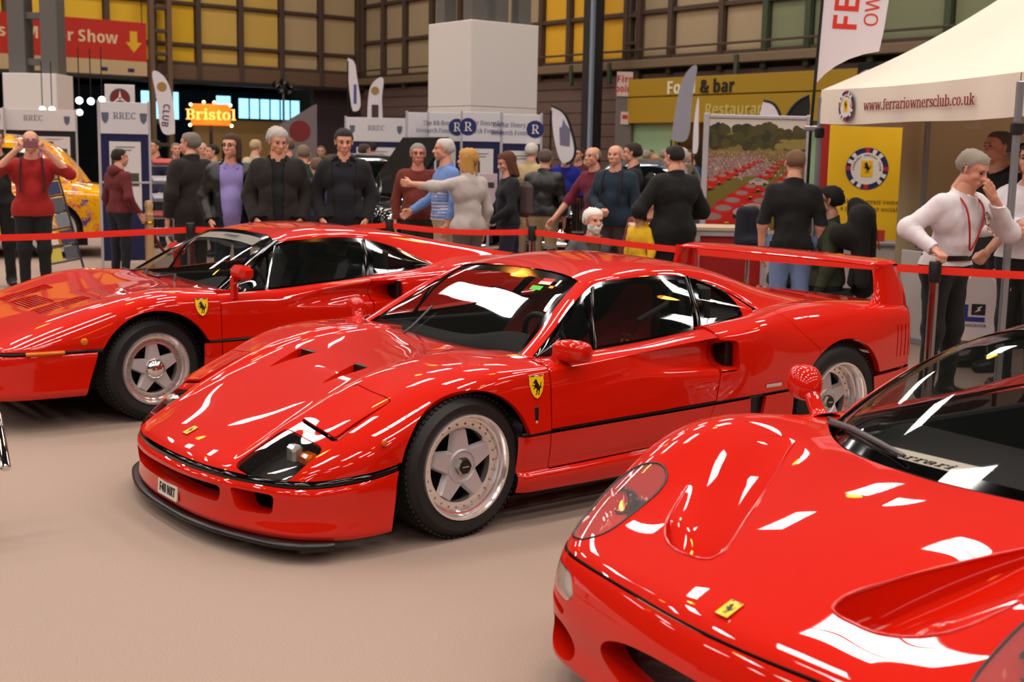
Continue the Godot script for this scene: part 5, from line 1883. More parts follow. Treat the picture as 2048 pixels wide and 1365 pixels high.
	part("grille_emblem", Shape.new().slab(_scaled(horse_outline(), .07), facing(C(.885, 0, .245), C(1, 0, 0)), .006), mat("chrome", Color(.9, .9, .9), .05, 1.0), car)
	var seam := []
	for p in plan:
		seam.append(C(p[0] - .012, p[1] * .988, .436))
	part("seam_shadow_gap", Shape.new().tube(spline(seam, 50), .009, 6, false).both(), black, car)
	for sd in 2:
		var sg := 1.0 if sd == 0 else -1.0
		part("indicator", cl if sd == 0 else cl.mirrored(), pane("indicator lens", Color(.85, .83, .78), .35, .08), car, "clear corner lamp")
		var cb := cl.pushed(-.03)
		part("indicator_reflector", cb if sd == 0 else cb.mirrored(), mat("lamp reflector", Color(.72, .70, .66), .3, .5), car)
		var gb: Shape = m3[0].pushed(-.02)
		part("gill", gb if sd == 0 else gb.mirrored(), black, car)
		part("brake_duct", Shape.new().box(C(.80, .72 * sg, .185), Vector3(.02, .14, .26), .004), black, car)
	# flanks and tail
	var xs := [-.15, -.45, -.8, -1.2, -1.6, -2.0, -2.3, -2.58, -2.9, -3.2]
	var side := table_net(xs,
		[[.66, .70, .72, .72, .70, .66, .62, .58, .55, .52], [.80, .81, .82, .83, .84, .83, .82, .82, .80, .75], [.89, .90, .91, .93, .94, .945, .95, .95, .92, .84], [.94, .94, .93, .94, .96, .975, .985, .985, .955, .87], [.965, .95, .93, .94, .965, .985, .99, .99, .96, .87], [.965, .95, .93, .93, .95, .97, .975, .975, .95, .85]],
		[[.738, .738, .742, .75, .77, .82, .86, .86, .84, .80], [.746, .735, .735, .745, .775, .83, .865, .865, .845, .80], [.72, .70, .70, .71, .74, .78, .80, .80, .78, .74], [.66, .62, .60, .62, .64, .66, .68, .68, .66, .62], [.50, .48, .46, .46, .48, .5, .5, .5, .48, .46], [.3, .2, .18, .18, .18, .2, .25, .25, .25, .28]], 80, 40)
	side = side.keep(arch(0.0, .315, .36, .6)).keep(arch(-2.58, .33, .39, .55)).lips(.03)
	var doorcut := func(p: Vector3) -> float: return minf(minf(-.55 - p.x, p.x + 1.5), p.y - .24)
	var sc := side.clip(doorcut, .0025)
	for sd in 2:
		var a: Shape = sc[0]
		var b: Shape = sc[1]
		part("door", a.lips(.01) if sd == 0 else a.mirrored(), red, car)
		part("flank", b.lips(.01) if sd == 0 else b.mirrored(), red, car)
	part("tail_panel", net(rows_of([
		[[-3.2, .52, .80], [-3.24, .3, .80], [-3.25, 0, .80]], [[-3.2, .84, .74], [-3.30, .4, .72], [-3.32, 0, .72]], [[-3.2, .87, .5], [-3.30, .4, .5], [-3.32, 0, .5]], [[-3.2, .85, .28], [-3.27, .4, .28], [-3.29, 0, .28]]]), 16, 20).both(), red, car)
	part("engine_cover", net(rows_of([
		[[-1.55, 0, 1.10], [-1.9, 0, 1.03], [-2.3, 0, .92], [-2.7, 0, .86], [-3.25, 0, .80]], [[-1.55, .35, 1.07], [-1.9, .36, 1.0], [-2.3, .38, .905], [-2.7, .38, .855], [-3.23, .38, .80]], [[-1.50, .70, .77], [-1.9, .68, .81], [-2.3, .64, .86], [-2.7, .60, .86], [-3.2, .53, .80]]]), 24, 20).both(), red, car)
	var wing := []
	for k in 9:
		wing.append(C(-3.15, lerpf(.80, -.80, k / 8.0), 1.08 - .0 * k))
	part("rear_wing", Shape.new().tube(spline([C(-2.9, .82, .78), C(-3.0, .83, .95), C(-3.08, .80, 1.06), C(-3.12, .6, 1.09), C(-3.14, 0, 1.10), C(-3.12, -.6, 1.09), C(-3.08, -.80, 1.06), C(-3.0, -.83, .95), C(-2.9, -.82, .78)], 60), .085, 10, true, .28), red, car)
	# windscreen, black pillars and roof
	var ws := rows_of([
		[[.095, 0, .728], [-.12, 0, .838], [-.36, 0, .950], [-.60, 0, 1.045], [-.80, 0, 1.096]],
		[[.065, .24, .727], [-.14, .23, .837], [-.37, .22, .947], [-.60, .21, 1.041], [-.79, .20, 1.091]],
		[[-.005, .43, .723], [-.19, .42, .828], [-.40, .40, .934], [-.60, .375, 1.024], [-.765, .35, 1.075]],
		[[-.10, .575, .718], [-.25, .565, .810], [-.42, .54, .905], [-.585, .505, .985], [-.72, .465, 1.040]],
		[[-.20, .675, .715], [-.315, .665, .785], [-.44, .635, .862], [-.56, .595, .932], [-.68, .55, .995]]])
	var w := net(ws, 44, 44)
	var clear := func(p: Vector3) -> float:
		var s := clampf((p.y - .73) / .30, 0, 1)
		var edge_y := lerpf(.628, .485, s)
		return minf(edge_y - absf(p.z), minf(1.068 - p.z * p.z * .16 - p.y, p.y - .752 + .02 * absf(p.z)))
	part("windscreen", w.keep(clear).both(), pane("car glass", Color(.10, .12, .11), .28), car)
	part("windscreen_surround", w.clip(clear)[1].both(), gloss, car)
	var roof := rows_of([
		[[-.79, 0, 1.094], [-1.0, 0, 1.118], [-1.3, 0, 1.120], [-1.6, 0, 1.095]], [[-.755, .35, 1.075], [-1.0, .36, 1.10], [-1.3, .36, 1.10], [-1.6, .36, 1.07]], [[-.71, .465, 1.040], [-1.0, .49, 1.062], [-1.3, .49, 1.06], [-1.6, .49, 1.03]], [[-.67, .55, .993], [-1.0, .55, 1.02], [-1.3, .55, 1.015], [-1.6, .56, .98]]])
	part("roof", net(roof, 24, 24).both(), gloss, car)
	var top := []
	var bot := []
	for p in [[-.22, .69, .72], [-.45, .632, .868], [-.68, .555, .99], [-1.0, .56, 1.016], [-1.3, .56, 1.01], [-1.6, .57, .975]]:
		top.append(C(p[0], p[1], p[2]))
	for p in [[-.22, .70, .71], [-.40, .715, .722], [-.60, .725, .73], [-.95, .735, .74], [-1.25, .735, .755], [-1.6, .72, .77]]:
		bot.append(C(p[0], p[1], p[2]))
	var sg2 := ruled(top, bot, .014, 50, 20)
	var pw := rounded([Vector2(-.33, .745), Vector2(-.70, .965), Vector2(-1.3, .985), Vector2(-1.45, .775)], .02)
	var sw2 := sg2.clip(in_side(pw))
	var pin := []
	var pout := []
	for p in [[-.19, .668, .712], [-.315, .660, .788], [-.44, .630, .866], [-.56, .590, .937], [-.70, .54, 1.0]]:
		pin.append(C(p[0], p[1], p[2]))
	for p in [[-.20, .705, .708], [-.345, .695, .782], [-.47, .665, .852], [-.59, .625, .918], [-.72, .575, .98]]:
		pout.append(C(p[0], p[1], p[2]))
	var pil := ruled(pin, pout, .010, 24, 10)
	for sd in 2:
		var sg := 1.0 if sd == 0 else -1.0
		part("windscreen_pillar", pil if sd == 0 else pil.mirrored(), gloss, car)
		part("window_surround", sw2[1] if sd == 0 else sw2[1].mirrored(), gloss, car)
		part("side_window", sw2[0] if sd == 0 else sw2[0].mirrored(), pane("car glass", Color(.10, .12, .11), .28), car)
		var tr := Shape.new().tube([C(-.24, .715 * sg, .712), C(-.36, .71 * sg, .785), C(-.49, .68 * sg, .858), C(-.60, .642 * sg, .92)], .006, 6)
		part("pillar_bead", tr, red, car)
		# mirror: a drop on a flared stalk
		var mir := Node3D.new()
		mir.name = "door_mirror"
		car.add_child(mir, true)
		part("stalk", Shape.new().tube(spline([C(-.262, .775 * sg, .715), C(-.268, .795 * sg, .735), C(-.275, .825 * sg, .768), C(-.290, .862 * sg, .806), C(-.30, .885 * sg, .83)], 18), [.075, .060, .048, .041, .036, .033, .031, .030, .029, .029, .029, .030, .031, .032, .033, .034, .034, .034], 16, false, .8), red, mir)
		var hg := []
		for k in 15:
			var a := PI * k / 14.0
			var rr := pow(sin(a), .62)
			var cz := .838 - cos(a) * .062
			var rg := []
			for j in 21:
				var b := TAU * j / 20.0
				rg.append(C(-.300 + cos(b) * .060 * rr - (cz - .84) * .1, (.905 + sin(b) * .068 * rr + (cz - .84) * .2) * sg, cz))
			hg.append(rg)
		part("housing", Shape.new().grid(hg, sd == 1, true), red, mir)
	# cabin
	var dark := mat("cabin dark", Color(.016, .015, .015), .8)
	part("dashboard", net(rows_of([
		[[.02, .56, .60], [.02, .56, .695], [-.25, .60, .70], [-.55, .62, .715], [-.64, .62, .66], [-.64, .62, .45]],
		[[.08, 0, .60], [.08, 0, .70], [-.2, 0, .705], [-.52, 0, .72], [-.60, 0, .66], [-.60, 0, .45]],
		[[.02, -.56, .60], [.02, -.56, .695], [-.25, -.60, .70], [-.55, -.62, .715], [-.64, -.62, .66], [-.64, -.62, .45]]]), 26, 20), mat("dash grey", Color(.05, .048, .047), .85), car)
	var sheet := facing(C(-.10, -.24, .712), C(0, 0, 1), C(-1, .0, 0)) * Transform3D(Basis(Vector3.BACK, .06), Vector3.ZERO)
	var paper := part("paper_sheet", Shape.new().box(Vector3.ZERO, Vector3(.42, .21, .002)).moved(sheet), mat("paper", Color(.86, .83, .76), .8), car, "white printed sheet lying on the dashboard")
	lettering(paper, "sheet_print", "Ferrari", .055, sheet * Transform3D(Basis(), Vector3(0, .02, .003)), mat("ink", Color(.12, .07, .06), .8), "Droid Serif", 500, .001, true)
	lettering(paper, "sheet_print", "F50", .03, sheet * Transform3D(Basis(), Vector3(0, -.055, .003)), mat("ink", Color(.12, .07, .06), .8), "Droid Serif", 400, .001, true)
	part("cabin_floor", Shape.new().box(C(-1.0, 0, .22), Vector3(1.3, .04, 1.3), .01), dark, car)
	part("rear_bulkhead", Shape.new().box(C(-1.62, 0, .62), Vector3(.04, .74, 1.3), .01), dark, car)
	part("nose_floor", Shape.new().box(C(.35, 0, .14), Vector3(.95, .04, 1.1), .01), dark, car)
	part("front_bulkhead", Shape.new().box(C(.0, 0, .40), Vector3(.04, .5, 1.1), .01), dark, car)
	for sg in [1.0, -1.0]:
		part("inner_panel", Shape.new().box(C(-1.0, .67 * sg, .46), Vector3(1.1, .5, .04), .01), dark, car)
		part("wheel_well", Shape.new().box(C(.0, .62 * sg, .38), Vector3(.6, .42, .04), .01), dark, car)
		var seat := Node3D.new()
		seat.name = "seat"
		car.add_child(seat, true)
		var hide := mat("seat black", Color(.03, .027, .025), .55)
		part("cushion", Shape.new().box(C(-1.02, .32 * sg, .33), Vector3(.46, .13, .46), .05), hide, seat)
		part("backrest", Shape.new().box(Vector3.ZERO, Vector3(.12, .62, .46), .055).moved(Transform3D(Basis(Vector3.BACK, .35), C(-1.38, .32 * sg, .62))), hide, seat)
		part("headrest", Shape.new().box(Vector3.ZERO, Vector3(.09, .2, .28), .04).moved(Transform3D(Basis(Vector3.BACK, .3), C(-1.50, .32 * sg, .94))), hide, seat)
		part("belt", Shape.new().box(Vector3.ZERO, Vector3(.01, .5, .05), .002).moved(Transform3D(Basis(Vector3.BACK, .35), C(-1.31, .26 * sg, .64))), mat("belt", Color(.12, .10, .085), .7), seat)
	var swl := []
	for k in 25:
		var a := TAU * k / 24.0
		swl.append(C(-.72 + sin(a) * .06, .32 + cos(a) * .17, .69 + sin(a) * .155))
	part("steering_wheel", Shape.new().tube(swl, .016, 8, false), mat("wheel leather", Color(.02, .02, .02), .5), car)
	# wiper lying along the foot of the glass
	var wp := Node3D.new()
	wp.name = "wiper"
	car.add_child(wp)
	part("arm", Shape.new().tube([C(-.165, -.645, .752), C(-.10, -.50, .765), C(.0, -.30, .77), C(.055, -.16, .765)], [.014, .012, .010, .007], 8), mat("wiper grey", Color(.25, .25, .25), .4), wp)
	part("blade", Shape.new().tube([C(-.19, -.68, .755), C(-.11, -.52, .752), C(-.03, -.36, .748), C(.02, -.22, .745)], .010, 6), black, wp)
	wheel(car, C(0, .81, .315), .315, .245, .238, .05, true, 0.0, false)
	wheel(car, C(0, -.81, .315), .315, .245, .238, .05, false, 0.0, false)
	wheel(car, C(-2.58, .80, .33), .33, .335, .238, .09, true, 0.0, false)
	wheel(car, C(-2.58, -.80, .33), .33, .335, .238, .09, false, 0.0, false)


func _scaled(p: PackedVector2Array, k: float) -> PackedVector2Array:
	var out := PackedVector2Array()
	for q in p:
		out.append(q * k)
	return out

# ---------------------------------------------------------------- people
# bones: [ax, ay, az, bx, by, bz, ra, rb, flatten] tapered capsules, joined smoothly and meshed as surface nets
static func skin_mesh(bones: Array, cell: float, k: float) -> Shape:
	var lo := Vector3(INF, INF, INF)
	var hi := -lo
	for b in bones:
		var m: float = maxf(b[6], b[7]) + 3.0 * k + cell * 2.0
		lo = lo.min(Vector3(minf(b[0], b[3]) - m, minf(b[1], b[4]) - m, minf(b[2], b[5]) - m))
		hi = hi.max(Vector3(maxf(b[0], b[3]) + m, maxf(b[1], b[4]) + m, maxf(b[2], b[5]) + m))
	var nx := int((hi.x - lo.x) / cell) + 2
	var ny := int((hi.y - lo.y) / cell) + 2
	var nz := int((hi.z - lo.z) / cell) + 2
	var sum := PackedFloat32Array()
	sum.resize(nx * ny * nz)
	var sx := 1
	var sy := nx
	var sz := nx * ny
	for b in bones:
		var ax: float = b[0]
		var ay: float = b[1]
		var az: float = b[2]
		var dx: float = b[3] - ax
		var dy: float = b[4] - ay
		var dz: float = b[5] - az
		var ra: float = b[6]
		var rb: float = b[7]
		var fz: float = b[8] if b.size() > 8 else 1.0
		var sgn: float = b[9] if b.size() > 9 else 1.0
		var l2 := maxf(dx * dx + dy * dy + dz * dz, 1e-9)
		var m: float = maxf(ra, rb) + 2.6 * k
		var x0 := maxi(0, int((minf(ax, b[3]) - m - lo.x) / cell))
		var x1 := mini(nx - 1, int((maxf(ax, b[3]) + m - lo.x) / cell) + 1)
		var y0 := maxi(0, int((minf(ay, b[4]) - m - lo.y) / cell))
		var y1 := mini(ny - 1, int((maxf(ay, b[4]) + m - lo.y) / cell) + 1)
		var z0 := maxi(0, int((minf(az, b[5]) - m - lo.z) / cell))
		var z1 := mini(nz - 1, int((maxf(az, b[5]) + m - lo.z) / cell) + 1)
		for iz in range(z0, z1 + 1):
			var pz := lo.z + iz * cell - az
			for iy in range(y0, y1 + 1):
				var py := lo.y + iy * cell - ay
				var at := iz * sz + iy * sy
				for ix in range(x0, x1 + 1):
					var px := lo.x + ix * cell - ax
					var t := clampf((px * dx + py * dy + pz * dz) / l2, 0.0, 1.0)
					var ex := px - dx * t
					var ey := py - dy * t
					var ez := (pz - dz * t) * fz
					var d := sqrt(ex * ex + ey * ey + ez * ez) - ra - (rb - ra) * t
					if d < 2.6 * k:
						sum[at + ix] += sgn * exp(-d / k)
	var s := Shape.new()
	var ids := PackedInt32Array()
	ids.resize(nx * ny * nz)
	ids.fill(-1)
	var corner := [0, sx, sy, sx + sy, sz, sx + sz, sy + sz, sx + sy + sz]
	var edges := [[0, 1], [2, 3], [4, 5], [6, 7], [0, 2], [1, 3], [4, 6], [5, 7], [0, 4], [1, 5], [2, 6], [3, 7]]
	for iz in nz - 1:
		for iy in ny - 1:
			var at := iz * sz + iy * sy
			for ix in nx - 1:
				var q := at + ix
				var a := sum[q] > 1.0
				if a == (sum[q + sx] > 1.0) and a == (sum[q + sy] > 1.0) and a == (sum[q + sz] > 1.0) and a == (sum[q + sx + sy] > 1.0) and a == (sum[q + sx + sz] > 1.0) and a == (sum[q + sy + sz] > 1.0) and a == (sum[q + sx + sy + sz] > 1.0):
					continue
				var f := []
				for c in corner:
					f.append(log(maxf(sum[q + c], 1e-3)))
				var p := Vector3.ZERO
				var n := 0
				for e in edges:
					var fa: float = f[e[0]]
					var fb: float = f[e[1]]
					if (fa > 0.0) != (fb > 0.0):
						var t := fa / (fa - fb)
						var ca := Vector3(e[0] & 1, (e[0] >> 1) & 1, e[0] >> 2)
						var cb := Vector3(e[1] & 1, (e[1] >> 1) & 1, e[1] >> 2)
						p += ca.lerp(cb, t)
						n += 1
				ids[q] = s.v.size()
				s.v.append(lo + (Vector3(ix, iy, iz) + p / maxi(n, 1)) * cell)
				s.n.append(Vector3(-(f[1] + f[3] + f[5] + f[7] - f[0] - f[2] - f[4] - f[6]), -(f[2] + f[3] + f[6] + f[7] - f[0] - f[1] - f[4] - f[5]), -(f[4] + f[5] + f[6] + f[7] - f[0] - f[1] - f[2] - f[3])).normalized())
	var axes := [sx, sy, sz]
	for iz in range(1, nz - 1):
		for iy in range(1, ny - 1):
			var at := iz * sz + iy * sy
			for ix in range(1, nx - 1):
				var q := at + ix
				if ids[q] < 0:
					continue
				var a := sum[q] > 1.0
				for d in 3:
					if a == (sum[q + axes[d]] > 1.0):
						continue
					var u: int = axes[(d + 1) % 3]
					var w: int = axes[(d + 2) % 3]
					var i0 := ids[q]
					var i1 := ids[q - u]
					var i2 := ids[q - u - w]
					var i3 := ids[q - w]
					if i0 < 0 or i1 < 0 or i2 < 0 or i3 < 0:
						continue
					s.t.append(i0); s.t.append(i1); s.t.append(i2)
					s.t.append(i0); s.t.append(i2); s.t.append(i3)
	return s.smooth()


var stock := {}

func head_shape(woman: bool) -> Shape:                 # faces +z, centre of the head at the origin, 0.23 high
	var key := "head%d" % int(woman)
	if not stock.has(key):
		var j := .93 if woman else 1.0
		var b := [
			[0, .030, -.030, 0, .038, .008, .076, .074, 1.0], [0, .045, -.045, 0, .02, -.06, .066, .06, 1.0],
			[0, -.02, .025, 0, -.055, .04, .056 * j, .046 * j, 1.0], [-.03 * j, -.055, .01, .03 * j, -.055, .01, .036, .036, 1.0],
			[0, -.092, .060, 0, -.095, .062, .020 * j, .020 * j, 1.0], [0, .018, .082, 0, -.022, .106, .009, .0135, 1.0],
			[-.012, -.027, .093, .012, -.027, .093, .008, .008, 1.0], [-.036, .032, .068, .036, .032, .068, .013, .013, 1.0],
			[-.036, -.020, .056, -.04, -.03, .045, .024, .022, 1.0], [.036, -.020, .056, .04, -.03, .045, .024, .022, 1.0],
			[-.016, -.057, .084, .016, -.057, .084, .0075, .0075, 1.0], [-.013, -.068, .082, .013, -.068, .082, .008, .008, 1.0],
			[-.078, .012, -.012, -.080, -.022, -.006, .015, .011, 1.5], [.078, .012, -.012, .080, -.022, -.006, .015, .011, 1.5],
			[-.030, .010, .094, -.032, .010, .094, .010, .010, 1.0, -1.0], [.030, .010, .094, .032, .010, .094, .010, .010, 1.0, -1.0],
			[0, -.07, -.020, 0, -.16, -.035, .050 * j, .054 * j, 1.0]]
		stock[key] = skin_mesh(b, .0068, .0065)
	return stock[key]


func hand_shape(pose: String) -> Shape:                # a left hand: wrist at the origin, fingers along -y, palm towards -z, thumb at -x
	var key := "hand" + pose
	if not stock.has(key):
		var curl := {"relaxed": [.35, .45], "grip": [1.25, 1.5], "flat": [.05, .12]}[pose] as Array
		var b := [[-.018, -.02, 0, -.026, -.085, 0, .020, .017, 1.3], [.0, -.02, 0, .0, -.09, 0, .020, .017, 1.3], [.018, -.02, 0, .026, -.082, 0, .020, .016, 1.3], [0, .03, 0, 0, -.02, 0, .026, .026, 1.0]]
		var len := [.068, .078, .072, .056]
		for i in 4:
			var x := -.029 + .0195 * i
			var y := -.092 + (.006 if i == 3 else 0.0)
			var z := 0.0
			var a := 0.0
			for sgm in 3:
				a += curl[0] if sgm == 0 else curl[1]
				var l: float = len[i] * [.46, .31, .26][sgm]
				var nx := x * 1.02
				var ny := y - cos(a) * l
				var nz := z - sin(a) * l
				b.append([x, y, z, nx, ny, nz, .0092 - sgm * .0006, .0086 - sgm * .0008, 1.0])
				x = nx
				y = ny
				z = nz
		var close := 1.0 if pose == "grip" else 0.0
		b.append([-.026, -.028, -.004, -.050 + .02 * close, -.062, -.018 - .02 * close, .0135, .0115, 1.0])
		b.append([-.050 + .02 * close, -.062, -.018 - .02 * close, -.058 + .045 * close, -.095, -.026 - .022 * close, .0110, .0088, 1.0])
		stock[key] = skin_mesh(b, .0056, .0034)
	return stock[key]


func tint(key: String, c: Color, rough := .9) -> StandardMaterial3D:
	if key != "skin":
		c = Color(pow(c.r, .78), pow(c.g, .78), pow(c.b, .78))
	return cloth("%s %s" % [key, c.to_html(false)], c) if rough > .5 else mat("%s %s" % [key, c.to_html(false)], c, rough)


# spec: at, turn, h, arms [[elbow, wrist, hand pose] left, right], head [yaw, pitch], top, shirt, legs, hair ...
func person(label: String, group: String, spec: Dictionary) -> Node3D:
	var o := thing("person", label, "person", spec.at, spec.get("turn", 0.0), group)
	var k: float = spec.get("h", 1.76) / 1.76
	var fat: float = spec.get("fat", 1.0)
	var lean: float = spec.get("lean", 0.0)                     # forward shift of the shoulders
	var sit: bool = spec.get("sit", false)
	var drop: float = spec.get("drop", 0.0)
	var woman: bool = spec.get("woman", false)
	var sw := .158 if woman else .178
	var hipy := .93 - drop
	var sh := Vector3(0, 1.405 - drop - absf(lean) * .25, lean)
	var nk := sh + Vector3(0, .075, lean * .18 + .005)
	var hc: Vector3 = sh + Vector3(spec.get("tip", 0.0), .225 - absf(lean) * .12, .035 + lean * .45)
	var bones := [
		[-.075, hipy, 0, .075, hipy, 0, .120 * fat, .120 * fat, 1.12], [0, hipy + .05, 0, 0, hipy + .20, .015 + lean * .45, .135 * fat, .138 * fat, 1.15],
		[-.085, sh.y - .11, sh.z * .8, .085, sh.y - .11, sh.z * .8, .118 * fat, .118 * fat, 1.15], [-sw * .78, sh.y - .02, sh.z - .012, sw * .78, sh.y - .02, sh.z - .012, .060, .060, 1.0],
		[sh.x, sh.y, sh.z, nk.x, nk.y + .03, nk.z, .075, .055, 1.0], [nk.x, nk.y, nk.z, hc.x * .7, hc.y - .09, hc.z - .03, .056, .052, 1.0]]
	if fat > 1.1:
		bones.append([0, hipy + .08, .05, 0, hipy + .16, .055, .115 * fat, .11 * fat, 1.0])
	if woman:
		bones.append([-.07, sh.y - .14, sh.z + .06, .07, sh.y - .14, sh.z + .06, .065, .065, 1.0])
	var body := Shape.new()
	var wrists := []
	var arms: Array = spec.get("arms", [])
	for s in 2:
		var sg := 1.0 if s == 0 else -1.0
		var d: Array = arms[s] if arms.size() > s and arms[s] != null else [Vector3(.25, 1.10, -.02), Vector3(.25, .86, .06), "relaxed"]
		var el: Vector3 = d[0] - Vector3(0, drop, 0)
		var wr: Vector3 = d[1] - Vector3(0, drop, 0)
		el.x *= sg
		wr.x *= sg
		var so := Vector3(sg * sw, sh.y - .02, sh.z - .01)
		bones.append([so.x, so.y, so.z, el.x, el.y, el.z, .054, .044, 1.0])
		bones.append([el.x, el.y, el.z, wr.x, wr.y, wr.z, .046, .031, 1.0])
		wrists.append([el, wr])
		var hd := hand_shape(d[2])
		if sg > 0.0:
			pass
		else:
			var m := Shape.new()
			for q in hd.v:
				m.v.append(Vector3(-q.x, q.y, q.z))
			for q in hd.n:
				m.n.append(Vector3(-q.x, q.y, q.z))
			m.t = hd.t
			hd = m
		var fy := -(wr - el).normalized()
		var palm: Vector3 = d[3] if d.size() > 3 else Vector3(-sg, 0, 0)
		palm.x *= sg if d.size() > 3 else 1.0
		var fz := -(palm - fy * palm.dot(fy)).normalized()
		body.add(hd.moved(Transform3D(Basis(fy.cross(fz), fy, fz), wr)))
	for s in 2:
		var sg := 1.0 if s == 0 else -1.0
		if sit:
			bones.append([sg * .085, hipy, .02, sg * .11, hipy + .02, .42, .092, .068, 1.0])
			bones.append([sg * .11, hipy + .02, .42, sg * .12, .09, .40, .062, .046, 1.0])
			bones.append([sg * .12, .06, .37, sg * .13, .045, .55, .045, .036, 1.0])
		elif drop > .3:                                              # down on one knee
			bones.append([sg * .085, hipy, 0, sg * .13, .42 if s == 0 else .10, .36 if s == 0 else .12, .092, .068, 1.0])
			bones.append([sg * .13, .42 if s == 0 else .10, .36 if s == 0 else .12, sg * .13, .09, .34 if s == 0 else -.30, .062, .046, 1.0])
			bones.append([sg * .13, .06, .34 if s == 0 else -.30, sg * .13, .05, .5 if s == 0 else -.22, .045, .036, 1.0])
		else:
			var st: float = spec.get("stride", 0.0) * sg
			bones.append([sg * .085, hipy - .02, 0, sg * .10, .50, .02 + st * .5, .095 * lerpf(1, fat, .6), .066, 1.0])
			bones.append([sg * .10, .50, .02 + st * .5, sg * .105, .09, -.01 + st, .064, .046, 1.0])
			bones.append([sg * .105, .055, -.04 + st, sg * .125, .045, .15 + st, .046, .038, 1.0])
	var torso := skin_mesh(bones, spec.get("cell", .019), .016)
	body.add(torso)
	var ha: Array = spec.get("head", [0.0, 0.0])
	var hx := Transform3D(Basis(Vector3.UP, ha[0]) * Basis(Vector3.RIGHT, ha[1]) * Basis(Vector3.BACK, ha[2] if ha.size() > 2 else 0.0), hc)
	var head := head_shape(woman)
	body.add(head.moved(hx))
	var scale := Transform3D(Basis().scaled(Vector3(k, k, k)), Vector3.ZERO)
	var skin: Color = spec.get("skin", Color(.80, .57, .47))
	part("body", body.moved(scale), tint("skin", skin, .45), o)
	# eyes, brows and mouth
	for sg in [-1.0, 1.0]:
		part("eye", Shape.new().ball(Vector3(.031 * sg, .011, .0795), Vector3(.0125, .0065, .007), 10, 6).moved(scale * hx), mat("eye dark", Color(.08, .06, .05), .2), o)
		part("eyebrow", Shape.new().tube([Vector3(.014 * sg, .029, .088), Vector3(.032 * sg, .034, .083), Vector3(.05 * sg, .028, .070)], [.0035, .0045, .002], 6).moved(scale * hx), tint("hair", spec.get("brow", spec.get("hair", Color(.2, .14, .1))) * .8), o)
	part("mouth", Shape.new().ball(Vector3(0, -.0625, .0885), Vector3(.021, .0045 if not spec.get("laugh", false) else .013, .006), 10, 6).moved(scale * hx), mat("lips" if not spec.get("laugh", false) else "open mouth", Color(.50, .22, .19) if not spec.get("laugh", false) else Color(.18, .03, .03), .4), o)
	# hair: a shell over the skull
	var cut: String = spec.get("cut", "short")
	if cut != "bald":
		var fringe: float = {"short": .072, "thin": .085, "crop": .076, "long": .070, "bob": .060}[cut]
		var low: float = {"short": -.035, "thin": -.02, "crop": -.03, "long": -.09, "bob": -.09}[cut]
		var hair_f := func(p: Vector3) -> float:
			if cut == "thin":
				return minf(minf(-.015 - p.z + maxf(0, p.y - .04) * -.3, .078 - p.y), p.y - low)
			if absf(p.x) > .079 and p.y < .03 and absf(p.z + .01) < .03:
				return -.02
			var line := lerpf(low, fringe, smoothstep(-.045, .052, p.z))
			return p.y - line + absf(p.x) * .08
		var hs := head.keep(hair_f)
		var thick: float = {"short": .014, "thin": .005, "crop": .006, "long": .018, "bob": .018}[cut]
		thick = spec.get("thick", thick)
		var nz := FastNoiseLite.new()
		nz.seed = 7
		nz.frequency = 60.0
		for i in hs.v.size():
			hs.v[i] += hs.n[i] * (thick * smoothstep(-.004, .028, hair_f.call(hs.v[i])) * (.8 + .9 * nz.get_noise_3dv(hs.v[i])) + .0015)
		if cut in ["long", "bob"]:
			var l: float = spec.get("length", .20 if cut == "long" else .12)
			var hb := [[-.070, .03, -.035, -.072, -l, -.035, .030, .026, 1.0], [.070, .03, -.035, .072, -l, -.035, .030, .026, 1.0], [-.04, .05, -.070, -.045, -l - .02, -.070, .040, .034, 1.0], [.04, .05, -.070, .045, -l - .02, -.070, .040, .034, 1.0], [-.078, .02, .005, -.082, -l * .9, .012, .018, .015, 1.0], [.078, .02, .005, .082, -l * .9, .012, .018, .015, 1.0]]
			hs.add(skin_mesh(hb, .010, .008))
		var hc2: Color = spec.get("hair", Color(.12, .08, .05))
		part("hair", hs.moved(scale * hx), tint("hair", hc2), o)
	if spec.get("beard", false):
		var bd := head.keep(func(p: Vector3) -> float: return minf(-.045 - p.y + absf(p.x) * .35, p.z - .005))
		for i in bd.v.size():
			bd.v[i] += bd.n[i] * .007
		part("beard", bd.lips(.01).moved(scale * hx), tint("hair", spec.get("hair")), o)
	if spec.get("glasses", false):
		for sg in [-1.0, 1.0]:
			var ring := []
			for j in 17:
				var a := TAU * j / 16.0
				ring.append(Vector3(.032 * sg + cos(a) * .024, .010 + sin(a) * .017, .100 - absf(cos(a) * .006)))
			part("glasses_rim", Shape.new().tube(ring, .0022, 5, false).add(Shape.new().tube([Vector3(.054 * sg, .014, .094), Vector3(.082 * sg, .012, .0)], .002, 5)).moved(scale * hx), mat("glasses dark", Color(.05, .04, .04), .3), o)
	# clothes: skins lifted off the body
	var noise := FastNoiseLite.new()
	noise.seed = hash(label) % 1000
	noise.frequency = 7.0
	var wr_f := func(p: Vector3, back: float) -> float:                  # > 0 on the sleeve side of both wrists
		var r := INF
		for w in wrists:
			var ax: Vector3 = (w[1] - w[0]).normalized()
			var e: Vector3 = w[1] - ax * back
			if p.distance_to(w[1]) < .30 and (p - e).dot(ax) > -.25:
				var off: Vector3 = p - e
				if (off - ax * off.dot(ax)).length() < .12:
					r = minf(r, -off.dot(ax))
		return r
	var neck_y: float = nk.y - .005
	var hem: float = spec.get("hem", .92) - drop
	var sleeve: float = spec.get("sleeve", .0)
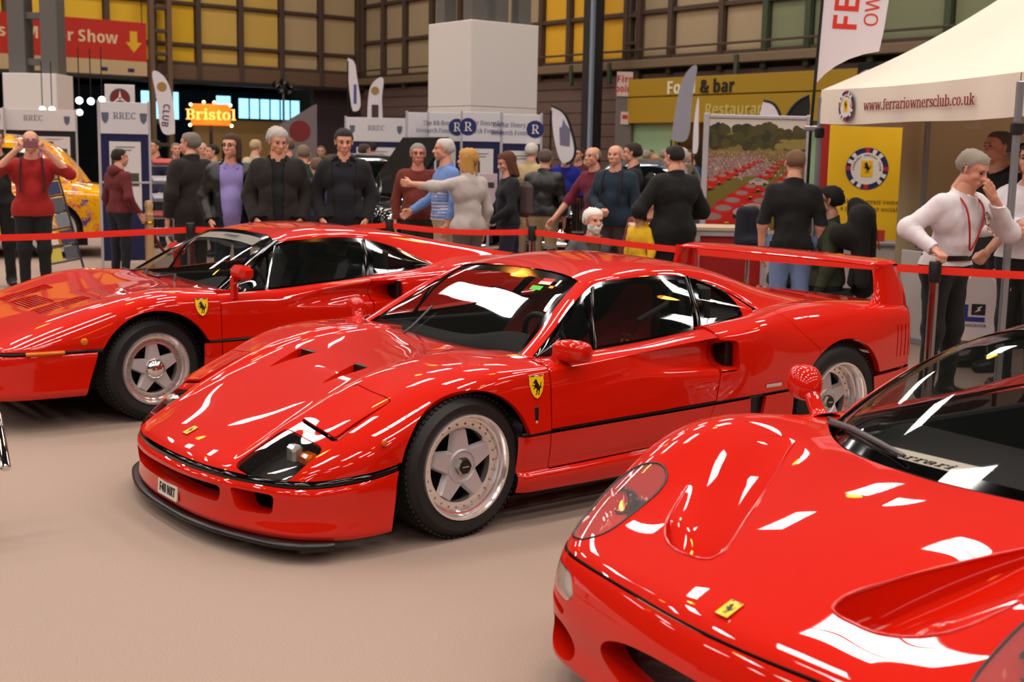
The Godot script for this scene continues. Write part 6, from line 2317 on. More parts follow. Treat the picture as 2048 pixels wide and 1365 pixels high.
	var is_top := func(p: Vector3) -> float:
		var collar: float = neck_y + spec.get("neck", .004) - (p.z - nk.z) * .55 - p.y
		return minf(minf(p.y - hem, collar), wr_f.call(p, sleeve))
	var legs_f := func(p: Vector3) -> float:
		return minf(hipy + .085 - p.y, .215 * lerpf(1, fat, .8) - absf(p.x)) if p.y > hipy - .30 and not sit else minf(p.y - .075, hipy + .085 - p.y)
	var trousers := torso.keep(legs_f)
	_puff(trousers, noise, .006, .006)
	part("trousers", trousers.lips(.01).moved(scale), tint("trousers", spec.get("legs", Color(.05, .05, .07))), o)
	var shoes := torso.keep(func(p: Vector3) -> float: return .095 - p.y)
	_puff(shoes, noise, .004, .0)
	part("shoes", shoes.moved(scale), mat("shoe leather", Color(.03, .025, .022), .4), o)
	var top := torso.keep(is_top)
	var puff: float = spec.get("puff", .012)
	var tm := tint("top", spec.get("top"))
	if spec.get("gloss", false):
		tm = mat("leather %s" % spec.get("top").to_html(false), spec.get("top") * 1.8, .42)
	if spec.has("shirt"):
		var gape: float = spec.get("gape", .075)
		var front := func(p: Vector3) -> float:
			if p.z < sh.z * .6 + .02:
				return -.05
			var w := gape * lerpf(.75, 1.15, clampf((p.y - hem) / .5, 0, 1))
			return w - absf(p.x)
		var two := top.clip(front)
		var inn: Shape = two[0]
		_puff(inn, noise, .011, .003)
		part("shirt", inn.moved(scale), tint("shirt", spec.get("shirt")), o)
		top = two[1]
		_puff(top, noise, puff + .008, .008)
		top.lips(puff + .014)
		for sg in [-1.0, 1.0]:                                             # collar points
			part("collar", Shape.new().box(Vector3.ZERO, Vector3(.035, .07, .012), .004).moved(scale * Transform3D(Basis(Vector3.BACK, sg * .5) * Basis(Vector3.RIGHT, -.35), Vector3(.048 * sg, neck_y - .035, nk.z + .072))), tint("shirt", spec.get("shirt")), o)
	else:
		_puff(top, noise, puff, .008)
		top.lips(puff + .006)
	part(spec.get("garment", "jacket"), top.moved(scale), tm, o)
	if spec.has("stripes"):
		for j in 9:
			var y := 1.18 - j * .034
			var band := torso.keep(func(p: Vector3) -> float: return minf(minf(.008 - absf(p.y - y), wr_f.call(p, .0)), .19 - absf(p.x)))
			_puff(band, noise, puff + .003, .008)
			part("stripe", band.moved(scale), tint("stripe", spec.stripes), o)
	if spec.get("collar_up", false):
		part("collar", Shape.new().tube(spline([Vector3(.06, neck_y, nk.z + .05), Vector3(.075, neck_y + .015, nk.z), Vector3(.05, neck_y + .03, nk.z - .06), Vector3(0, neck_y + .035, nk.z - .075), Vector3(-.05, neck_y + .03, nk.z - .06), Vector3(-.075, neck_y + .015, nk.z), Vector3(-.06, neck_y, nk.z + .05)], 24), .022, 8, true, 1.0).moved(scale), tm, o)
	if spec.get("hood", false):
		part("hood", Shape.new().ball(Vector3(0, neck_y - .01, nk.z - .085), Vector3(.115, .075, .06), 16, 10).moved(scale), tm, o)
	if spec.get("backpack", false):
		part("backpack", Shape.new().box(Vector3(0, sh.y - .20, sh.z - .20), Vector3(.30, .42, .16), .06).moved(scale), tint("bag", spec.get("bag", Color(.04, .04, .05))), o)
	if spec.get("straps", false):
		for sg in [-1.0, 1.0]:
			part("strap", Shape.new().tube(spline([Vector3(.115 * sg, sh.y - .30, sh.z + .165), Vector3(.115 * sg, sh.y - .12, sh.z + .145), Vector3(.105 * sg, sh.y + .035, sh.z + .06), Vector3(.10 * sg, sh.y + .05, sh.z - .05)], 12), .024, 6, true, .4).moved(scale), tint("bag", Color(.04, .04, .05)), o)
	o.set_meta("k", k)
	return o


func _puff(s: Shape, nz: FastNoiseLite, base: float, rough: float) -> void:
	for i in s.v.size():
		var p := s.v[i]
		s.v[i] = p + s.n[i] * (base + rough * nz.get_noise_3d(p.x * 1.2, p.y * .8, p.z * 1.2) * 1.6)
	var keep_rim := s.rim
	s.smooth()
	s.rim = keep_rim

# ---------------------------------------------------------------- barrier, stands, signs and the older cars
func aim(at: Vector3) -> float:                                # turn that makes a thing's +z look at the visitor's eye
	return atan2(-at.x, -at.z)


func build_stands() -> void:
	barrier()
	club_tent()
	poster_wall()
	boards()
	signs()
	flags()
	food_bar()
	small_things()
	old_cars()


func barrier() -> void:
	var steel := mat("post steel", Color(.60, .58, .57), .16, 1.0)
	var dark := mat("post black", Color(.02, .02, .02), .4)
	var tape := mat("barrier tape", Color(.92, .15, .05), .6)
	var spots := [Vector3(-5.4, 0, -8.9), Vector3(-2.80, 0, -10.85), Vector3(-1.20, 0, -12.07), Vector3(.167, 0, -11.45), Vector3(2.771, 0, -8.21), Vector3(4.7, 0, -8.35)]
	var where := ["off to the left beyond the photographing man", "behind the windscreen of the louvred car", "in front of the man in the navy jacket", "beside the kneeling photographer", "under the hand of the laughing man", "at the far right end of the tape"]
	for i in spots.size():
		var o := thing("barrier_post", "tape barrier post " + where[i], "barrier post", spots[i], 0.0, "tape barrier posts")
		part("base", Shape.new().lathe([Vector2(.0001, 0), Vector2(.17, 0), Vector2(.17, .018), Vector2(.06, .04), Vector2(.035, .06)], 28), dark, o)
		part("pole", Shape.new().lathe([Vector2(.032, .04), Vector2(.032, .86)], 20), steel, o)
		part("cassette", Shape.new().lathe([Vector2(.032, .855), Vector2(.040, .862), Vector2(.040, .985), Vector2(.036, .995), Vector2(.0001, .995)], 20), dark, o)
	var tl := ["left of the louvred car, across the photographing man", "behind the louvred car's roof", "in front of the couple in striped and grey tops", "behind the tall rear wing, past the counters", "across the right edge, in front of the carrier bag"]
	for i in spots.size() - 1:
		var a: Vector3 = spots[i] + Vector3(0, .935, 0)
		var b: Vector3 = spots[i + 1] + Vector3(0, .935, 0)
		var d := (b - a).normalized()
		a += d * .04
		b -= d * .04
		var n := d.cross(Vector3.UP)
		var g := []
		for k in 25:
			var s := k / 24.0
			var p := a.lerp(b, s) - Vector3(0, .03 * sin(s * PI), 0)
			g.append([p + Vector3(0, .026, 0) + n * .0012, p - Vector3(0, .026, 0) + n * .0012, p - Vector3(0, .026, 0) - n * .0012, p + Vector3(0, .026, 0) - n * .0012, p + Vector3(0, .026, 0) + n * .0012])
		object("barrier_tape", "red barrier tape " + tl[i], "barrier tape", Shape.new().grid(g), tape, "red barrier tapes")


func panel_frame(o: Node3D, w: float, y0: float, y1: float, m: Material, th := .035) -> void:
	for s in [-1.0, 1.0]:
		part("post", Shape.new().box(Vector3(s * w / 2, (y0 + y1) / 2, 0), Vector3(th, y1 - y0, th), .006), m, o)


func roundel(o: Node3D, at: Transform3D, r: float) -> void:      # club roundel: red, white and blue ring round a yellow badge
	var d := Node3D.new()
	d.name = "roundel"
	o.add_child(d, true)
	d.transform = at
	var blue := mat("roundel blue", Color(.06, .10, .36), .6)
	var redm := mat("roundel red", Color(.74, .10, .05), .6)
	var whitem := mat("roundel white", Color(.86, .84, .80), .6)
	part("disc", Shape.new().slab(circle(Vector2.ZERO, r * 1.03, 48), Transform3D.IDENTITY, .002), blue, d)
	part("field", Shape.new().slab(circle(Vector2.ZERO, r * .78, 40), Transform3D(Basis(), Vector3(0, 0, .001)), .003), whitem, d)
	for k in 16:
		var a0 := TAU * (k - .28) / 16.0
		var a1 := TAU * (k + .28) / 16.0
		if k % 2 == 1 and k % 4 == 1:
			continue
		var q := PackedVector2Array([Vector2(cos(a0), sin(a0)) * r * .79, Vector2(cos(a0), sin(a0)) * r * 1.0, Vector2(cos(a1), sin(a1)) * r * 1.0, Vector2(cos(a1), sin(a1)) * r * .79])
		part("segment", Shape.new().slab(q, Transform3D(Basis(), Vector3(0, 0, .002)), .0025), redm if k % 4 == 0 else whitem, d)
	var yel := part("badge_field", Shape.new().box(Vector3(0, 0, .005), Vector3(r * .56, r * .80, .003)), mat("club yellow", Color(.90, .72, .02), .5), d)
	part("horse", Shape.new().slab(_scaled(horse_outline(), r * .44), Transform3D(Basis(), Vector3(0, r * .04, .0065)), .001), mat("badge black", Color(.015, .015, .015), .4), yel)
	var ring := "FERRARI OWNERS CLUB"
	for i in ring.length():
		if ring[i] == " ":
			continue
		var a := PI * (1.0 - (i + .5) / ring.length()) * 1.1 - .157
		lettering(d, "letter", ring[i], r * .10, Transform3D(Basis(Vector3.BACK, a - PI / 2), Vector3(cos(a) * r * .65, sin(a) * r * .65, .005)), mat("roundel ink", Color(.12, .12, .2), .6), "Droid Serif", 600, .001)


func club_tent() -> void:
	var canvas := mat("tent canvas", Color(.86, .82, .76), .85)
	var alu := mat("tent pole", Color(.60, .61, .63), .35, .7)
	var A := Vector3(2.75, 0, -11.5)
	var B := Vector3(3.45, 0, -8.75)
	var side := Vector3(.968, 0, -.246) * 3.0
	var o := thing("tent", "white pop-up tent with the club's web address on its valance", "tent", Vector3.ZERO)
	var corners := [A, B, B + side, A + side]
	var top: Vector3 = (A + B + side * 1.0) * .5 + Vector3(0, 3.42, 0)
	var mid: Vector3 = (corners[0] + corners[1] + corners[2] + corners[3]) * .25
	top = Vector3(mid.x, 3.42, mid.z)
	for k in 4:
		var p: Vector3 = corners[k] + Vector3(0, 2.262, 0)
		var q: Vector3 = corners[(k + 1) % 4] + Vector3(0, 2.262, 0)
		var g := []
		for i in 13:
			var row := []
			for j in 13:
				var s := j / 12.0
				var e := p.lerp(q, s)
				var r := i / 12.0
				var pt := e.lerp(top, r)
				pt.y -= .10 * sin(r * PI) * (.4 + .6 * absf(2.0 * s - 1.0)) + .05 * sin(s * PI) * (1.0 - r)
				row.append(pt)
			g.append(row)
		part("roof_panel", Shape.new().grid(g, k != 99), canvas, o)
		var vg := []
		var out := (p + q) * .5 - Vector3(mid.x, p.y, mid.z)
		out = Vector3(out.x, 0, out.z).normalized()
		for j in 25:
			var s := j / 24.0
			var e := p.lerp(q, s) - Vector3(0, .05 * sin(s * PI) * .4, 0)
			var wv := out * (.012 * sin(s * 23.0) + .006 * sin(s * 51.0))
			vg.append([e + out * .004, e - Vector3(0, .15, 0) + out * .012 + wv * .5, e - Vector3(0, .298 + .008 * sin(s * 9.0), 0) + wv + out * .01])
		part("valance", Shape.new().grid(vg), canvas, o)
	for c in corners:
		part("leg", Shape.new().box(c + Vector3(0, 1.1, 0), Vector3(.045, 2.2, .045), .006), alu, o)
		part("leg_clamp", Shape.new().box(c + Vector3(0, 1.88, 0), Vector3(.075, .09, .075), .012), mat("clamp black", Color(.03, .03, .03), .5), o)
	part("leg", Shape.new().box(Vector3(3.76, 1.0, -11.6), Vector3(.045, 2.0, .045), .006), alu, o)
	# back cloth
	var c0: Vector3 = A + side * .28
	var c1: Vector3 = A + side
	var bg := []
	for j in 17:
		var s := j / 16.0
		var e := c0.lerp(c1, s)
		var sw := Vector3(-.05, 0, .2) * sin(s * 17.0) * .12
		bg.append([e + Vector3(0, 2.2, 0), e + Vector3(0, 1.1, 0) + sw, e + Vector3(0, .02, 0) + sw])
	part("back_cloth", Shape.new().grid(bg), mat("tent cream", Color(.84, .78, .62), .85), o)
	# lettering and roundel on the valance
	var d := (B - A).normalized()
	var out := Vector3(-.968, 0, .246)
	var fr := Transform3D(Basis(d, Vector3.UP, d.cross(Vector3.UP)), Vector3.ZERO)
	var vm := A.lerp(B, .56) + Vector3(0, 2.095, 0) + out * .035
	lettering(o, "valance_letters", "www.ferrariownersclub.co.uk", .084, Transform3D(fr.basis * Basis().scaled(Vector3(.92, 1, 1)), vm), mat("letters crimson", Color(.50, .07, .06), .7), "Droid Serif", 500, .004)
	roundel(o, Transform3D(fr.basis, A.lerp(B, .18) + Vector3(0, 2.105, 0) + out * .03), .125)
	# yellow club panel on red
	var pb := thing("club_banner", "yellow club panel with a roundel on a red backing, standing on the white counter", "display panel", spot(1742, 12.5), aim(spot(1742, 12.5)) - .12)
	part("red_backing", Shape.new().box(Vector3(0, 1.44, -.04), Vector3(1.06, 1.22, .03), .004), mat("panel red", Color(.62, .03, .02), .6), pb)
	part("yellow_sheet", Shape.new().box(Vector3(-.02, 1.44, -.018), Vector3(.80, 1.22, .01), .002), mat("club yellow", Color(.90, .72, .02), .5), pb)
	roundel(pb, Transform3D(Basis(), Vector3(-.04, 1.56, -.01)), .20)
	lettering(pb, "panel_letters", "Making Ferrari ownership", .042, Transform3D(Basis(), Vector3(.06, 1.235, -.01)), mat("letters brown", Color(.42, .25, .05), .7), "Droid Serif", 400, .002, true)
	lettering(pb, "panel_letters", "a part of your social life.", .042, Transform3D(Basis(), Vector3(.06, 1.165, -.01)), mat("letters brown", Color(.42, .25, .05), .7), "Droid Serif", 400, .002, true)
	part("foot", Shape.new().box(Vector3(0, .42, -.06), Vector3(.9, .84, .06), .006), mat("panel red", Color(.62, .03, .02), .6), pb)
	var leaf := spot(1770, 12.0, .875)
	object("leaflet", "small red leaflet propped on the white counter", "leaflet", Shape.new().box(Vector3(0, .055, 0), Vector3(.075, .11, .006), .001).moved(Transform3D(Basis(Vector3.UP, aim(leaf)) * Basis(Vector3.RIGHT, -.2), leaf)), mat("leaflet red", Color(.72, .12, .10), .6))
	# white counter under it
	var wc := thing("counter", "white counter with grey edging under the yellow club panel", "counter", spot(1742, 12.1), aim(spot(1742, 12.1)) - .12)
	part("front", Shape.new().box(Vector3(0, .42, 0), Vector3(1.16, .84, .30), .006), mat("counter white", Color(.74, .71, .69), .6), wc)
	part("top", Shape.new().box(Vector3(0, .858, 0), Vector3(1.22, .035, .40), .008), mat("counter grey", Color(.52, .52, .54), .5), wc)
	for s in [-1.0, 1.0]:
		part("edge", Shape.new().box(Vector3(.575 * s, .42, .155), Vector3(.035, .84, .02), .004), mat("counter grey", Color(.52, .52, .54), .5), wc)
	part("plinth", Shape.new().box(Vector3(0, .03, .152), Vector3(1.16, .06, .02), .004), mat("counter grey", Color(.52, .52, .54), .5), wc)
	# second white counter run to the right
	var wd := thing("counter", "white counter standing behind the laughing man's barrier post", "counter", spot(1862, 11.2), aim(spot(1862, 11.2)) - .9)
	part("front", Shape.new().box(Vector3(0, .42, 0), Vector3(.62, .84, .04), .006), mat("counter white", Color(.74, .71, .69), .6), wd)
	part("plinth", Shape.new().box(Vector3(0, .03, .022), Vector3(.62, .06, .012), .004), mat("counter grey", Color(.52, .52, .54), .5), wd)
	part("edge", Shape.new().box(Vector3(.3, .42, .0), Vector3(.03, .84, .05), .004), mat("counter grey", Color(.52, .52, .54), .5), wd)
	# a grey framed board inside the tent
	var gb := thing("notice_board", "grey framed notice board inside the tent behind the men", "notice board", spot(1962, 12.0), aim(spot(1962, 12.0)))
	part("board", Shape.new().box(Vector3(0, 1.42, 0), Vector3(.55, .80, .02), .004), mat("board pale", Color(.62, .62, .66), .6), gb)
	for s in [-1.0, 1.0]:
		part("frame_side", Shape.new().box(Vector3(.28 * s, 1.42, .01), Vector3(.03, .84, .03), .004), alu, gb)
		part("frame_end", Shape.new().box(Vector3(0, 1.42 + .41 * s, .01), Vector3(.59, .03, .03), .004), alu, gb)
		part("stand_leg", Shape.new().box(Vector3(.26 * s, .5, -.02), Vector3(.03, 1.0, .03), .004), alu, gb)
	roundel(gb, Transform3D(Basis(), Vector3(.05, 1.62, .012)), .10)


func blot(im: Image, cx: float, cy: float, rx: float, ry: float, c: Color) -> void:
	for y in range(int(cy - ry), int(cy + ry) + 1):
		for x in range(int(cx - rx), int(cx + rx) + 1):
			if x >= 0 and y >= 0 and x < im.get_width() and y < im.get_height():
				var a := (x - cx) / rx
				var b := (y - cy) / ry
				if a * a + b * b < 1.0:
					im.set_pixel(x, y, c)


func meeting_print() -> ImageTexture:                           # the printed photograph: rows of red cars on a lawn, a crowd, trees
	var im := Image.create(560, 560, false, Image.FORMAT_RGB8)
	var r := RandomNumberGenerator.new()
	r.seed = 21
	im.fill(Color(.42, .38, .14))
	im.fill_rect(Rect2i(0, 0, 560, 60), Color(.78, .74, .70))
	im.fill_rect(Rect2i(0, 60, 560, 130), Color(.46, .42, .18))
	for i in 130:
		var x := r.randf() * 560
		var g := r.randf()
		blot(im, x, 40 + r.randf() * 95 + (0 if x < 400 else 10), 14 + r.randf() * 26, 10 + r.randf() * 22, Color(.17 + g * .12, .17 + g * .10, .06 + g * .05))
	for i in 30:
		blot(im, 400 + r.randf() * 160, 100 + r.randf() * 40, 20 + r.randf() * 20, 6 + r.randf() * 6, Color(.52, .47, .22))
	for i in 26:
		blot(im, r.randf() * 330, 190 + r.randf() * 90, 50, 18, Color(.55, .45, .42))
	for i in 900:
		var y := 160 + r.randf() * r.randf() * 150
		var x := r.randf() * 560
		var h := 4 + (y - 150) * .06
		var c: Color = [Color(.10, .09, .12), Color(.70, .62, .60), Color(.62, .10, .08), Color(.20, .22, .36), Color(.82, .78, .76), Color(.45, .30, .28)][r.randi() % 6]
		im.fill_rect(Rect2i(int(x), int(y), 2 + int(h * .25), int(h)), c)
		blot(im, x + 2, y - 1, 2, 2, Color(.60, .42, .36))
	for lane in 3:
		for i in 12:
			var s := i / 11.0
			var d := pow(s, 1.7)
			var x := lerpf([430.0, 560.0, 300.0][lane], [40.0, 270.0, -160.0][lane], d) + r.randf() * 8
			var y := lerpf(205, [520.0, 470.0, 400.0][lane], d)
			var w := lerpf(16, [135.0, 120.0, 100.0][lane], d)
			var body := Color(.72, .07, .05) if r.randf() < .82 else Color(.66, .60, .58)
			blot(im, x, y + w * .16, w * .95, w * .14, Color(.12, .10, .06))
			blot(im, x, y, w, w * .26, body)
			blot(im, x - w * .05, y - w * .17, w * .52, w * .20, body.lightened(.08))
			blot(im, x - w * .03, y - w * .19, w * .40, w * .13, Color(.55, .48, .46))
			blot(im, x - w * .55, y + w * .16, w * .15, w * .12, Color(.07, .05, .05))
			blot(im, x + w * .58, y + w * .15, w * .14, w * .12, Color(.07, .05, .05))
			im.fill_rect(Rect2i(int(x + w * .5), int(y + w * .02), maxi(1, int(w * .2)), maxi(1, int(w * .06))), Color(.85, .65, .10))
	return ImageTexture.create_from_image(im)


func poster_wall() -> void:
	var at := spot(1512, 13.9)
	var o := thing("poster_wall", "tall printed panel showing rows of red cars parked on a lawn", "poster", at, aim(at) + .30)
	var alu := mat("tent pole", Color(.60, .61, .63), .35, .7)
	var pm := mat("meeting print", Color(1, 1, 1), .5)
	pm.albedo_texture = meeting_print()
	var w := 1.10
	part("print", Shape.new().uvquad(Vector3(-w / 2, 2.06, .012), Vector3(w / 2, 2.06, .012), Vector3(w / 2, .86, .012), Vector3(-w / 2, .86, .012)), pm, o)
	part("board", Shape.new().box(Vector3(0, 1.05, -.01), Vector3(w, 2.06, .03), .004), mat("counter white", Color(.74, .71, .69), .6), o)
	for s in [-1.0, 1.0]:
		part("post", Shape.new().box(Vector3((w / 2 + .025) * s, 1.06, 0), Vector3(.055, 2.12, .06), .01), mat("post pale", Color(.66, .64, .66), .5), o)
	part("top_rail", Shape.new().box(Vector3(0, 2.085, 0), Vector3(w, .045, .05), .01), mat("post pale", Color(.66, .64, .66), .5), o)
	# red fronted counter in front of it
	var ca := spot(1400, 13.1)
	var c := thing("counter", "red fronted counter with a grey frame below the printed panel", "counter", ca, aim(ca) + .12)
	part("front", Shape.new().box(Vector3(0, .44, 0), Vector3(1.34, .88, .42), .006), mat("panel red", Color(.62, .03, .02), .6), c)
	part("top", Shape.new().box(Vector3(0, .915, 0), Vector3(1.42, .05, .50), .01), mat("counter cream", Color(.74, .66, .56), .5), c)
	for x in [-.66, -.02, .66]:
		part("upright", Shape.new().box(Vector3(x, .44, .222), Vector3(.05, .88, .03), .006), mat("post pale", Color(.66, .64, .66), .5), c)
	part("rail", Shape.new().box(Vector3(0, .865, .222), Vector3(1.34, .05, .03), .006), mat("post pale", Color(.66, .64, .66), .5), c)


func sheet_of(o: Node3D, at: Vector3, w: float, h: float, seed_: int) -> void:          # paper with a few dark photographs
	var p := part("paper", Shape.new().box(at, Vector3(w, h, .006), .001), mat("paper white", Color(.80, .77, .76), .7), o)
	var r := RandomNumberGenerator.new()
	r.seed = seed_
	var cols := [mat("photo grey", Color(.20, .20, .21), .5), mat("photo olive", Color(.24, .25, .19), .5), mat("photo slate", Color(.27, .26, .32), .5)]
	for k in 3:
		var pw := w * (.32 + r.randf() * .14)
		var ph := h * (.13 + r.randf() * .06)
		part("photograph", Shape.new().box(at + Vector3(w * (-.22 + .44 * (k % 2)), h * (.22 - .27 * k), .005), Vector3(pw, ph, .003)), cols[k], p)
	for k in 2:
		part("heading", Shape.new().box(at + Vector3(0, h * (.42 - .045 * k), .004), Vector3(w * (.6 - .2 * k), h * .014, .002)), mat("print grey", Color(.35, .35, .40), .6), p)


func board(label: String, px: float, z: float, w: float, y1: float, head: String, mirror := false, turn := 0.0, posters := 1, dark := false) -> Node3D:
	var at := spot(px, z)
	var o := thing("display_board", label, "display board", at, aim(at) + turn, "blue display boards")
	var alu := mat("tent pole", Color(.60, .61, .63), .35, .7)
	var hh := .42 if not dark else .34
	part("panel", Shape.new().box(Vector3(0, (y1 - hh) * .5 + .05, 0), Vector3(w, y1 - hh - .1, .03), .004), mat("board blue", Color(.03, .05, .24), .8) if not dark else mat("board navy", Color(.025, .028, .06), .8), o)
	var hd := part("header", Shape.new().box(Vector3(0, y1 - hh / 2, .01), Vector3(w, hh, .035), .004), mat("header white", Color(.78, .76, .77), .6), o)
	panel_frame(o, w + .03, 0, y1 + .02, mat("post pale", Color(.66, .64, .66), .5))
	part("mid_rail", Shape.new().box(Vector3(0, y1 * .52, .01), Vector3(w, .03, .04), .004), mat("post pale", Color(.66, .64, .66), .5), o)
	for k in posters:
		sheet_of(o, Vector3(w * (0.0 if posters == 1 else -.24 + .48 * k), y1 - hh - (.56 if not dark else .3), .022), w * (.66 if posters == 1 else .38), .92 if not dark else .42, int(px) + k)
	if head == "RREC":
		lettering(hd, "header_letters", head, .085, Transform3D(Basis(), Vector3(0, y1 - hh / 2 + .03, .03)), mat("letters slate", Color(.33, .34, .42), .7), "Droid Serif", 400, .002)
		for s in [-1.0, 1.0]:
			part("crest", Shape.new().slab(rounded([Vector2(-.05, .07), Vector2(.05, .07), Vector2(.04, -.03), Vector2(0, -.08), Vector2(-.04, -.03)], .015), Transform3D(Basis(), Vector3(w * .4 * s, y1 - hh / 2, .028)), .003), mat("letters slate", Color(.33, .34, .42), .7), hd)
	elif head != "":
		var sx := -1.0 if mirror else 1.0
		var words := head.split("|")
		for k in words.size():
			lettering(hd, "header_letters", words[k], .062, Transform3D(Basis().scaled(Vector3(.85, 1, 1)), Vector3(-w * .13 * sx, y1 - hh / 2 + .055 - .11 * k, .03)), mat("letters indigo", Color(.16, .18, .42), .7), "Droid Serif", 500, .002)
		part("emblem", Shape.new().slab(circle(Vector2.ZERO, .125, 28), Transform3D(Basis(), Vector3(w * .36 * sx, y1 - hh / 2, .028)), .003), mat("roundel blue", Color(.06, .10, .36), .6), hd)
		lettering(hd, "emblem_letter", "R", .13, Transform3D(Basis(), Vector3(w * .36 * sx, y1 - hh / 2, .033)), mat("roundel white", Color(.86, .84, .80), .6), "Droid Serif", 500, .002, true)
	return o


func boards() -> void:
	board("tall blue display board headed with crests, behind the maroon hoodie", 250, 17.0, .62, 2.22, "RREC", false, .15)
	board("dark display board with a white header above the yellow car", 68, 20.5, 1.3, 2.2, "RREC", false, .1, 2, true)
	board("dark display board at the left edge above the yellow car", -52, 20.0, .9, 2.2, "RREC", false, .1, 1, true)
	board("blue display board with a white header behind the navy jacket", 752, 22.5, 1.04, 2.22, "RREC", false, 0.0)
	board("narrow blue board with a blank lit header left of the emblem boards", 838, 19.0, .34, 2.22, "", false, 0.0, 0)
	board("blue display board with an emblem at the right of its header", 890, 18.8, .48, 2.22, "The RR-Bentley|Research Foundation", false)
	board("blue display board with an emblem at the left of its header", 962, 18.3, .54, 2.22, "The Sir Henry Royce|Research Foundation", true)
	board("blue display board at the right end of the row by the cream coat", 1042, 18.3, .54, 2.2, "The Sir Henry Royce|Research Foundation", false)


func signs() -> void:
	# hanging banner
	var hb := thing("hanging_banner", "orange hanging banner with a yellow arrow, high on the left", "banner", H(10.4, 0, -30.0), HALL)
	part("banner", Shape.new().box(Vector3(-1.2, 4.12, 0), Vector3(5.2, .92, .03), .004), mat("banner orange", Color(.72, .13, .03), .7), hb)
	part("lower_strip", Shape.new().box(Vector3(-1.2, 3.49, 0), Vector3(5.2, .34, .03), .004), mat("banner cream", Color(.74, .64, .48), .7), hb)
	lettering(hb, "banner_letters", "Classic Motor Show", .27, Transform3D(Basis(), Vector3(-1.05, 4.17, .02)), mat("letters cream", Color(.86, .74, .58), .7), "Droid Sans", 700, .01)
	var ar := PackedVector2Array([Vector2(-.09, .26), Vector2(.09, .26), Vector2(.09, 0), Vector2(.2, 0), Vector2(0, -.24), Vector2(-.2, 0), Vector2(-.09, 0)])
	part("arrow", Shape.new().slab(ar, Transform3D(Basis(), Vector3(1.08, 4.1, .016)), .008), mat("arrow yellow", Color(.85, .66, .08), .6), hb)
	for x in [-3.0, -.6, 1.3]:
		part("cable", Shape.new().tube([Vector3(x, 4.58, 0), Vector3(x, 11.0, 0)], .012, 5), mat("post black", Color(.02, .02, .02), .4), hb)
	for x in [.35, 1.0]:
		part("logo_patch", Shape.new().box(Vector3(x, 3.44, .018), Vector3(.16, .09, .004)), mat("logo blue", Color(.10, .12, .3), .6), hb)
	# star sign
	var sa := spot(243, 19.5)
	var ss := thing("roundel_sign", "white box sign with a three-pointed star on a red disc above the blue board", "sign", sa, aim(sa))
	part("box", Shape.new().box(Vector3(0, 2.38, 0), Vector3(.44, .38, .06), .006), mat("header white", Color(.78, .76, .77), .6), ss)
	part("disc", Shape.new().slab(circle(Vector2(0, 2.36), .15, 32), Transform3D(Basis(), Vector3(0, 0, .03)), .004), mat("disc grey", Color(.25, .23, .24), .5), ss)
	part("disc_field", Shape.new().slab(circle(Vector2(0, 2.36), .128, 32), Transform3D(Basis(), Vector3(0, 0, .034)), .003), mat("disc red", Color(.42, .05, .05), .5), ss)
	for k in 3:
		var a := PI / 2 + TAU * k / 3
		part("star_ray", Shape.new().slab(PackedVector2Array([Vector2(cos(a), sin(a)) * .125, Vector2(cos(a + 1.05), sin(a + 1.05)) * .026, Vector2(cos(a - 1.05), sin(a - 1.05)) * .026]), Transform3D(Basis(), Vector3(0, 2.36, .037)), .004), mat("header white", Color(.78, .76, .77), .6), ss)
	part("pole", Shape.new().box(Vector3(0, 1.1, -.03), Vector3(.05, 2.2, .05), .004), mat("post pale", Color(.66, .64, .66), .5), ss)
	# second red disc sign
	var sb := spot(598, 24.0)
	var s2 := thing("roundel_sign", "grey pointed sign with a red disc behind the curly haired man", "sign", sb, aim(sb))
	part("blade", Shape.new().slab(PackedVector2Array([Vector2(-.42, 0), Vector2(.34, 0), Vector2(.34, 2.5), Vector2(.26, 2.46), Vector2(-.42, 2.05)]), Transform3D.IDENTITY, .03), mat("blade grey", Color(.42, .37, .38), .7), s2)
	part("disc", Shape.new().slab(circle(Vector2(.02, 1.98), .20, 28), Transform3D(Basis(), Vector3(0, 0, .03)), .004), mat("disc red", Color(.42, .05, .05), .5), s2)
	# lit orange sign with bulbs
	var la := spot(423, 29.0)
	var ls := thing("lit_sign", "glowing orange shop sign edged with small bulbs", "lit sign", la, aim(la))
	part("face", Shape.new().box(Vector3(0, 2.38, 0), Vector3(.88, .48, .08), .02), glow("sign glow orange", Color(.95, .42, .04), .75), ls)
	lettering(ls, "sign_letters", "Bristol", .24, Transform3D(Basis(), Vector3(0, 2.38, .05)), glow("sign glow cream", Color(1.0, .78, .40), 1.0), "Droid Serif", 600, .01, true)
	for q in [[-.44, 2.6], [-.15, 2.66], [.08, 2.66], [.44, 2.6], [-.46, 2.14], [.46, 2.14]]:
		part("bulb", Shape.new().ball(Vector3(q[0], q[1], .06), Vector3(.035, .035, .035), 10, 8), glow("bulb glow", Color(1.0, .82, .5), 9.0), ls)
	part("post", Shape.new().box(Vector3(0, 1.07, -.06), Vector3(.08, 2.14, .06), .004), mat("post black", Color(.02, .02, .02), .4), ls)
	var ll := OmniLight3D.new()
	ll.name = "sign_light"
	ll.light_color = Color(1, .6, .2)
	ll.light_energy = .5
	ll.omni_range = 30.0
	ll.omni_attenuation = 2.0
	ll.light_size = .3
	ll.shadow_enabled = true
	ll.position = Vector3(0, 2.38, .4)
	ls.add_child(ll)
	# cool spotlights over the stand on the left
	var k := 0
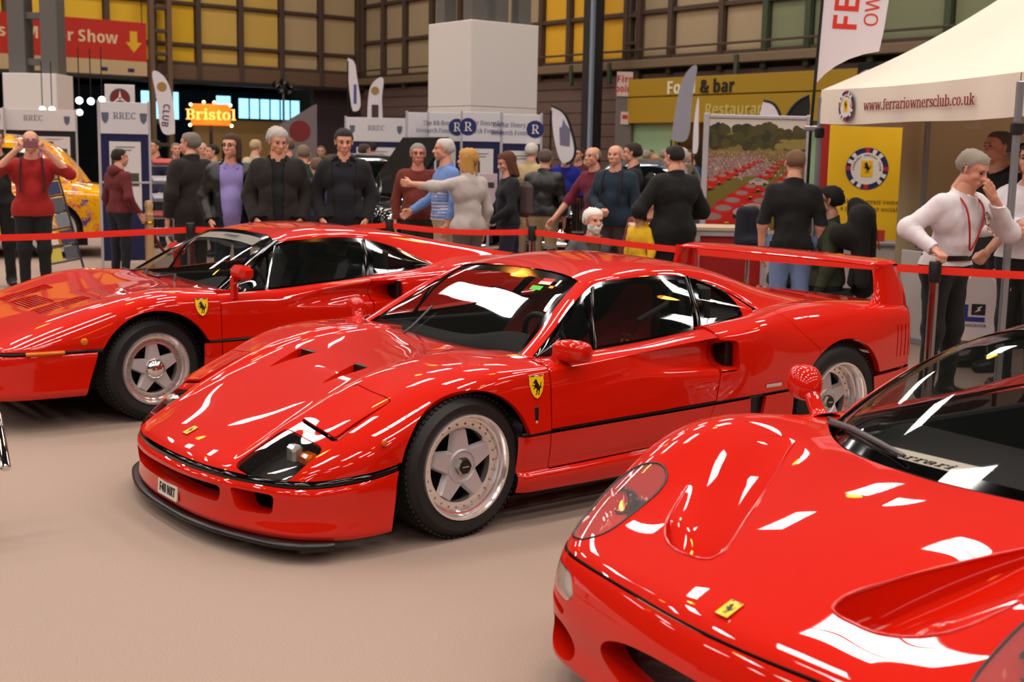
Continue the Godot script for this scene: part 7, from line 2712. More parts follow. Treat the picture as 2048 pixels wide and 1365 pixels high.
	for q in [[162, 206, 22.0], [185, 207, 22.0], [207, 204, 22.0], [88, 225, 24.0], [107, 225, 24.0], [162, 229, 25.0]]:
		var y: float = 1.646 + (292.0 - q[1]) / 2500.0 * q[2]
		var p := spot(q[0], q[2], y)
		var o := thing("spotlight", ["bright white stand spotlight left of the star sign", "brightest white stand spotlight beside the star sign", "bright white stand spotlight touching the star sign", "small white spotlight above the dark board, left one", "small white spotlight above the dark board, right one", "white spotlight below the row of three"][k], "spotlight", p, aim(p), "stand spotlights")
		part("can", Shape.new().lathe([Vector2(.04, -.12), Vector2(.05, 0), Vector2(.062, .03)], 14, Transform3D(Basis(Vector3.RIGHT, PI / 2), Vector3.ZERO)), mat("post black", Color(.02, .02, .02), .4), o)
		part("lens", Shape.new().ball(Vector3(0, 0, .02), Vector3(.055, .055, .02), 14, 8), glow("spot glow", Color(.92, .96, 1.0), 30.0), o)
		part("arm", Shape.new().tube([Vector3(0, 0, -.06), Vector3(0, .3, -.1), Vector3(0, .9, -.1)], .01, 5), mat("post black", Color(.02, .02, .02), .4), o)
		k += 1
	# fire point
	var fa := spot(1245, 28.6)
	var fp := thing("fire_point_sign", "white sign with red words marking the fire point on a grey panel", "sign", fa, aim(fa) + .2)
	part("backing", Shape.new().box(Vector3(0, 1.75, -.05), Vector3(.36, 3.5, .06), .004), mat("fire panel", Color(.42, .38, .36), .7), fp)
	part("plate", Shape.new().box(Vector3(.0, 3.22, 0), Vector3(.36, .54, .02), .004), mat("sign blush", Color(.80, .70, .66), .6), fp)
	lettering(fp, "sign_letters", "Fire", .15, Transform3D(Basis(), Vector3(0, 3.33, .014)), mat("letters red", Color(.70, .10, .05), .6), "Droid Sans", 700, .004)
	lettering(fp, "sign_letters", "point", .15, Transform3D(Basis().scaled(Vector3(.85, 1, 1)), Vector3(0, 3.12, .014)), mat("letters red", Color(.70, .10, .05), .6), "Droid Sans", 700, .004)
	part("plate", Shape.new().box(Vector3(.02, 2.47, 0), Vector3(.19, .28, .02), .004), mat("sign blush", Color(.80, .70, .66), .6), fp)
	part("pictogram", Shape.new().box(Vector3(.02, 2.5, .012), Vector3(.12, .09, .004)), mat("letters red", Color(.70, .10, .05), .6), fp)


func feather(label: String, px: float, z: float, pts: Array, col: Color, y_low: float, edge_dark := true) -> Node3D:
	var at := spot(px, z)
	var o := thing("feather_flag", label, "flag", at, aim(at), "feather flags")
	var poly := PackedVector2Array()
	for p in spline(pts, 40):
		poly.append(p)
	part("cloth", Shape.new().slab(poly, Transform3D.IDENTITY, .012), tint("flag", col), o)
	var pole := [Vector3(pts[0].x, 0, .006), Vector3(pts[0].x, y_low, .006)]
	part("pole", Shape.new().tube(pole, .018, 6), mat("post black", Color(.02, .02, .02), .4), o)
	if edge_dark:
		var e := []
		for i in range(0, 22):
			e.append(Vector3(poly[i].x, poly[i].y, .006))
		part("edge", Shape.new().tube(e, .022, 6), mat("post black", Color(.02, .02, .02), .4), o)
	part("foot", Shape.new().lathe([Vector2(.0001, 0), Vector2(.2, 0), Vector2(.2, .02), Vector2(.03, .05)], 16, Transform3D(Basis(), Vector3(pts[0].x, 0, 0))), mat("post black", Color(.02, .02, .02), .4), o)
	return o


func flags() -> void:
	var white := Color(.78, .74, .76)
	var f1 := feather("narrow white feather flag with a blue print beside the hall corner", 706, 30.0, [Vector2(-.12, 3.78), Vector2(.02, 3.7), Vector2(.10, 3.3), Vector2(.15, 2.6), Vector2(.02, 2.55), Vector2(-.02, 2.6), Vector2(-.10, 3.2), Vector2(-.12, 3.78)], white, 3.7, false)
	part("print", Shape.new().box(Vector3(.05, 2.95, .014), Vector3(.07, .45, .004)), mat("print blue", Color(.25, .30, .55), .7), f1)
	var f2 := feather("white feather flag with a gold disc beside the clad column", 748, 26.0, [Vector2(-.14, 2.2), Vector2(-.12, 2.7), Vector2(-.02, 3.02), Vector2(.17, 3.12), Vector2(.16, 2.7), Vector2(.14, 2.2), Vector2(-.14, 2.2)], white, 2.2, false)
	part("disc", Shape.new().slab(circle(Vector2(.02, 2.85), .085, 20), Transform3D(Basis(), Vector3(0, 0, .012)), .004), mat("disc gold", Color(.60, .45, .22), .5), f2)
	part("print", Shape.new().box(Vector3(.02, 2.42, .014), Vector3(.14, .3, .004)), mat("print plum", Color(.25, .16, .17), .7), f2)
	var f3 := feather("white feather flag with a gold disc and dark letters near the lit sign", 330, 25.0, [Vector2(.2, 1.9), Vector2(.19, 2.4), Vector2(.10, 2.85), Vector2(-.05, 3.06), Vector2(-.19, 3.10), Vector2(-.14, 2.6), Vector2(-.02, 1.9), Vector2(.2, 1.9)], white, 1.9, false)
	part("disc", Shape.new().slab(circle(Vector2(-.03, 2.80), .095, 20), Transform3D(Basis(), Vector3(0, 0, .012)), .004), mat("disc gold", Color(.60, .45, .22), .5), f3)
	lettering(f3, "flag_letters", "CLUB", .13, Transform3D(Basis(Vector3.BACK, -PI / 2 - .12), Vector3(.03, 2.25, .014)), mat("print plum", Color(.25, .16, .17), .7), "Droid Sans", 700, .003)
	var f4 := feather("white feather flag with a grey tower drawing and black edge", 1122, 19.5, [Vector2(-.17, 2.38), Vector2(.02, 2.28), Vector2(.16, 1.98), Vector2(.20, 1.6), Vector2(.05, 1.5), Vector2(-.07, 1.7), Vector2(-.14, 2.05), Vector2(-.17, 2.38)], white, 2.3)
	part("drawing", Shape.new().slab(PackedVector2Array([Vector2(-.02, 1.78), Vector2(.13, 1.76), Vector2(.13, 2.02), Vector2(.06, 2.10), Vector2(.02, 2.18), Vector2(.0, 2.06), Vector2(-.04, 2.04)]), Transform3D(Basis(), Vector3(0, 0, .012)), .003), mat("print slate", Color(.42, .40, .48), .7), f4)
	feather("pale grey feather flag in front of the food stall fascia", 1362, 24.0, [Vector2(-.20, 1.95), Vector2(-.14, 2.55), Vector2(-.02, 3.1), Vector2(.14, 3.32), Vector2(.22, 3.34), Vector2(.17, 2.8), Vector2(.08, 1.95), Vector2(-.20, 1.95)], Color(.50, .48, .52), 1.95, false)
	feather("thin white feather flag above the printed panel", 1388, 21.0, [Vector2(-.03, 1.7), Vector2(-.02, 2.3), Vector2(.03, 2.62), Vector2(.05, 2.2), Vector2(.03, 1.7), Vector2(-.03, 1.7)], white, 1.7, false)
	feather("white feather flag tip peeping over the printed panel", 1535, 18.0, [Vector2(-.10, 2.45), Vector2(.02, 2.42), Vector2(.12, 2.30), Vector2(.16, 2.0), Vector2(-.10, 2.0), Vector2(-.10, 2.45)], white, 2.0)
	feather("dark feather flag tip beside the tall flag pole", 1592, 19.0, [Vector2(.14, 2.58), Vector2(.02, 2.52), Vector2(-.10, 2.40), Vector2(-.16, 2.2), Vector2(.10, 2.2), Vector2(.14, 2.58)], Color(.05, .05, .05), 2.2)
	# the tall club flag
	var at := spot(1622, 11.6)
	var o := thing("club_flag", "tall white club flag with big red sideways letters", "flag", at, aim(at))
	part("pole", Shape.new().tube([Vector3(-.03, .02, 0), Vector3(-.02, 1.9, 0), Vector3(.02, 3.0, 0), Vector3(.06, 4.6, 0)], .014, 8), mat("post black", Color(.02, .02, .02), .4), o)
	var poly := PackedVector2Array()
	for p in [Vector2(.0, 2.33), Vector2(.07, 2.41), Vector2(.16, 2.48), Vector2(.27, 2.54), Vector2(.40, 2.585), Vector2(.53, 2.61), Vector2(.56, 2.80), Vector2(.60, 3.2), Vector2(.66, 4.4), Vector2(.06, 4.4), Vector2(.03, 3.2)]:
		poly.append(p)
	part("cloth", Shape.new().slab(poly, Transform3D(Basis(), Vector3(.01, 0, -.004)), .008), tint("flag", white), o)
	var rd := mat("letters orange", Color(.78, .16, .05), .7)
	lettering(o, "flag_letters", "FERRARI", .21, Transform3D(Basis(Vector3.BACK, PI / 2 - .06), Vector3(.265, 3.37, .006)), rd, "Droid Sans", 700, .003)
	lettering(o, "flag_letters", "OWNERS CLUB", .125, Transform3D(Basis(Vector3.BACK, PI / 2 - .06), Vector3(.485, 3.40, .006)), rd, "Droid Sans", 400, .003)
	part("clamp", Shape.new().box(Vector3(.0, 1.92, .0), Vector3(.16, .05, .05), .01), mat("tent pole", Color(.60, .61, .63), .35, .7), o)
	part("foot", Shape.new().lathe([Vector2(.0001, 0), Vector2(.2, 0), Vector2(.2, .02), Vector2(.03, .05)], 16), mat("post black", Color(.02, .02, .02), .4), o)


func food_bar() -> void:
	var o := thing("food_stall", "mustard yellow food and bar stall along the far right wall", "stall", H(19.6, 0, -16.0), HALL - PI / 2)
	var must := mat("fascia mustard", Color(.62, .48, .02), .6)
	# local x runs along the fascia (towards the right), z looks into the hall
	part("fascia_upper", Shape.new().box(Vector3(.0, 3.13, 0), Vector3(10.6, .38, .3), .01), must, o)
	part("fascia_lower", Shape.new().box(Vector3(.0, 2.64, 0), Vector3(10.6, .56, .28), .01), must, o)
	part("roof", Shape.new().box(Vector3(.0, 3.2, -.55), Vector3(10.6, .06, 1.1), .01), mat("post black", Color(.02, .02, .02), .4), o)
	lettering(o, "fascia_letters", "Food", .27, Transform3D(Basis(), Vector3(-3.45, 3.10, .16)), mat("letters white", Color(.85, .82, .72), .6), "Droid Sans", 700, .02)
	lettering(o, "fascia_letters", "& bar", .27, Transform3D(Basis(), Vector3(-2.42, 3.10, .16)), mat("letters black", Color(.03, .03, .03), .6), "Droid Sans", 700, .02)
	lettering(o, "fascia_letters", "Restaurant", .24, Transform3D(Basis(), Vector3(-1.85, 2.62, .15)), mat("letters pale", Color(.72, .66, .32), .6), "Droid Sans", 700, .02)
	for k in 8:
		part("post", Shape.new().box(Vector3(-5.2 + k * 1.45, 1.18, 0), Vector3(.10, 2.36, .12), .01), mat("stall post", Color(.55, .50, .10), .6), o)
		if k < 7:
			part("glazing", Shape.new().box(Vector3(-4.47 + k * 1.45, 1.35, -.05), Vector3(1.3, 2.0, .02)), [mat("glaze mint", Color(.55, .66, .52), .25), mat("glaze dark", Color(.08, .10, .06), .2), mat("glaze pale", Color(.66, .62, .50), .25)][k % 3], o)
	part("counter_front", Shape.new().box(Vector3(0, .5, .2), Vector3(10.6, 1.0, .1), .01), mat("stall dark", Color(.08, .07, .06), .7), o)
	var crest := part("crest_board", Shape.new().box(Vector3(1.35, 3.2, .18), Vector3(.44, .4, .02), .004), mat("post black", Color(.02, .02, .02), .4), o)
	part("crest", Shape.new().slab(rounded([Vector2(-.15, -.06), Vector2(.15, -.06), Vector2(.17, .06), Vector2(0, .13), Vector2(-.17, .06)], .03), Transform3D(Basis(), Vector3(1.35, 3.16, .19)), .006), mat("header white", Color(.78, .76, .77), .6), crest)


func small_things() -> void:
	# turned rope post and its rope
	var rp := spot(295, 15.3)
	var o := thing("rope_post", "pale turned wooden rope post beside the maroon hoodie", "rope post", rp)
	part("post", Shape.new().lathe([Vector2(.085, 0), Vector2(.085, .05), Vector2(.055, .07), Vector2(.052, .80), Vector2(.06, .82), Vector2(.042, .86), Vector2(.05, .90), Vector2(.055, .94), Vector2(.04, .985), Vector2(.0001, .995)], 20), mat("pale wood", Color(.72, .58, .42), .6), o)
	part("ring", Shape.new().lathe([Vector2(.054, .70), Vector2(.062, .72), Vector2(.054, .74)], 20), mat("brass", Color(.70, .52, .18), .25, 1.0), o)
	var rope := []
	for k in 17:
		var s := k / 16.0
		rope.append(rp.lerp(spot(372, 15.6), s) + Vector3(0, .72 - .38 * sin(s * PI) - .02 * s, 0))
	object("barrier_rope", "dark red rope hanging from the pale wooden post", "rope", Shape.new().tube(rope, .018, 8), tint("rope", Color(.30, .02, .03)))
	# brochure ladder
	var la := spot(122, 16.2)
	var l := thing("brochure_ladder", "leaning rack of brochures in front of the yellow car", "brochure rack", la, aim(la) + .2)
	var lean := Transform3D(Basis(Vector3.RIGHT, -.28) * Basis(Vector3.BACK, .17), Vector3(0, .05, .12))
	for s in [-1.0, 1.0]:
		part("rail", Shape.new().box(Vector3(.21 * s, .64, 0), Vector3(.025, 1.32, .025), .004).moved(lean), mat("post black", Color(.02, .02, .02), .4), l)
	var cc := [Color(.70, .62, .20), Color(.35, .36, .40), Color(.74, .70, .64), Color(.22, .22, .25), Color(.60, .50, .40), Color(.12, .14, .25)]
	for k in 6:
		part("shelf", Shape.new().box(Vector3(0, .10 + k * .215, .03), Vector3(.42, .014, .06), .003).moved(lean), mat("post black", Color(.02, .02, .02), .4), l)
		for s in 2:
			part("brochure", Shape.new().box(Vector3(-.10 + .20 * s, .20 + k * .215, .045), Vector3(.16, .17, .012), .002).moved(lean), tint("brochure", cc[(k * 2 + s * 3) % 6]), l)
	# wire rack of leaflets farther back
	var wa := spot(322, 17.5)
	var w := thing("leaflet_rack", "metal leaflet rack between the hoodie and the dark coat", "leaflet rack", wa, aim(wa) + .3)
	for s in [-1.0, 1.0]:
		part("upright", Shape.new().tube([Vector3(.16 * s, 0, 0), Vector3(.16 * s, 1.5, 0)], .012, 6), mat("chrome", Color(.9, .9, .9), .05, 1.0), w)
	for k in 5:
		part("tray", Shape.new().box(Vector3.ZERO, Vector3(.36, .015, .20), .003).moved(Transform3D(Basis(Vector3.RIGHT, .35), Vector3(0, .45 + k * .24, .06))), mat("tray grey", Color(.45, .44, .46), .4, .5), w)
		part("leaflets", Shape.new().box(Vector3.ZERO, Vector3(.30, .03, .16), .003).moved(Transform3D(Basis(Vector3.RIGHT, .35), Vector3(0, .48 + k * .24, .06))), tint("paperpile", [Color(.75, .73, .74), Color(.60, .20, .18), Color(.70, .70, .78)][k % 3]), w)
	# white lectern and card
	var ia := spot(978, 14.4)
	var i := thing("info_stand", "slim white information stand with a card between the two women", "information stand", ia, aim(ia))
	part("foot", Shape.new().box(Vector3(0, .012, 0), Vector3(.3, .024, .3), .006), mat("info white", Color(.78, .74, .74), .5), i)
	part("stem", Shape.new().box(Vector3(0, .5, 0), Vector3(.03, 1.0, .03), .006), mat("info white", Color(.78, .74, .74), .5), i)
	part("tray", Shape.new().box(Vector3.ZERO, Vector3(.24, .03, .16), .006).moved(Transform3D(Basis(Vector3.RIGHT, .5), Vector3(0, 1.0, .03))), mat("info white", Color(.78, .74, .74), .5), i)
	part("card", Shape.new().box(Vector3(0, 1.24, -.03), Vector3(.20, .34, .01), .003), mat("card blush", Color(.74, .66, .68), .6), i)
	part("card_photo", Shape.new().box(Vector3(.02, 1.28, -.022), Vector3(.09, .06, .004)), mat("photo grey", Color(.20, .20, .21), .5), i)
	# display plinth with rolled chrome edge at the near left
	var pa := Vector3(-2.175, 0, -5.05)
	var p := thing("sign_stand", "white sloping sign stand with a chrome rolled end at the left edge", "sign stand", pa, .5)
	part("board", Shape.new().box(Vector3.ZERO, Vector3(.36, .014, .30), .004).moved(Transform3D(Basis(Vector3.RIGHT, .6), Vector3(-.12, .42, 0))), mat("info white", Color(.78, .74, .74), .5), p)
	part("rolled_end", Shape.new().tube([Vector3(.065, .505, -.12), Vector3(.065, .335, .125)], .022, 14), mat("chrome", Color(.9, .9, .9), .05, 1.0), p)
	part("leg", Shape.new().tube([Vector3(-.25, .40, 0), Vector3(-.25, .02, 0)], .018, 8), mat("chrome", Color(.9, .9, .9), .05, 1.0), p)
	part("foot", Shape.new().lathe([Vector2(.0001, 0), Vector2(.16, 0), Vector2(.16, .015), Vector2(.02, .03)], 24, Transform3D(Basis(), Vector3(-.25, 0, 0))), mat("post black", Color(.02, .02, .02), .4), p)
	# office chair hung with a jacket
	var ca := spot(1668, 10.9)
	var c := thing("office_chair", "black office chair with castors beside the olive jumper man", "chair", ca, -1.9)
	var blk := tint("chair cloth", Color(.02, .02, .022))
	part("seat", Shape.new().box(Vector3(0, .48, 0), Vector3(.48, .08, .46), .035), blk, c)
	part("backrest", Shape.new().box(Vector3.ZERO, Vector3(.46, .55, .07), .03).moved(Transform3D(Basis(Vector3.RIGHT, -.12), Vector3(0, .84, -.24))), blk, c)
	part("column", Shape.new().tube([Vector3(0, .44, 0), Vector3(0, .10, 0)], .03, 10), mat("post black", Color(.02, .02, .02), .4), c)
	for k in 5:
		var a := TAU * k / 5
		part("leg", Shape.new().tube([Vector3(0, .11, 0), Vector3(cos(a) * .30, .07, sin(a) * .30)], [.03, .018], 8), mat("post black", Color(.02, .02, .02), .4), c)
		part("castor", Shape.new().ball(Vector3(cos(a) * .30, .03, sin(a) * .30), Vector3(.03, .03, .03), 10, 8), mat("post black", Color(.02, .02, .02), .4), c)
	var jk := skin_mesh([[-.17, 1.16, -.26, .17, 1.16, -.26, .11, .11, 1.0], [0, 1.22, -.22, .03, 1.26, -.2, .09, .07, 1.0], [.2, 1.0, -.2, .26, 1.02, -.1, .10, .09, 1.0], [-.2, 1.08, -.27, -.22, .62, -.30, .075, .06, 1.0], [.2, 1.08, -.27, .22, .62, -.30, .075, .06, 1.0], [0, 1.05, -.28, 0, .55, -.30, .11, .10, 1.0], [-.1, 1.0, -.2, -.12, .9, -.18, .05, .05, 1.0], [.1, 1.06, -.22, .2, .95, -.16, .06, .06, 1.0]], .02, .02)
	var j := object("hung_jacket", "black jacket with an orange cord hung over the office chair", "jacket", jk.moved(Transform3D(Basis(Vector3.UP, -1.9), ca)), tint("jacket", Color(.025, .022, .02)))
	part("cord", Shape.new().tube([Vector3(-.02, 1.0, -.40), Vector3(.03, 1.10, -.375), Vector3(-.05, .88, -.42)], .008, 6).moved(Transform3D(Basis(Vector3.UP, -1.9), ca)), mat("cord orange", Color(.75, .30, .10), .7), j)
	# backpack standing on the counter
	var ba := spot(1503, 12.0)
	var b := thing("backpack", "dark navy backpack leaning against the red counter", "backpack", ba, aim(ba) + .4)
	part("sack", skin_mesh([[-.06, .85, 0, -.05, 1.12, -.02, .08, .07, 1.0], [.06, .85, 0, .05, 1.12, -.02, .08, .07, 1.0], [-.05, .84, .06, .05, .84, .06, .06, .06, 1.0]], .018, .016), tint("bag", Color(.03, .035, .07)), b)
	part("stool_top", Shape.new().lathe([Vector2(.0001, .70), Vector2(.16, .70), Vector2(.16, .735), Vector2(.0001, .735)], 20), mat("post black", Color(.02, .02, .02), .4), b)
	part("stool_leg", Shape.new().tube([Vector3(0, .70, 0), Vector3(0, .0, 0)], .025, 8), mat("chrome", Color(.9, .9, .9), .05, 1.0), b)
	# lighting stand with lamp heads in the far bay
	var sa := spot(568, 27.0)
	var s := thing("light_stand", "tall stand with a cluster of stage lamps in front of the far windows", "light stand", sa)
	part("mast", Shape.new().tube([Vector3(0, 0, 0), Vector3(0, 2.95, 0)], .025, 8), mat("post grey", Color(.30, .29, .28), .5), s)
	for q in [[-.14, 3.0], [.02, 3.06], [.16, 2.98], [-.05, 2.9], [.12, 2.88]]:
		part("lamp_head", Shape.new().lathe([Vector2(.05, -.1), Vector2(.06, 0), Vector2(.09, .07)], 12, Transform3D(Basis(Vector3.RIGHT, 1.9), Vector3(q[0], q[1], 0))), mat("post black", Color(.02, .02, .02), .4), s)


func classic_car(label: String, at: Vector3, turn: float, coat: Material, open_bonnet: bool, trim := true) -> Node3D:
	var car := thing("saloon_car", label, "car", at, turn)
	var chrome := mat("chrome", Color(.9, .9, .9), .05, 1.0)
	var black := mat("black trim", Color(0.012, 0.012, 0.012), 0.4)
	var xs := [.82, .74, .5, .1, -.4, -.9, -1.3, -2.2, -3.0, -3.6, -4.1, -4.3]
	var bonnet_drop := .16 if open_bonnet else 0.0
	var body := table_net(xs,
		[0.0, [.26, .28, .30, .32, .36, .40, .45, .5, .5, .45, .40, .35], [.40, .44, .47, .50, .54, .58, .62, .66, .66, .62, .56, .5], [.62, .68, .72, .73, .74, .74, .75, .78, .78, .76, .70, .6], [.78, .84, .89, .91, .91, .90, .90, .91, .92, .91, .85, .72], [.80, .87, .92, .94, .94, .93, .93, .94, .95, .93, .87, .74], [.76, .84, .90, .92, .92, .91, .91, .92, .92, .90, .84, .7]],
		[[.90, 1.0, 1.05, 1.08, 1.09 - bonnet_drop, 1.09 - bonnet_drop, 1.07, 1.04, 1.02, .98, .86, .72], [.88, .98, 1.03, 1.06, 1.07 - bonnet_drop, 1.07 - bonnet_drop, 1.06, 1.03, 1.01, .97, .85, .71], [.80, .88, .93, .97, 1.0, 1.02, 1.03, 1.02, 1.0, .96, .84, .7], [.80, .90, .95, .97, .97, .96, .97, .99, .98, .93, .82, .69], [.72, .82, .86, .88, .86, .82, .80, .84, .86, .84, .76, .64], [.58, .60, .60, .60, .58, .56, .56, .58, .6, .58, .54, .5], [.40, .36, .32, .30, .28, .27, .27, .27, .27, .3, .34, .4]], 90, 44)
	body = body.keep(arch(.0, .37, .40, .6)).keep(arch(-3.1, .37, .38, .6)).lips(.03)
	part("body", body.both(), coat, car)
	var cab := rows_of([
		[[-1.12, 0, 1.05], [-1.32, 0, 1.28], [-1.55, 0, 1.50], [-1.9, 0, 1.58], [-2.5, 0, 1.60], [-3.0, 0, 1.54], [-3.35, 0, 1.36], [-3.65, 0, .98]],
		[[-1.14, .35, 1.05], [-1.34, .34, 1.28], [-1.57, .34, 1.49], [-1.9, .36, 1.565], [-2.5, .37, 1.585], [-3.0, .36, 1.525], [-3.33, .36, 1.34], [-3.62, .36, .98]],
		[[-1.20, .60, 1.04], [-1.40, .56, 1.26], [-1.62, .53, 1.455], [-1.92, .54, 1.52], [-2.5, .55, 1.535], [-2.95, .54, 1.47], [-3.25, .54, 1.29], [-3.5, .56, .98]],
		[[-1.28, .67, 1.04], [-1.48, .64, 1.24], [-1.68, .61, 1.41], [-1.95, .60, 1.465], [-2.5, .61, 1.475], [-2.9, .60, 1.41], [-3.15, .61, 1.24], [-3.4, .64, .98]],
		[[-1.32, .72, 1.02], [-1.55, .72, 1.09], [-1.75, .72, 1.14], [-2.0, .72, 1.17], [-2.5, .73, 1.17], [-2.85, .72, 1.14], [-3.1, .71, 1.08], [-3.35, .70, 1.0]],
		[[-1.30, .76, .98], [-1.55, .77, .99], [-1.75, .78, .99], [-2.0, .78, .99], [-2.5, .79, .99], [-2.85, .78, .98], [-3.1, .77, .98], [-3.35, .74, .97]]])
	var cb := net(cab, 60, 50)
	var ws := cb.clip(func(p: Vector3) -> float: return minf(minf(.54 - absf(p.z), p.x + 1.54), p.y - 1.09))
	var sw := rounded([Vector2(-1.56, 1.09), Vector2(-1.74, 1.39), Vector2(-2.12, 1.43), Vector2(-2.12, 1.08)], .03)
	var sv := rounded([Vector2(-2.20, 1.08), Vector2(-2.20, 1.43), Vector2(-2.75, 1.41), Vector2(-3.02, 1.25), Vector2(-3.08, 1.07)], .04)
	var a: Array = ws[1].clip(func(p: Vector3) -> float: return in_side(sw).call(p) if absf(p.z) > .55 else -.06)
	var b: Array = a[1].clip(func(p: Vector3) -> float: return in_side(sv).call(p) if absf(p.z) > .55 else -.06)
	part("cabin", b[1].both(), coat, car)
	part("windscreen", ws[0].both(), pane("car glass", Color(.10, .12, .11), .28), car)
	for sd in 2:
		part("side_window", a[0] if sd == 0 else a[0].mirrored(), pane("dark glass", Color(.03, .035, .035), .8), car)
		part("side_window", b[0] if sd == 0 else b[0].mirrored(), pane("dark glass", Color(.03, .035, .035), .8), car)
	part("interior", Shape.new().box(C(-2.2, 0, .8), Vector3(2.0, .5, 1.2), .05), mat("cabin dark", Color(.016, .015, .015), .8), car)
	# radiator, lamps, bumpers
	var rad := part("radiator_shell", Shape.new().box(C(.84, 0, .86), Vector3(.12, .50, .56), .03), chrome, car)
	for k in 13:
		part("vane", Shape.new().box(C(.905, -.24 + .04 * k, .84), Vector3(.02, .42, .012), .003), mat("vane dark", Color(.10, .10, .10), .3, .8), rad)
	for sg in [1.0, -1.0]:
		for q in [[.50, .80], [.68, .79]]:
			var lx := Transform3D(Basis(Vector3.BACK, -PI / 2), C(.83 - (q[0] - .5) * .25, q[0] * sg, q[1]))
			var hl := part("headlamp", Shape.new().lathe([Vector2(.085, -.05), Vector2(.092, .02), Vector2(.08, .03)], 20, lx), chrome, car)
			part("lamp_glass", Shape.new().lathe([Vector2(.08, .026), Vector2(.05, .045), Vector2(.0001, .05)], 20, lx), mat("lamp glass", Color(.75, .78, .76), .08, .6), hl)
		var fx := Transform3D(Basis(Vector3.BACK, -PI / 2), C(.86, .42 * sg, .56))
		part("fog_lamp", Shape.new().lathe([Vector2(.08, -.05), Vector2(.085, .02), Vector2(.05, .05), Vector2(.0001, .055)], 18, fx), chrome, car)
		part("indicator", Shape.new().ball(C(.72, .80 * sg, .66), Vector3(.02, .03, .04), 10, 8), mat("amber lens", Color(.75, .33, .03), .1), car)
		part("wheel_well", Shape.new().box(C(-.0, .62 * sg, .45), Vector3(.9, .6, .04)), black, car)
		part("wheel_well", Shape.new().box(C(-3.1, .62 * sg, .45), Vector3(.9, .6, .04)), black, car)
	part("front_bumper", Shape.new().tube(spline([C(.45, .96, .46), C(.85, .82, .46), C(1.0, .4, .46), C(1.02, 0, .46), C(1.0, -.4, .46), C(.85, -.82, .46), C(.45, -.96, .46)], 40), .055, 8, true, .7), chrome, car)
	part("rear_bumper", Shape.new().tube(spline([C(-3.9, .96, .46), C(-4.3, .7, .46), C(-4.4, 0, .46), C(-4.3, -.7, .46), C(-3.9, -.96, .46)], 30), .055, 8, true, .7), chrome, car)
	part("windscreen_frame", Shape.new().tube(spline([C(-1.24, .62, 1.06), C(-1.42, .57, 1.25), C(-1.58, .50, 1.44), C(-1.58, .2, 1.50), C(-1.58, -.2, 1.50), C(-1.58, -.50, 1.44), C(-1.42, -.57, 1.25), C(-1.24, -.62, 1.06)], 40), .014, 6), chrome, car)
	for w in [[0.0, .76], [0.0, -.76], [-3.1, .76], [-3.1, -.76]]:
		var o := Node3D.new()
		o.name = "wheel"
		car.add_child(o, true)
		o.position = C(w[0], w[1], .36)
		var ax := Transform3D(Basis(Vector3.RIGHT, -PI / 2 if w[1] > 0.0 else PI / 2), Vector3.ZERO)
		part("tyre", Shape.new().lathe([Vector2(.22, -.1), Vector2(.33, -.1), Vector2(.36, -.06), Vector2(.36, .06), Vector2(.33, .1), Vector2(.235, .1)], 36, ax), mat("tyre rubber", Color(0.028, 0.026, 0.026), 0.62), o)
		part("whitewall", Shape.new().lathe([Vector2(.30, .104), Vector2(.245, .104)], 36, ax), mat("white rubber", Color(.72, .68, .64), .6), o)
		part("hub_cap", Shape.new().lathe([Vector2(.235, .09), Vector2(.2, .115), Vector2(.1, .13), Vector2(.08, .15), Vector2(.0001, .155)], 30, ax), coat if trim else chrome, o)
	if open_bonnet:
		part("raised_bonnet", Shape.new().box(Vector3.ZERO, Vector3(1.55, .04, .95), .02).moved(Transform3D(Basis(Vector3.RIGHT, .95), C(-.35, -.05, 1.45))), coat, car)
		part("engine", Shape.new().box(C(-.3, 0, .86), Vector3(1.0, .2, .5), .05), mat("engine grey", Color(.25, .25, .25), .4, .7), car)
	return car


func old_cars() -> void:
	var swirl := paint("swirl paint", Color(1, 1, 1))
	var n := FastNoiseLite.new()
	n.seed = 12
	n.frequency = .013
	n.domain_warp_enabled = true
	n.domain_warp_amplitude = 60.0
	n.fractal_octaves = 2
	var t := NoiseTexture2D.new()
	t.noise = n
	t.width = 512
	t.height = 512
	t.seamless = true
	var g := Gradient.new()
	g.interpolation_mode = Gradient.GRADIENT_INTERPOLATE_CONSTANT
	g.offsets = PackedFloat32Array([0, .22, .27, .31, .34, .70, .735, .77, .82, .88])
	g.colors = PackedColorArray([Color(.10, .12, .45), Color(.86, .80, .72), Color(.75, .12, .06), Color(.90, .45, .05), Color(.90, .66, .03), Color(.85, .40, .05), Color(.90, .66, .03), Color(.80, .15, .08), Color(.85, .78, .66), Color(.45, .12, .35)])
	t.color_ramp = g
	swirl.albedo_texture = t
	swirl.uv1_triplanar = true
	swirl.uv1_scale = Vector3(.55, .55, .55)
	var limo := classic_car("yellow limousine painted all over with swirls, behind the photographing man", Vector3(-10.27, 0, -17.7), 3.5428, swirl, false)
	limo.scale = Vector3(1.12, 1.12, 1.08)
	classic_car("grey vintage saloon with twin headlamps behind the smiling man", Vector3(1.31, 0, -17.4), 4.356, paint("slate lacquer", Color(.30, .33, .38)), false, false)
	classic_car("black vintage saloon with its bonnet raised behind the brick red jumper", Vector3(-1.25, 0, -16.6), -1.097, paint("black lacquer", Color(.012, .012, .013)), true, false)

# ---------------------------------------------------------------- the visitors
const DOWN := Vector3(.27, 1.12, -.05)
const POCKET := Vector3(.21, .90, .10)

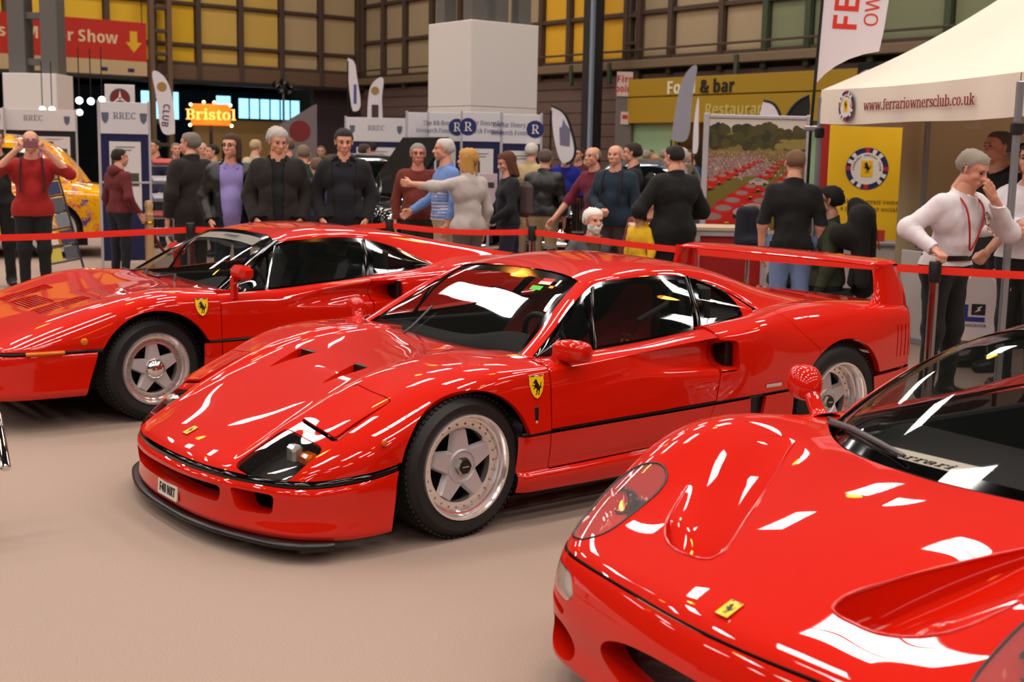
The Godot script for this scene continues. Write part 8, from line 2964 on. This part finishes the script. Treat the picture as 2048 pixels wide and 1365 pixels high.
func who(label: String, px: float, z: float, turn, spec: Dictionary) -> Node3D:      # turn as "to us", "away" or an angle
	spec.at = spot(px, z)
	spec.turn = turn if turn is float else (aim(spec.at) if turn == "us" else aim(spec.at) + PI)
	return person(label, spec.get("group", "visitors at the tape"), spec)


func in_frame(p: Node3D, q: Vector3) -> Vector3:
	return p.transform * (q * float(p.get_meta("k")))


func build_crowd() -> void:
	var pk := [[DOWN, POCKET, "relaxed"], [DOWN, POCKET, "relaxed"]]
	var up := [Vector3(.37, 1.30, .16), Vector3(.14, 1.545, .23), "grip", Vector3(0, .2, 1)]
	var a := who("man in a red fleece holding up a phone to take a picture", 62, 13.6, "us", {"h": 1.80, "top": Color(.50, .035, .03), "garment": "fleece", "hem": .86, "legs": Color(.02, .018, .018), "cut": "thin", "hair": Color(.55, .50, .46), "glasses": true, "straps": true, "arms": [up, up], "head": [0.0, .0], "fat": 1.08})
	var ph := in_frame(a, Vector3(0, 1.605, .30))
	object("phone", "pink phone held up by the man in the red fleece", "phone", Shape.new().box(Vector3.ZERO, Vector3(.15, .078, .009), .004).moved(Transform3D(Basis(Vector3.UP, a.rotation.y), ph)), mat("phone case", Color(.50, .30, .34), .35))
	who("person in black cut by the left edge", -8, 14.4, "us", {"h": 1.82, "top": Color(.025, .022, .022), "legs": Color(.02, .02, .02), "hair": Color(.10, .07, .05), "arms": pk})
	who("boy in a maroon hooded top seen from behind", 236, 15.2, 2.5, {"h": 1.62, "top": Color(.27, .05, .06), "garment": "hooded_top", "hood": true, "legs": Color(.03, .033, .06), "cut": "crop", "hair": Color(.07, .05, .04), "head": [-.2, 0.0], "arms": [null, [DOWN, Vector3(.27, .90, .12), "relaxed"]]})
	who("grey-haired man in a long dark coat looking left", 382, 14.0, -2.4, {"h": 1.81, "top": Color(.055, .036, .03), "garment": "coat", "hem": .60, "puff": .03, "legs": Color(.07, .05, .045), "hair": Color(.36, .32, .28), "head": [.6, 0.0], "collar_up": true})
	who("long-haired man in a black leather jacket and lilac shirt", 462, 12.9, "us", {"h": 1.79, "top": Color(.026, .023, .021), "gloss": true, "shirt": Color(.44, .39, .64), "gape": .10, "hem": .80, "puff": .02, "legs": Color(.035, .045, .085), "hair": Color(.15, .08, .045), "cut": "long", "length": .13, "glasses": true, "fat": 1.12, "head": [-.45, 0.0], "arms": pk})
	who("curly grey-haired man in a dark brown jacket looking down", 556, 12.7, "us", {"h": 1.85, "top": Color(.05, .038, .028), "shirt": Color(.02, .02, .022), "gape": .05, "hem": .74, "puff": .026, "legs": Color(.03, .03, .035), "hair": Color(.58, .55, .52), "thick": .026, "head": [.35, .30], "fat": 1.08, "arms": pk})
	who("man in a green jumper seen from behind", 607, 15.6, 3.3, {"h": 1.71, "top": Color(.05, .17, .12), "garment": "jumper", "cut": "crop", "hair": Color(.36, .29, .23), "fat": 1.12})
	who("person in a navy top bending beside the green jumper", 648, 15.2, 3.6, {"h": 1.62, "top": Color(.06, .07, .17), "hair": Color(.30, .22, .16), "lean": .2})
	who("dark-haired man in an open navy jacket looking at the cars", 688, 12.8, "us", {"h": 1.86, "top": Color(.020, .021, .030), "shirt": Color(.024, .027, .055), "gape": .10, "hem": .82, "puff": .02, "hair": Color(.07, .045, .03), "head": [.1, .22], "collar_up": true, "arms": pk})
	who("man in a dark suit bending over the black saloon", 727, 21.5, 2.2, {"h": 1.76, "top": Color(.06, .05, .052), "hair": Color(.16, .12, .09)})
	who("grey-haired man with glasses in a brick red jumper", 836, 14.2, "us", {"h": 1.74, "top": Color(.30, .075, .035), "garment": "jumper", "hem": .90, "legs": Color(.10, .075, .055), "hair": Color(.42, .40, .38), "glasses": true, "head": [.05, .0], "fat": 1.12, "skin": Color(.78, .50, .42)})
	who("white-haired man in a blue and white striped jumper", 893, 13.6, -1.2, {"h": 1.80, "top": Color(.30, .42, .66), "garment": "jumper", "stripes": Color(.76, .70, .74), "hem": .92, "legs": Color(.64, .52, .42), "hair": Color(.66, .64, .62), "cut": "crop", "head": [-.2, 0.0], "fat": 1.08, "arms": [null, [Vector3(.28, 1.12, .06), Vector3(.26, .98, .30), "relaxed"]]})
	who("blonde woman in a pale grey cardigan pointing to the left", 938, 12.9, -2.45, {"h": 1.69, "woman": true, "top": Color(.62, .58, .56), "garment": "cardigan", "hem": .90, "legs": Color(.22, .19, .17), "hair": Color(.62, .43, .18), "cut": "bob", "head": [.4, 0.0], "arms": [[Vector3(.37, 1.35, .10), Vector3(.50, 1.37, .34), "relaxed"], null]})
	who("man in a dark suit with a white collar behind the blonde woman", 972, 19.0, -.9, {"h": 1.76, "top": Color(.05, .05, .056), "shirt": Color(.62, .62, .68), "gape": .03, "hair": Color(.17, .13, .11)})
	who("brown-haired woman in a navy jumper walking with a rucksack", 1018, 14.0, -1.25, {"h": 1.66, "woman": true, "top": Color(.022, .024, .042), "garment": "jumper", "legs": Color(.05, .055, .10), "hair": Color(.24, .11, .05), "cut": "long", "length": .15, "head": [0.0, .35], "backpack": true, "bag": Color(.20, .15, .14), "stride": .12, "arms": [[Vector3(.23, 1.10, .05), Vector3(.16, .95, .26), "relaxed"], [Vector3(.23, 1.10, .05), Vector3(.16, .95, .26), "relaxed"]]})
	who("white-haired man in a cream jacket seen from behind", 1062, 18.2, 2.7, {"h": 1.80, "top": Color(.66, .55, .37), "legs": Color(.48, .38, .26), "hair": Color(.70, .67, .62), "hem": .76})
	who("man in a black leather jacket and light trousers seen from behind", 1090, 15.5, 2.9, {"h": 1.71, "top": Color(.030, .030, .034), "gloss": true, "puff": .022, "legs": Color(.50, .41, .29), "hair": Color(.25, .20, .17), "fat": 1.1})
	who("man in a bright blue hooded jacket facing us", 1131, 19.8, "us", {"h": 1.75, "top": Color(.03, .06, .42), "hood": true, "cut": "crop", "hair": Color(.55, .42, .30), "legs": Color(.06, .06, .08)})
	who("man in a maroon jumper behind the blue hooded jacket", 1157, 20.8, -.5, {"h": 1.77, "top": Color(.20, .03, .05), "hair": Color(.09, .06, .05)})
	who("balding smiling man in a teal fleece with a wristwatch", 1232, 14.3, -.45, {"h": 1.77, "top": Color(.035, .08, .13), "garment": "fleece", "hem": .86, "puff": .02, "legs": Color(.14, .095, .09), "cut": "thin", "hair": Color(.62, .60, .58), "straps": true, "fat": 1.1, "laugh": true, "arms": [null, [Vector3(.27, 1.14, .0), Vector3(.05, 1.02, .26), "grip"]]})
	who("balding man in a crimson polo shirt reaching down", 1198, 15.1, -.8, {"h": 1.77, "top": Color(.30, .03, .10), "garment": "polo_shirt", "sleeve": .24, "cut": "thin", "hair": Color(.4, .36, .33), "lean": .06, "arms": [null, [Vector3(.33, 1.10, .14), Vector3(.40, .86, .34), "relaxed"]]})
	who("bearded dark-haired man in profile with a black rucksack", 1268, 15.0, -1.7, {"h": 1.80, "top": Color(.02, .026, .042), "hair": Color(.10, .065, .05), "backpack": true})
	var k := who("white-bearded photographer kneeling with a camera", 1190, 12.1, .1, {"h": 1.76, "drop": .62, "top": Color(.020, .020, .022), "gloss": true, "shirt": Color(.18, .16, .09), "gape": .05, "hair": Color(.82, .79, .74), "thick": .02, "beard": true, "head": [.35, 0.0], "arms": [null, [Vector3(.36, 1.10, .16), Vector3(.46, 1.27, .30), "grip", Vector3(0, 0, 1)]]})
	var cp := in_frame(k, Vector3(-.47, .74, .33))
	var cam := thing("photo_camera", "black camera in the kneeling photographer's hand", "camera", cp, .2)
	part("camera_body", Shape.new().box(Vector3.ZERO, Vector3(.13, .085, .05), .015), mat("post black", Color(.02, .02, .02), .4), cam)
	part("lens_barrel", Shape.new().lathe([Vector2(.032, 0), Vector2(.032, .06), Vector2(.026, .062), Vector2(.0001, .05)], 18, Transform3D(Basis(Vector3.RIGHT, PI / 2), Vector3(0, 0, .02))), mat("post black", Color(.02, .02, .02), .4), cam)
	who("child in a yellow hooded top beside the red counter", 1284, 12.2, -.9, {"h": 1.16, "top": Color(.84, .62, .05), "garment": "hooded_top", "hood": true, "legs": Color(.45, .04, .04), "hair": Color(.20, .13, .09), "thick": .02})
	who("man crouching behind the child in yellow", 1302, 13.7, -.2, {"h": 1.74, "drop": .46, "top": Color(.32, .08, .07), "hair": Color(.22, .16, .12), "cut": "crop"})
	who("heavy man in a black jacket with his back to us", 1350, 12.2, -2.75, {"h": 1.76, "top": Color(.014, .013, .013), "hem": .74, "puff": .03, "fat": 1.16, "legs": Color(.02, .023, .035), "hair": Color(.06, .045, .04), "cut": "crop", "head": [.35, .1], "arms": [[Vector3(.35, 1.12, .04), Vector3(.20, 1.04, .28), "grip"], [Vector3(.35, 1.12, .04), Vector3(.20, 1.04, .28), "grip"]]})
	who("man in a black t-shirt and blue jeans with his back to us", 1590, 10.8, 2.95, {"h": 1.73, "top": Color(.014, .013, .015), "garment": "t_shirt", "sleeve": .27, "hem": .88, "legs": Color(.30, .37, .52), "hair": Color(.32, .22, .14), "cut": "crop", "fat": 1.05, "head": [.2, .1]})
	who("seated man with glasses in an olive jumper", 1668, 10.9, -1.9, {"h": 1.78, "drop": .36, "sit": true, "top": Color(.11, .13, .065), "garment": "jumper", "fat": 1.1, "hair": Color(.035, .028, .024), "thick": .022, "glasses": true, "head": [.1, .0]})
	var l := who("laughing man in a white shirt covering his eyes with a hand", 1903, 8.55, .55, {"group": "club staff", "h": 1.76, "top": Color(.80, .77, .79), "garment": "white_shirt", "puff": .016, "hem": .95, "legs": Color(.016, .015, .016), "hair": Color(.44, .40, .35), "thick": .016, "lean": .10, "head": [.15, .42], "laugh": true, "arms": [[Vector3(.35, 1.17, .24), Vector3(.095, 1.405, .285), "flat", Vector3(0, .1, -1)], [Vector3(.33, 1.20, -.06), Vector3(.315, 1.075, .16), "grip", Vector3(0, -1, .3)]]})
	part("lanyard", Shape.new().tube(spline([Vector3(.075, 1.44, .10), Vector3(.085, 1.34, .215), Vector3(.03, 1.12, .215), Vector3(.0, 1.06, .20), Vector3(-.03, 1.12, .215), Vector3(-.085, 1.34, .215), Vector3(-.075, 1.44, .10)], 40), .007, 6), mat("lanyard red", Color(.66, .10, .05), .6), l)
	roundel(l, Transform3D(Basis(Vector3.UP, .3) * Basis(Vector3.RIGHT, -.15), Vector3(.115, 1.27, .228)), .045)
	part("belt", Shape.new().lathe([Vector2(.165, .985), Vector2(.168, 1.02)], 28, Transform3D(Basis().scaled(Vector3(1.08, 1, .92)), Vector3(0, 0, .01))), mat("post black", Color(.02, .02, .02), .4), l)
	var m := who("tall man in a black shirt carrying a white bag", 2000, 9.9, -1.35, {"h": 1.90, "top": Color(.022, .020, .021), "garment": "black_shirt", "sleeve": .20, "hem": .84, "legs": Color(.018, .018, .02), "hair": Color(.27, .25, .24), "cut": "crop", "arms": [[Vector3(.27, 1.12, .02), Vector3(.26, .90, .22), "grip"], null]})
	var bp := spot(1975, 9.6, .50)
	var bag := thing("carrier_bag", "white carrier bag with a blue and black printed emblem", "bag", bp, aim(bp))
	part("bag", Shape.new().slab(rounded([Vector2(-.155, -.24), Vector2(.155, -.24), Vector2(.175, .20), Vector2(.06, .32), Vector2(-.03, .33), Vector2(-.165, .20)], .04), Transform3D(Basis(), Vector3(0, 0, -.05)), .10, .02), mat("bag white", Color(.74, .70, .70), .5), bag)
	part("print_corner", Shape.new().slab(PackedVector2Array([Vector2(-.10, .06), Vector2(-.065, .06), Vector2(-.065, -.035), Vector2(.06, -.035), Vector2(.06, -.07), Vector2(-.10, -.07)]), Transform3D(Basis(), Vector3(0, 0, .051)), .002), mat("print cobalt", Color(.06, .14, .45), .6), bag)
	part("print_square", Shape.new().box(Vector3(.01, .025, .052), Vector3(.10, .085, .002)), mat("print black", Color(.05, .05, .05), .6), bag)
	part("print_bolt", Shape.new().slab(PackedVector2Array([Vector2(-.03, -.025), Vector2(.0, .005), Vector2(-.012, .012), Vector2(.03, .03), Vector2(.008, .0), Vector2(.02, -.006)]), Transform3D(Basis(), Vector3(.01, .025, .053)), .001), mat("bag white", Color(.74, .70, .70), .5), bag)
	lettering(bag, "print_letters", "LANCASTER", .022, Transform3D(Basis(), Vector3(-.01, -.10, .052)), mat("print grey", Color(.35, .35, .40), .6), "Droid Sans", 700, .001)
	who("man in a white shirt with folded arms at the right edge", 2066, 9.0, -.75, {"group": "club staff", "h": 1.80, "top": Color(.80, .77, .79), "garment": "white_shirt", "puff": .016, "hem": .95, "legs": Color(.016, .015, .016), "hair": Color(.10, .07, .06), "fat": 1.08, "arms": [[Vector3(.31, 1.15, .10), Vector3(-.06, 1.20, .25), "grip"], [Vector3(.31, 1.15, .10), Vector3(.0, 1.14, .27), "grip"]]})
	who("dark-haired man behind the tall man, cut by the right edge", 2058, 11.2, -1.5, {"h": 1.83, "top": Color(.03, .03, .032), "hair": Color(.05, .04, .035)})
	# farther off
	var far := [
		["far visitor in black left of the lit sign", 352, 22.0, Color(.04, .04, .05), Color(.35, .30, .26), 0.5], ["far visitor in olive under the lit sign", 428, 19.0, Color(.14, .13, .07), Color(.05, .04, .03), -1.0], ["far visitor with a white scarf under the lit sign", 405, 22.5, Color(.55, .50, .48), Color(.6, .55, .5), 0.3],
		["far visitor in cream behind the long-haired man", 510, 21.0, Color(.66, .58, .45), Color(.6, .5, .35), 2.6], ["far visitor in dark blue left of the metal rack", 312, 20.5, Color(.05, .06, .14), Color(.10, .07, .05), -.6], ["far visitor in grey right of the curly-haired man", 577, 18.0, Color(.20, .19, .20), Color(.30, .22, .16), -1.2],
		["far visitor in brown beside the red disc sign", 643, 25.0, Color(.16, .10, .07), Color(.25, .17, .12), 0.0], ["far visitor in black right of the navy jacket", 745, 22.5, Color(.04, .04, .045), Color(.08, .06, .05), 2.9],
		["far visitor in grey left of the heavy man", 1292, 22.5, Color(.24, .23, .24), Color(.50, .42, .34), 2.5], ["far visitor in tan left of the heavy man", 1310, 24.5, Color(.42, .32, .22), Color(.60, .45, .30), .4], ["far visitor in navy with a bald head", 1328, 23.5, Color(.04, .05, .14), Color(.50, .42, .36), 2.7], ["far visitor in purple behind the heavy man", 1343, 25.5, Color(.16, .10, .22), Color(.30, .28, .27), -.8],
		["far visitor in pale grey right above the heavy man", 1362, 14.6, Color(.55, .50, .52), Color(.62, .56, .52), -2.0], ["far visitor in blue beside the printed panel", 1384, 22.0, Color(.07, .12, .30), Color(.12, .08, .06), -1.2], ["far visitor in black near the fire point", 1172, 24.0, Color(.03, .03, .03), Color(.12, .09, .07), 1.0], ["far visitor in green near the fire point", 1300, 26.0, Color(.12, .20, .10), Color(.08, .06, .05), 0.0]]
	for f in far:
		who(f[0], f[1], f[2], f[5], {"group": "far visitors", "cell": .026, "h": 1.68 + fmod(f[1] * .37, .14), "top": f[3], "hair": f[4], "cut": "crop", "legs": Color(.05, .05, .06), "arms": pk})
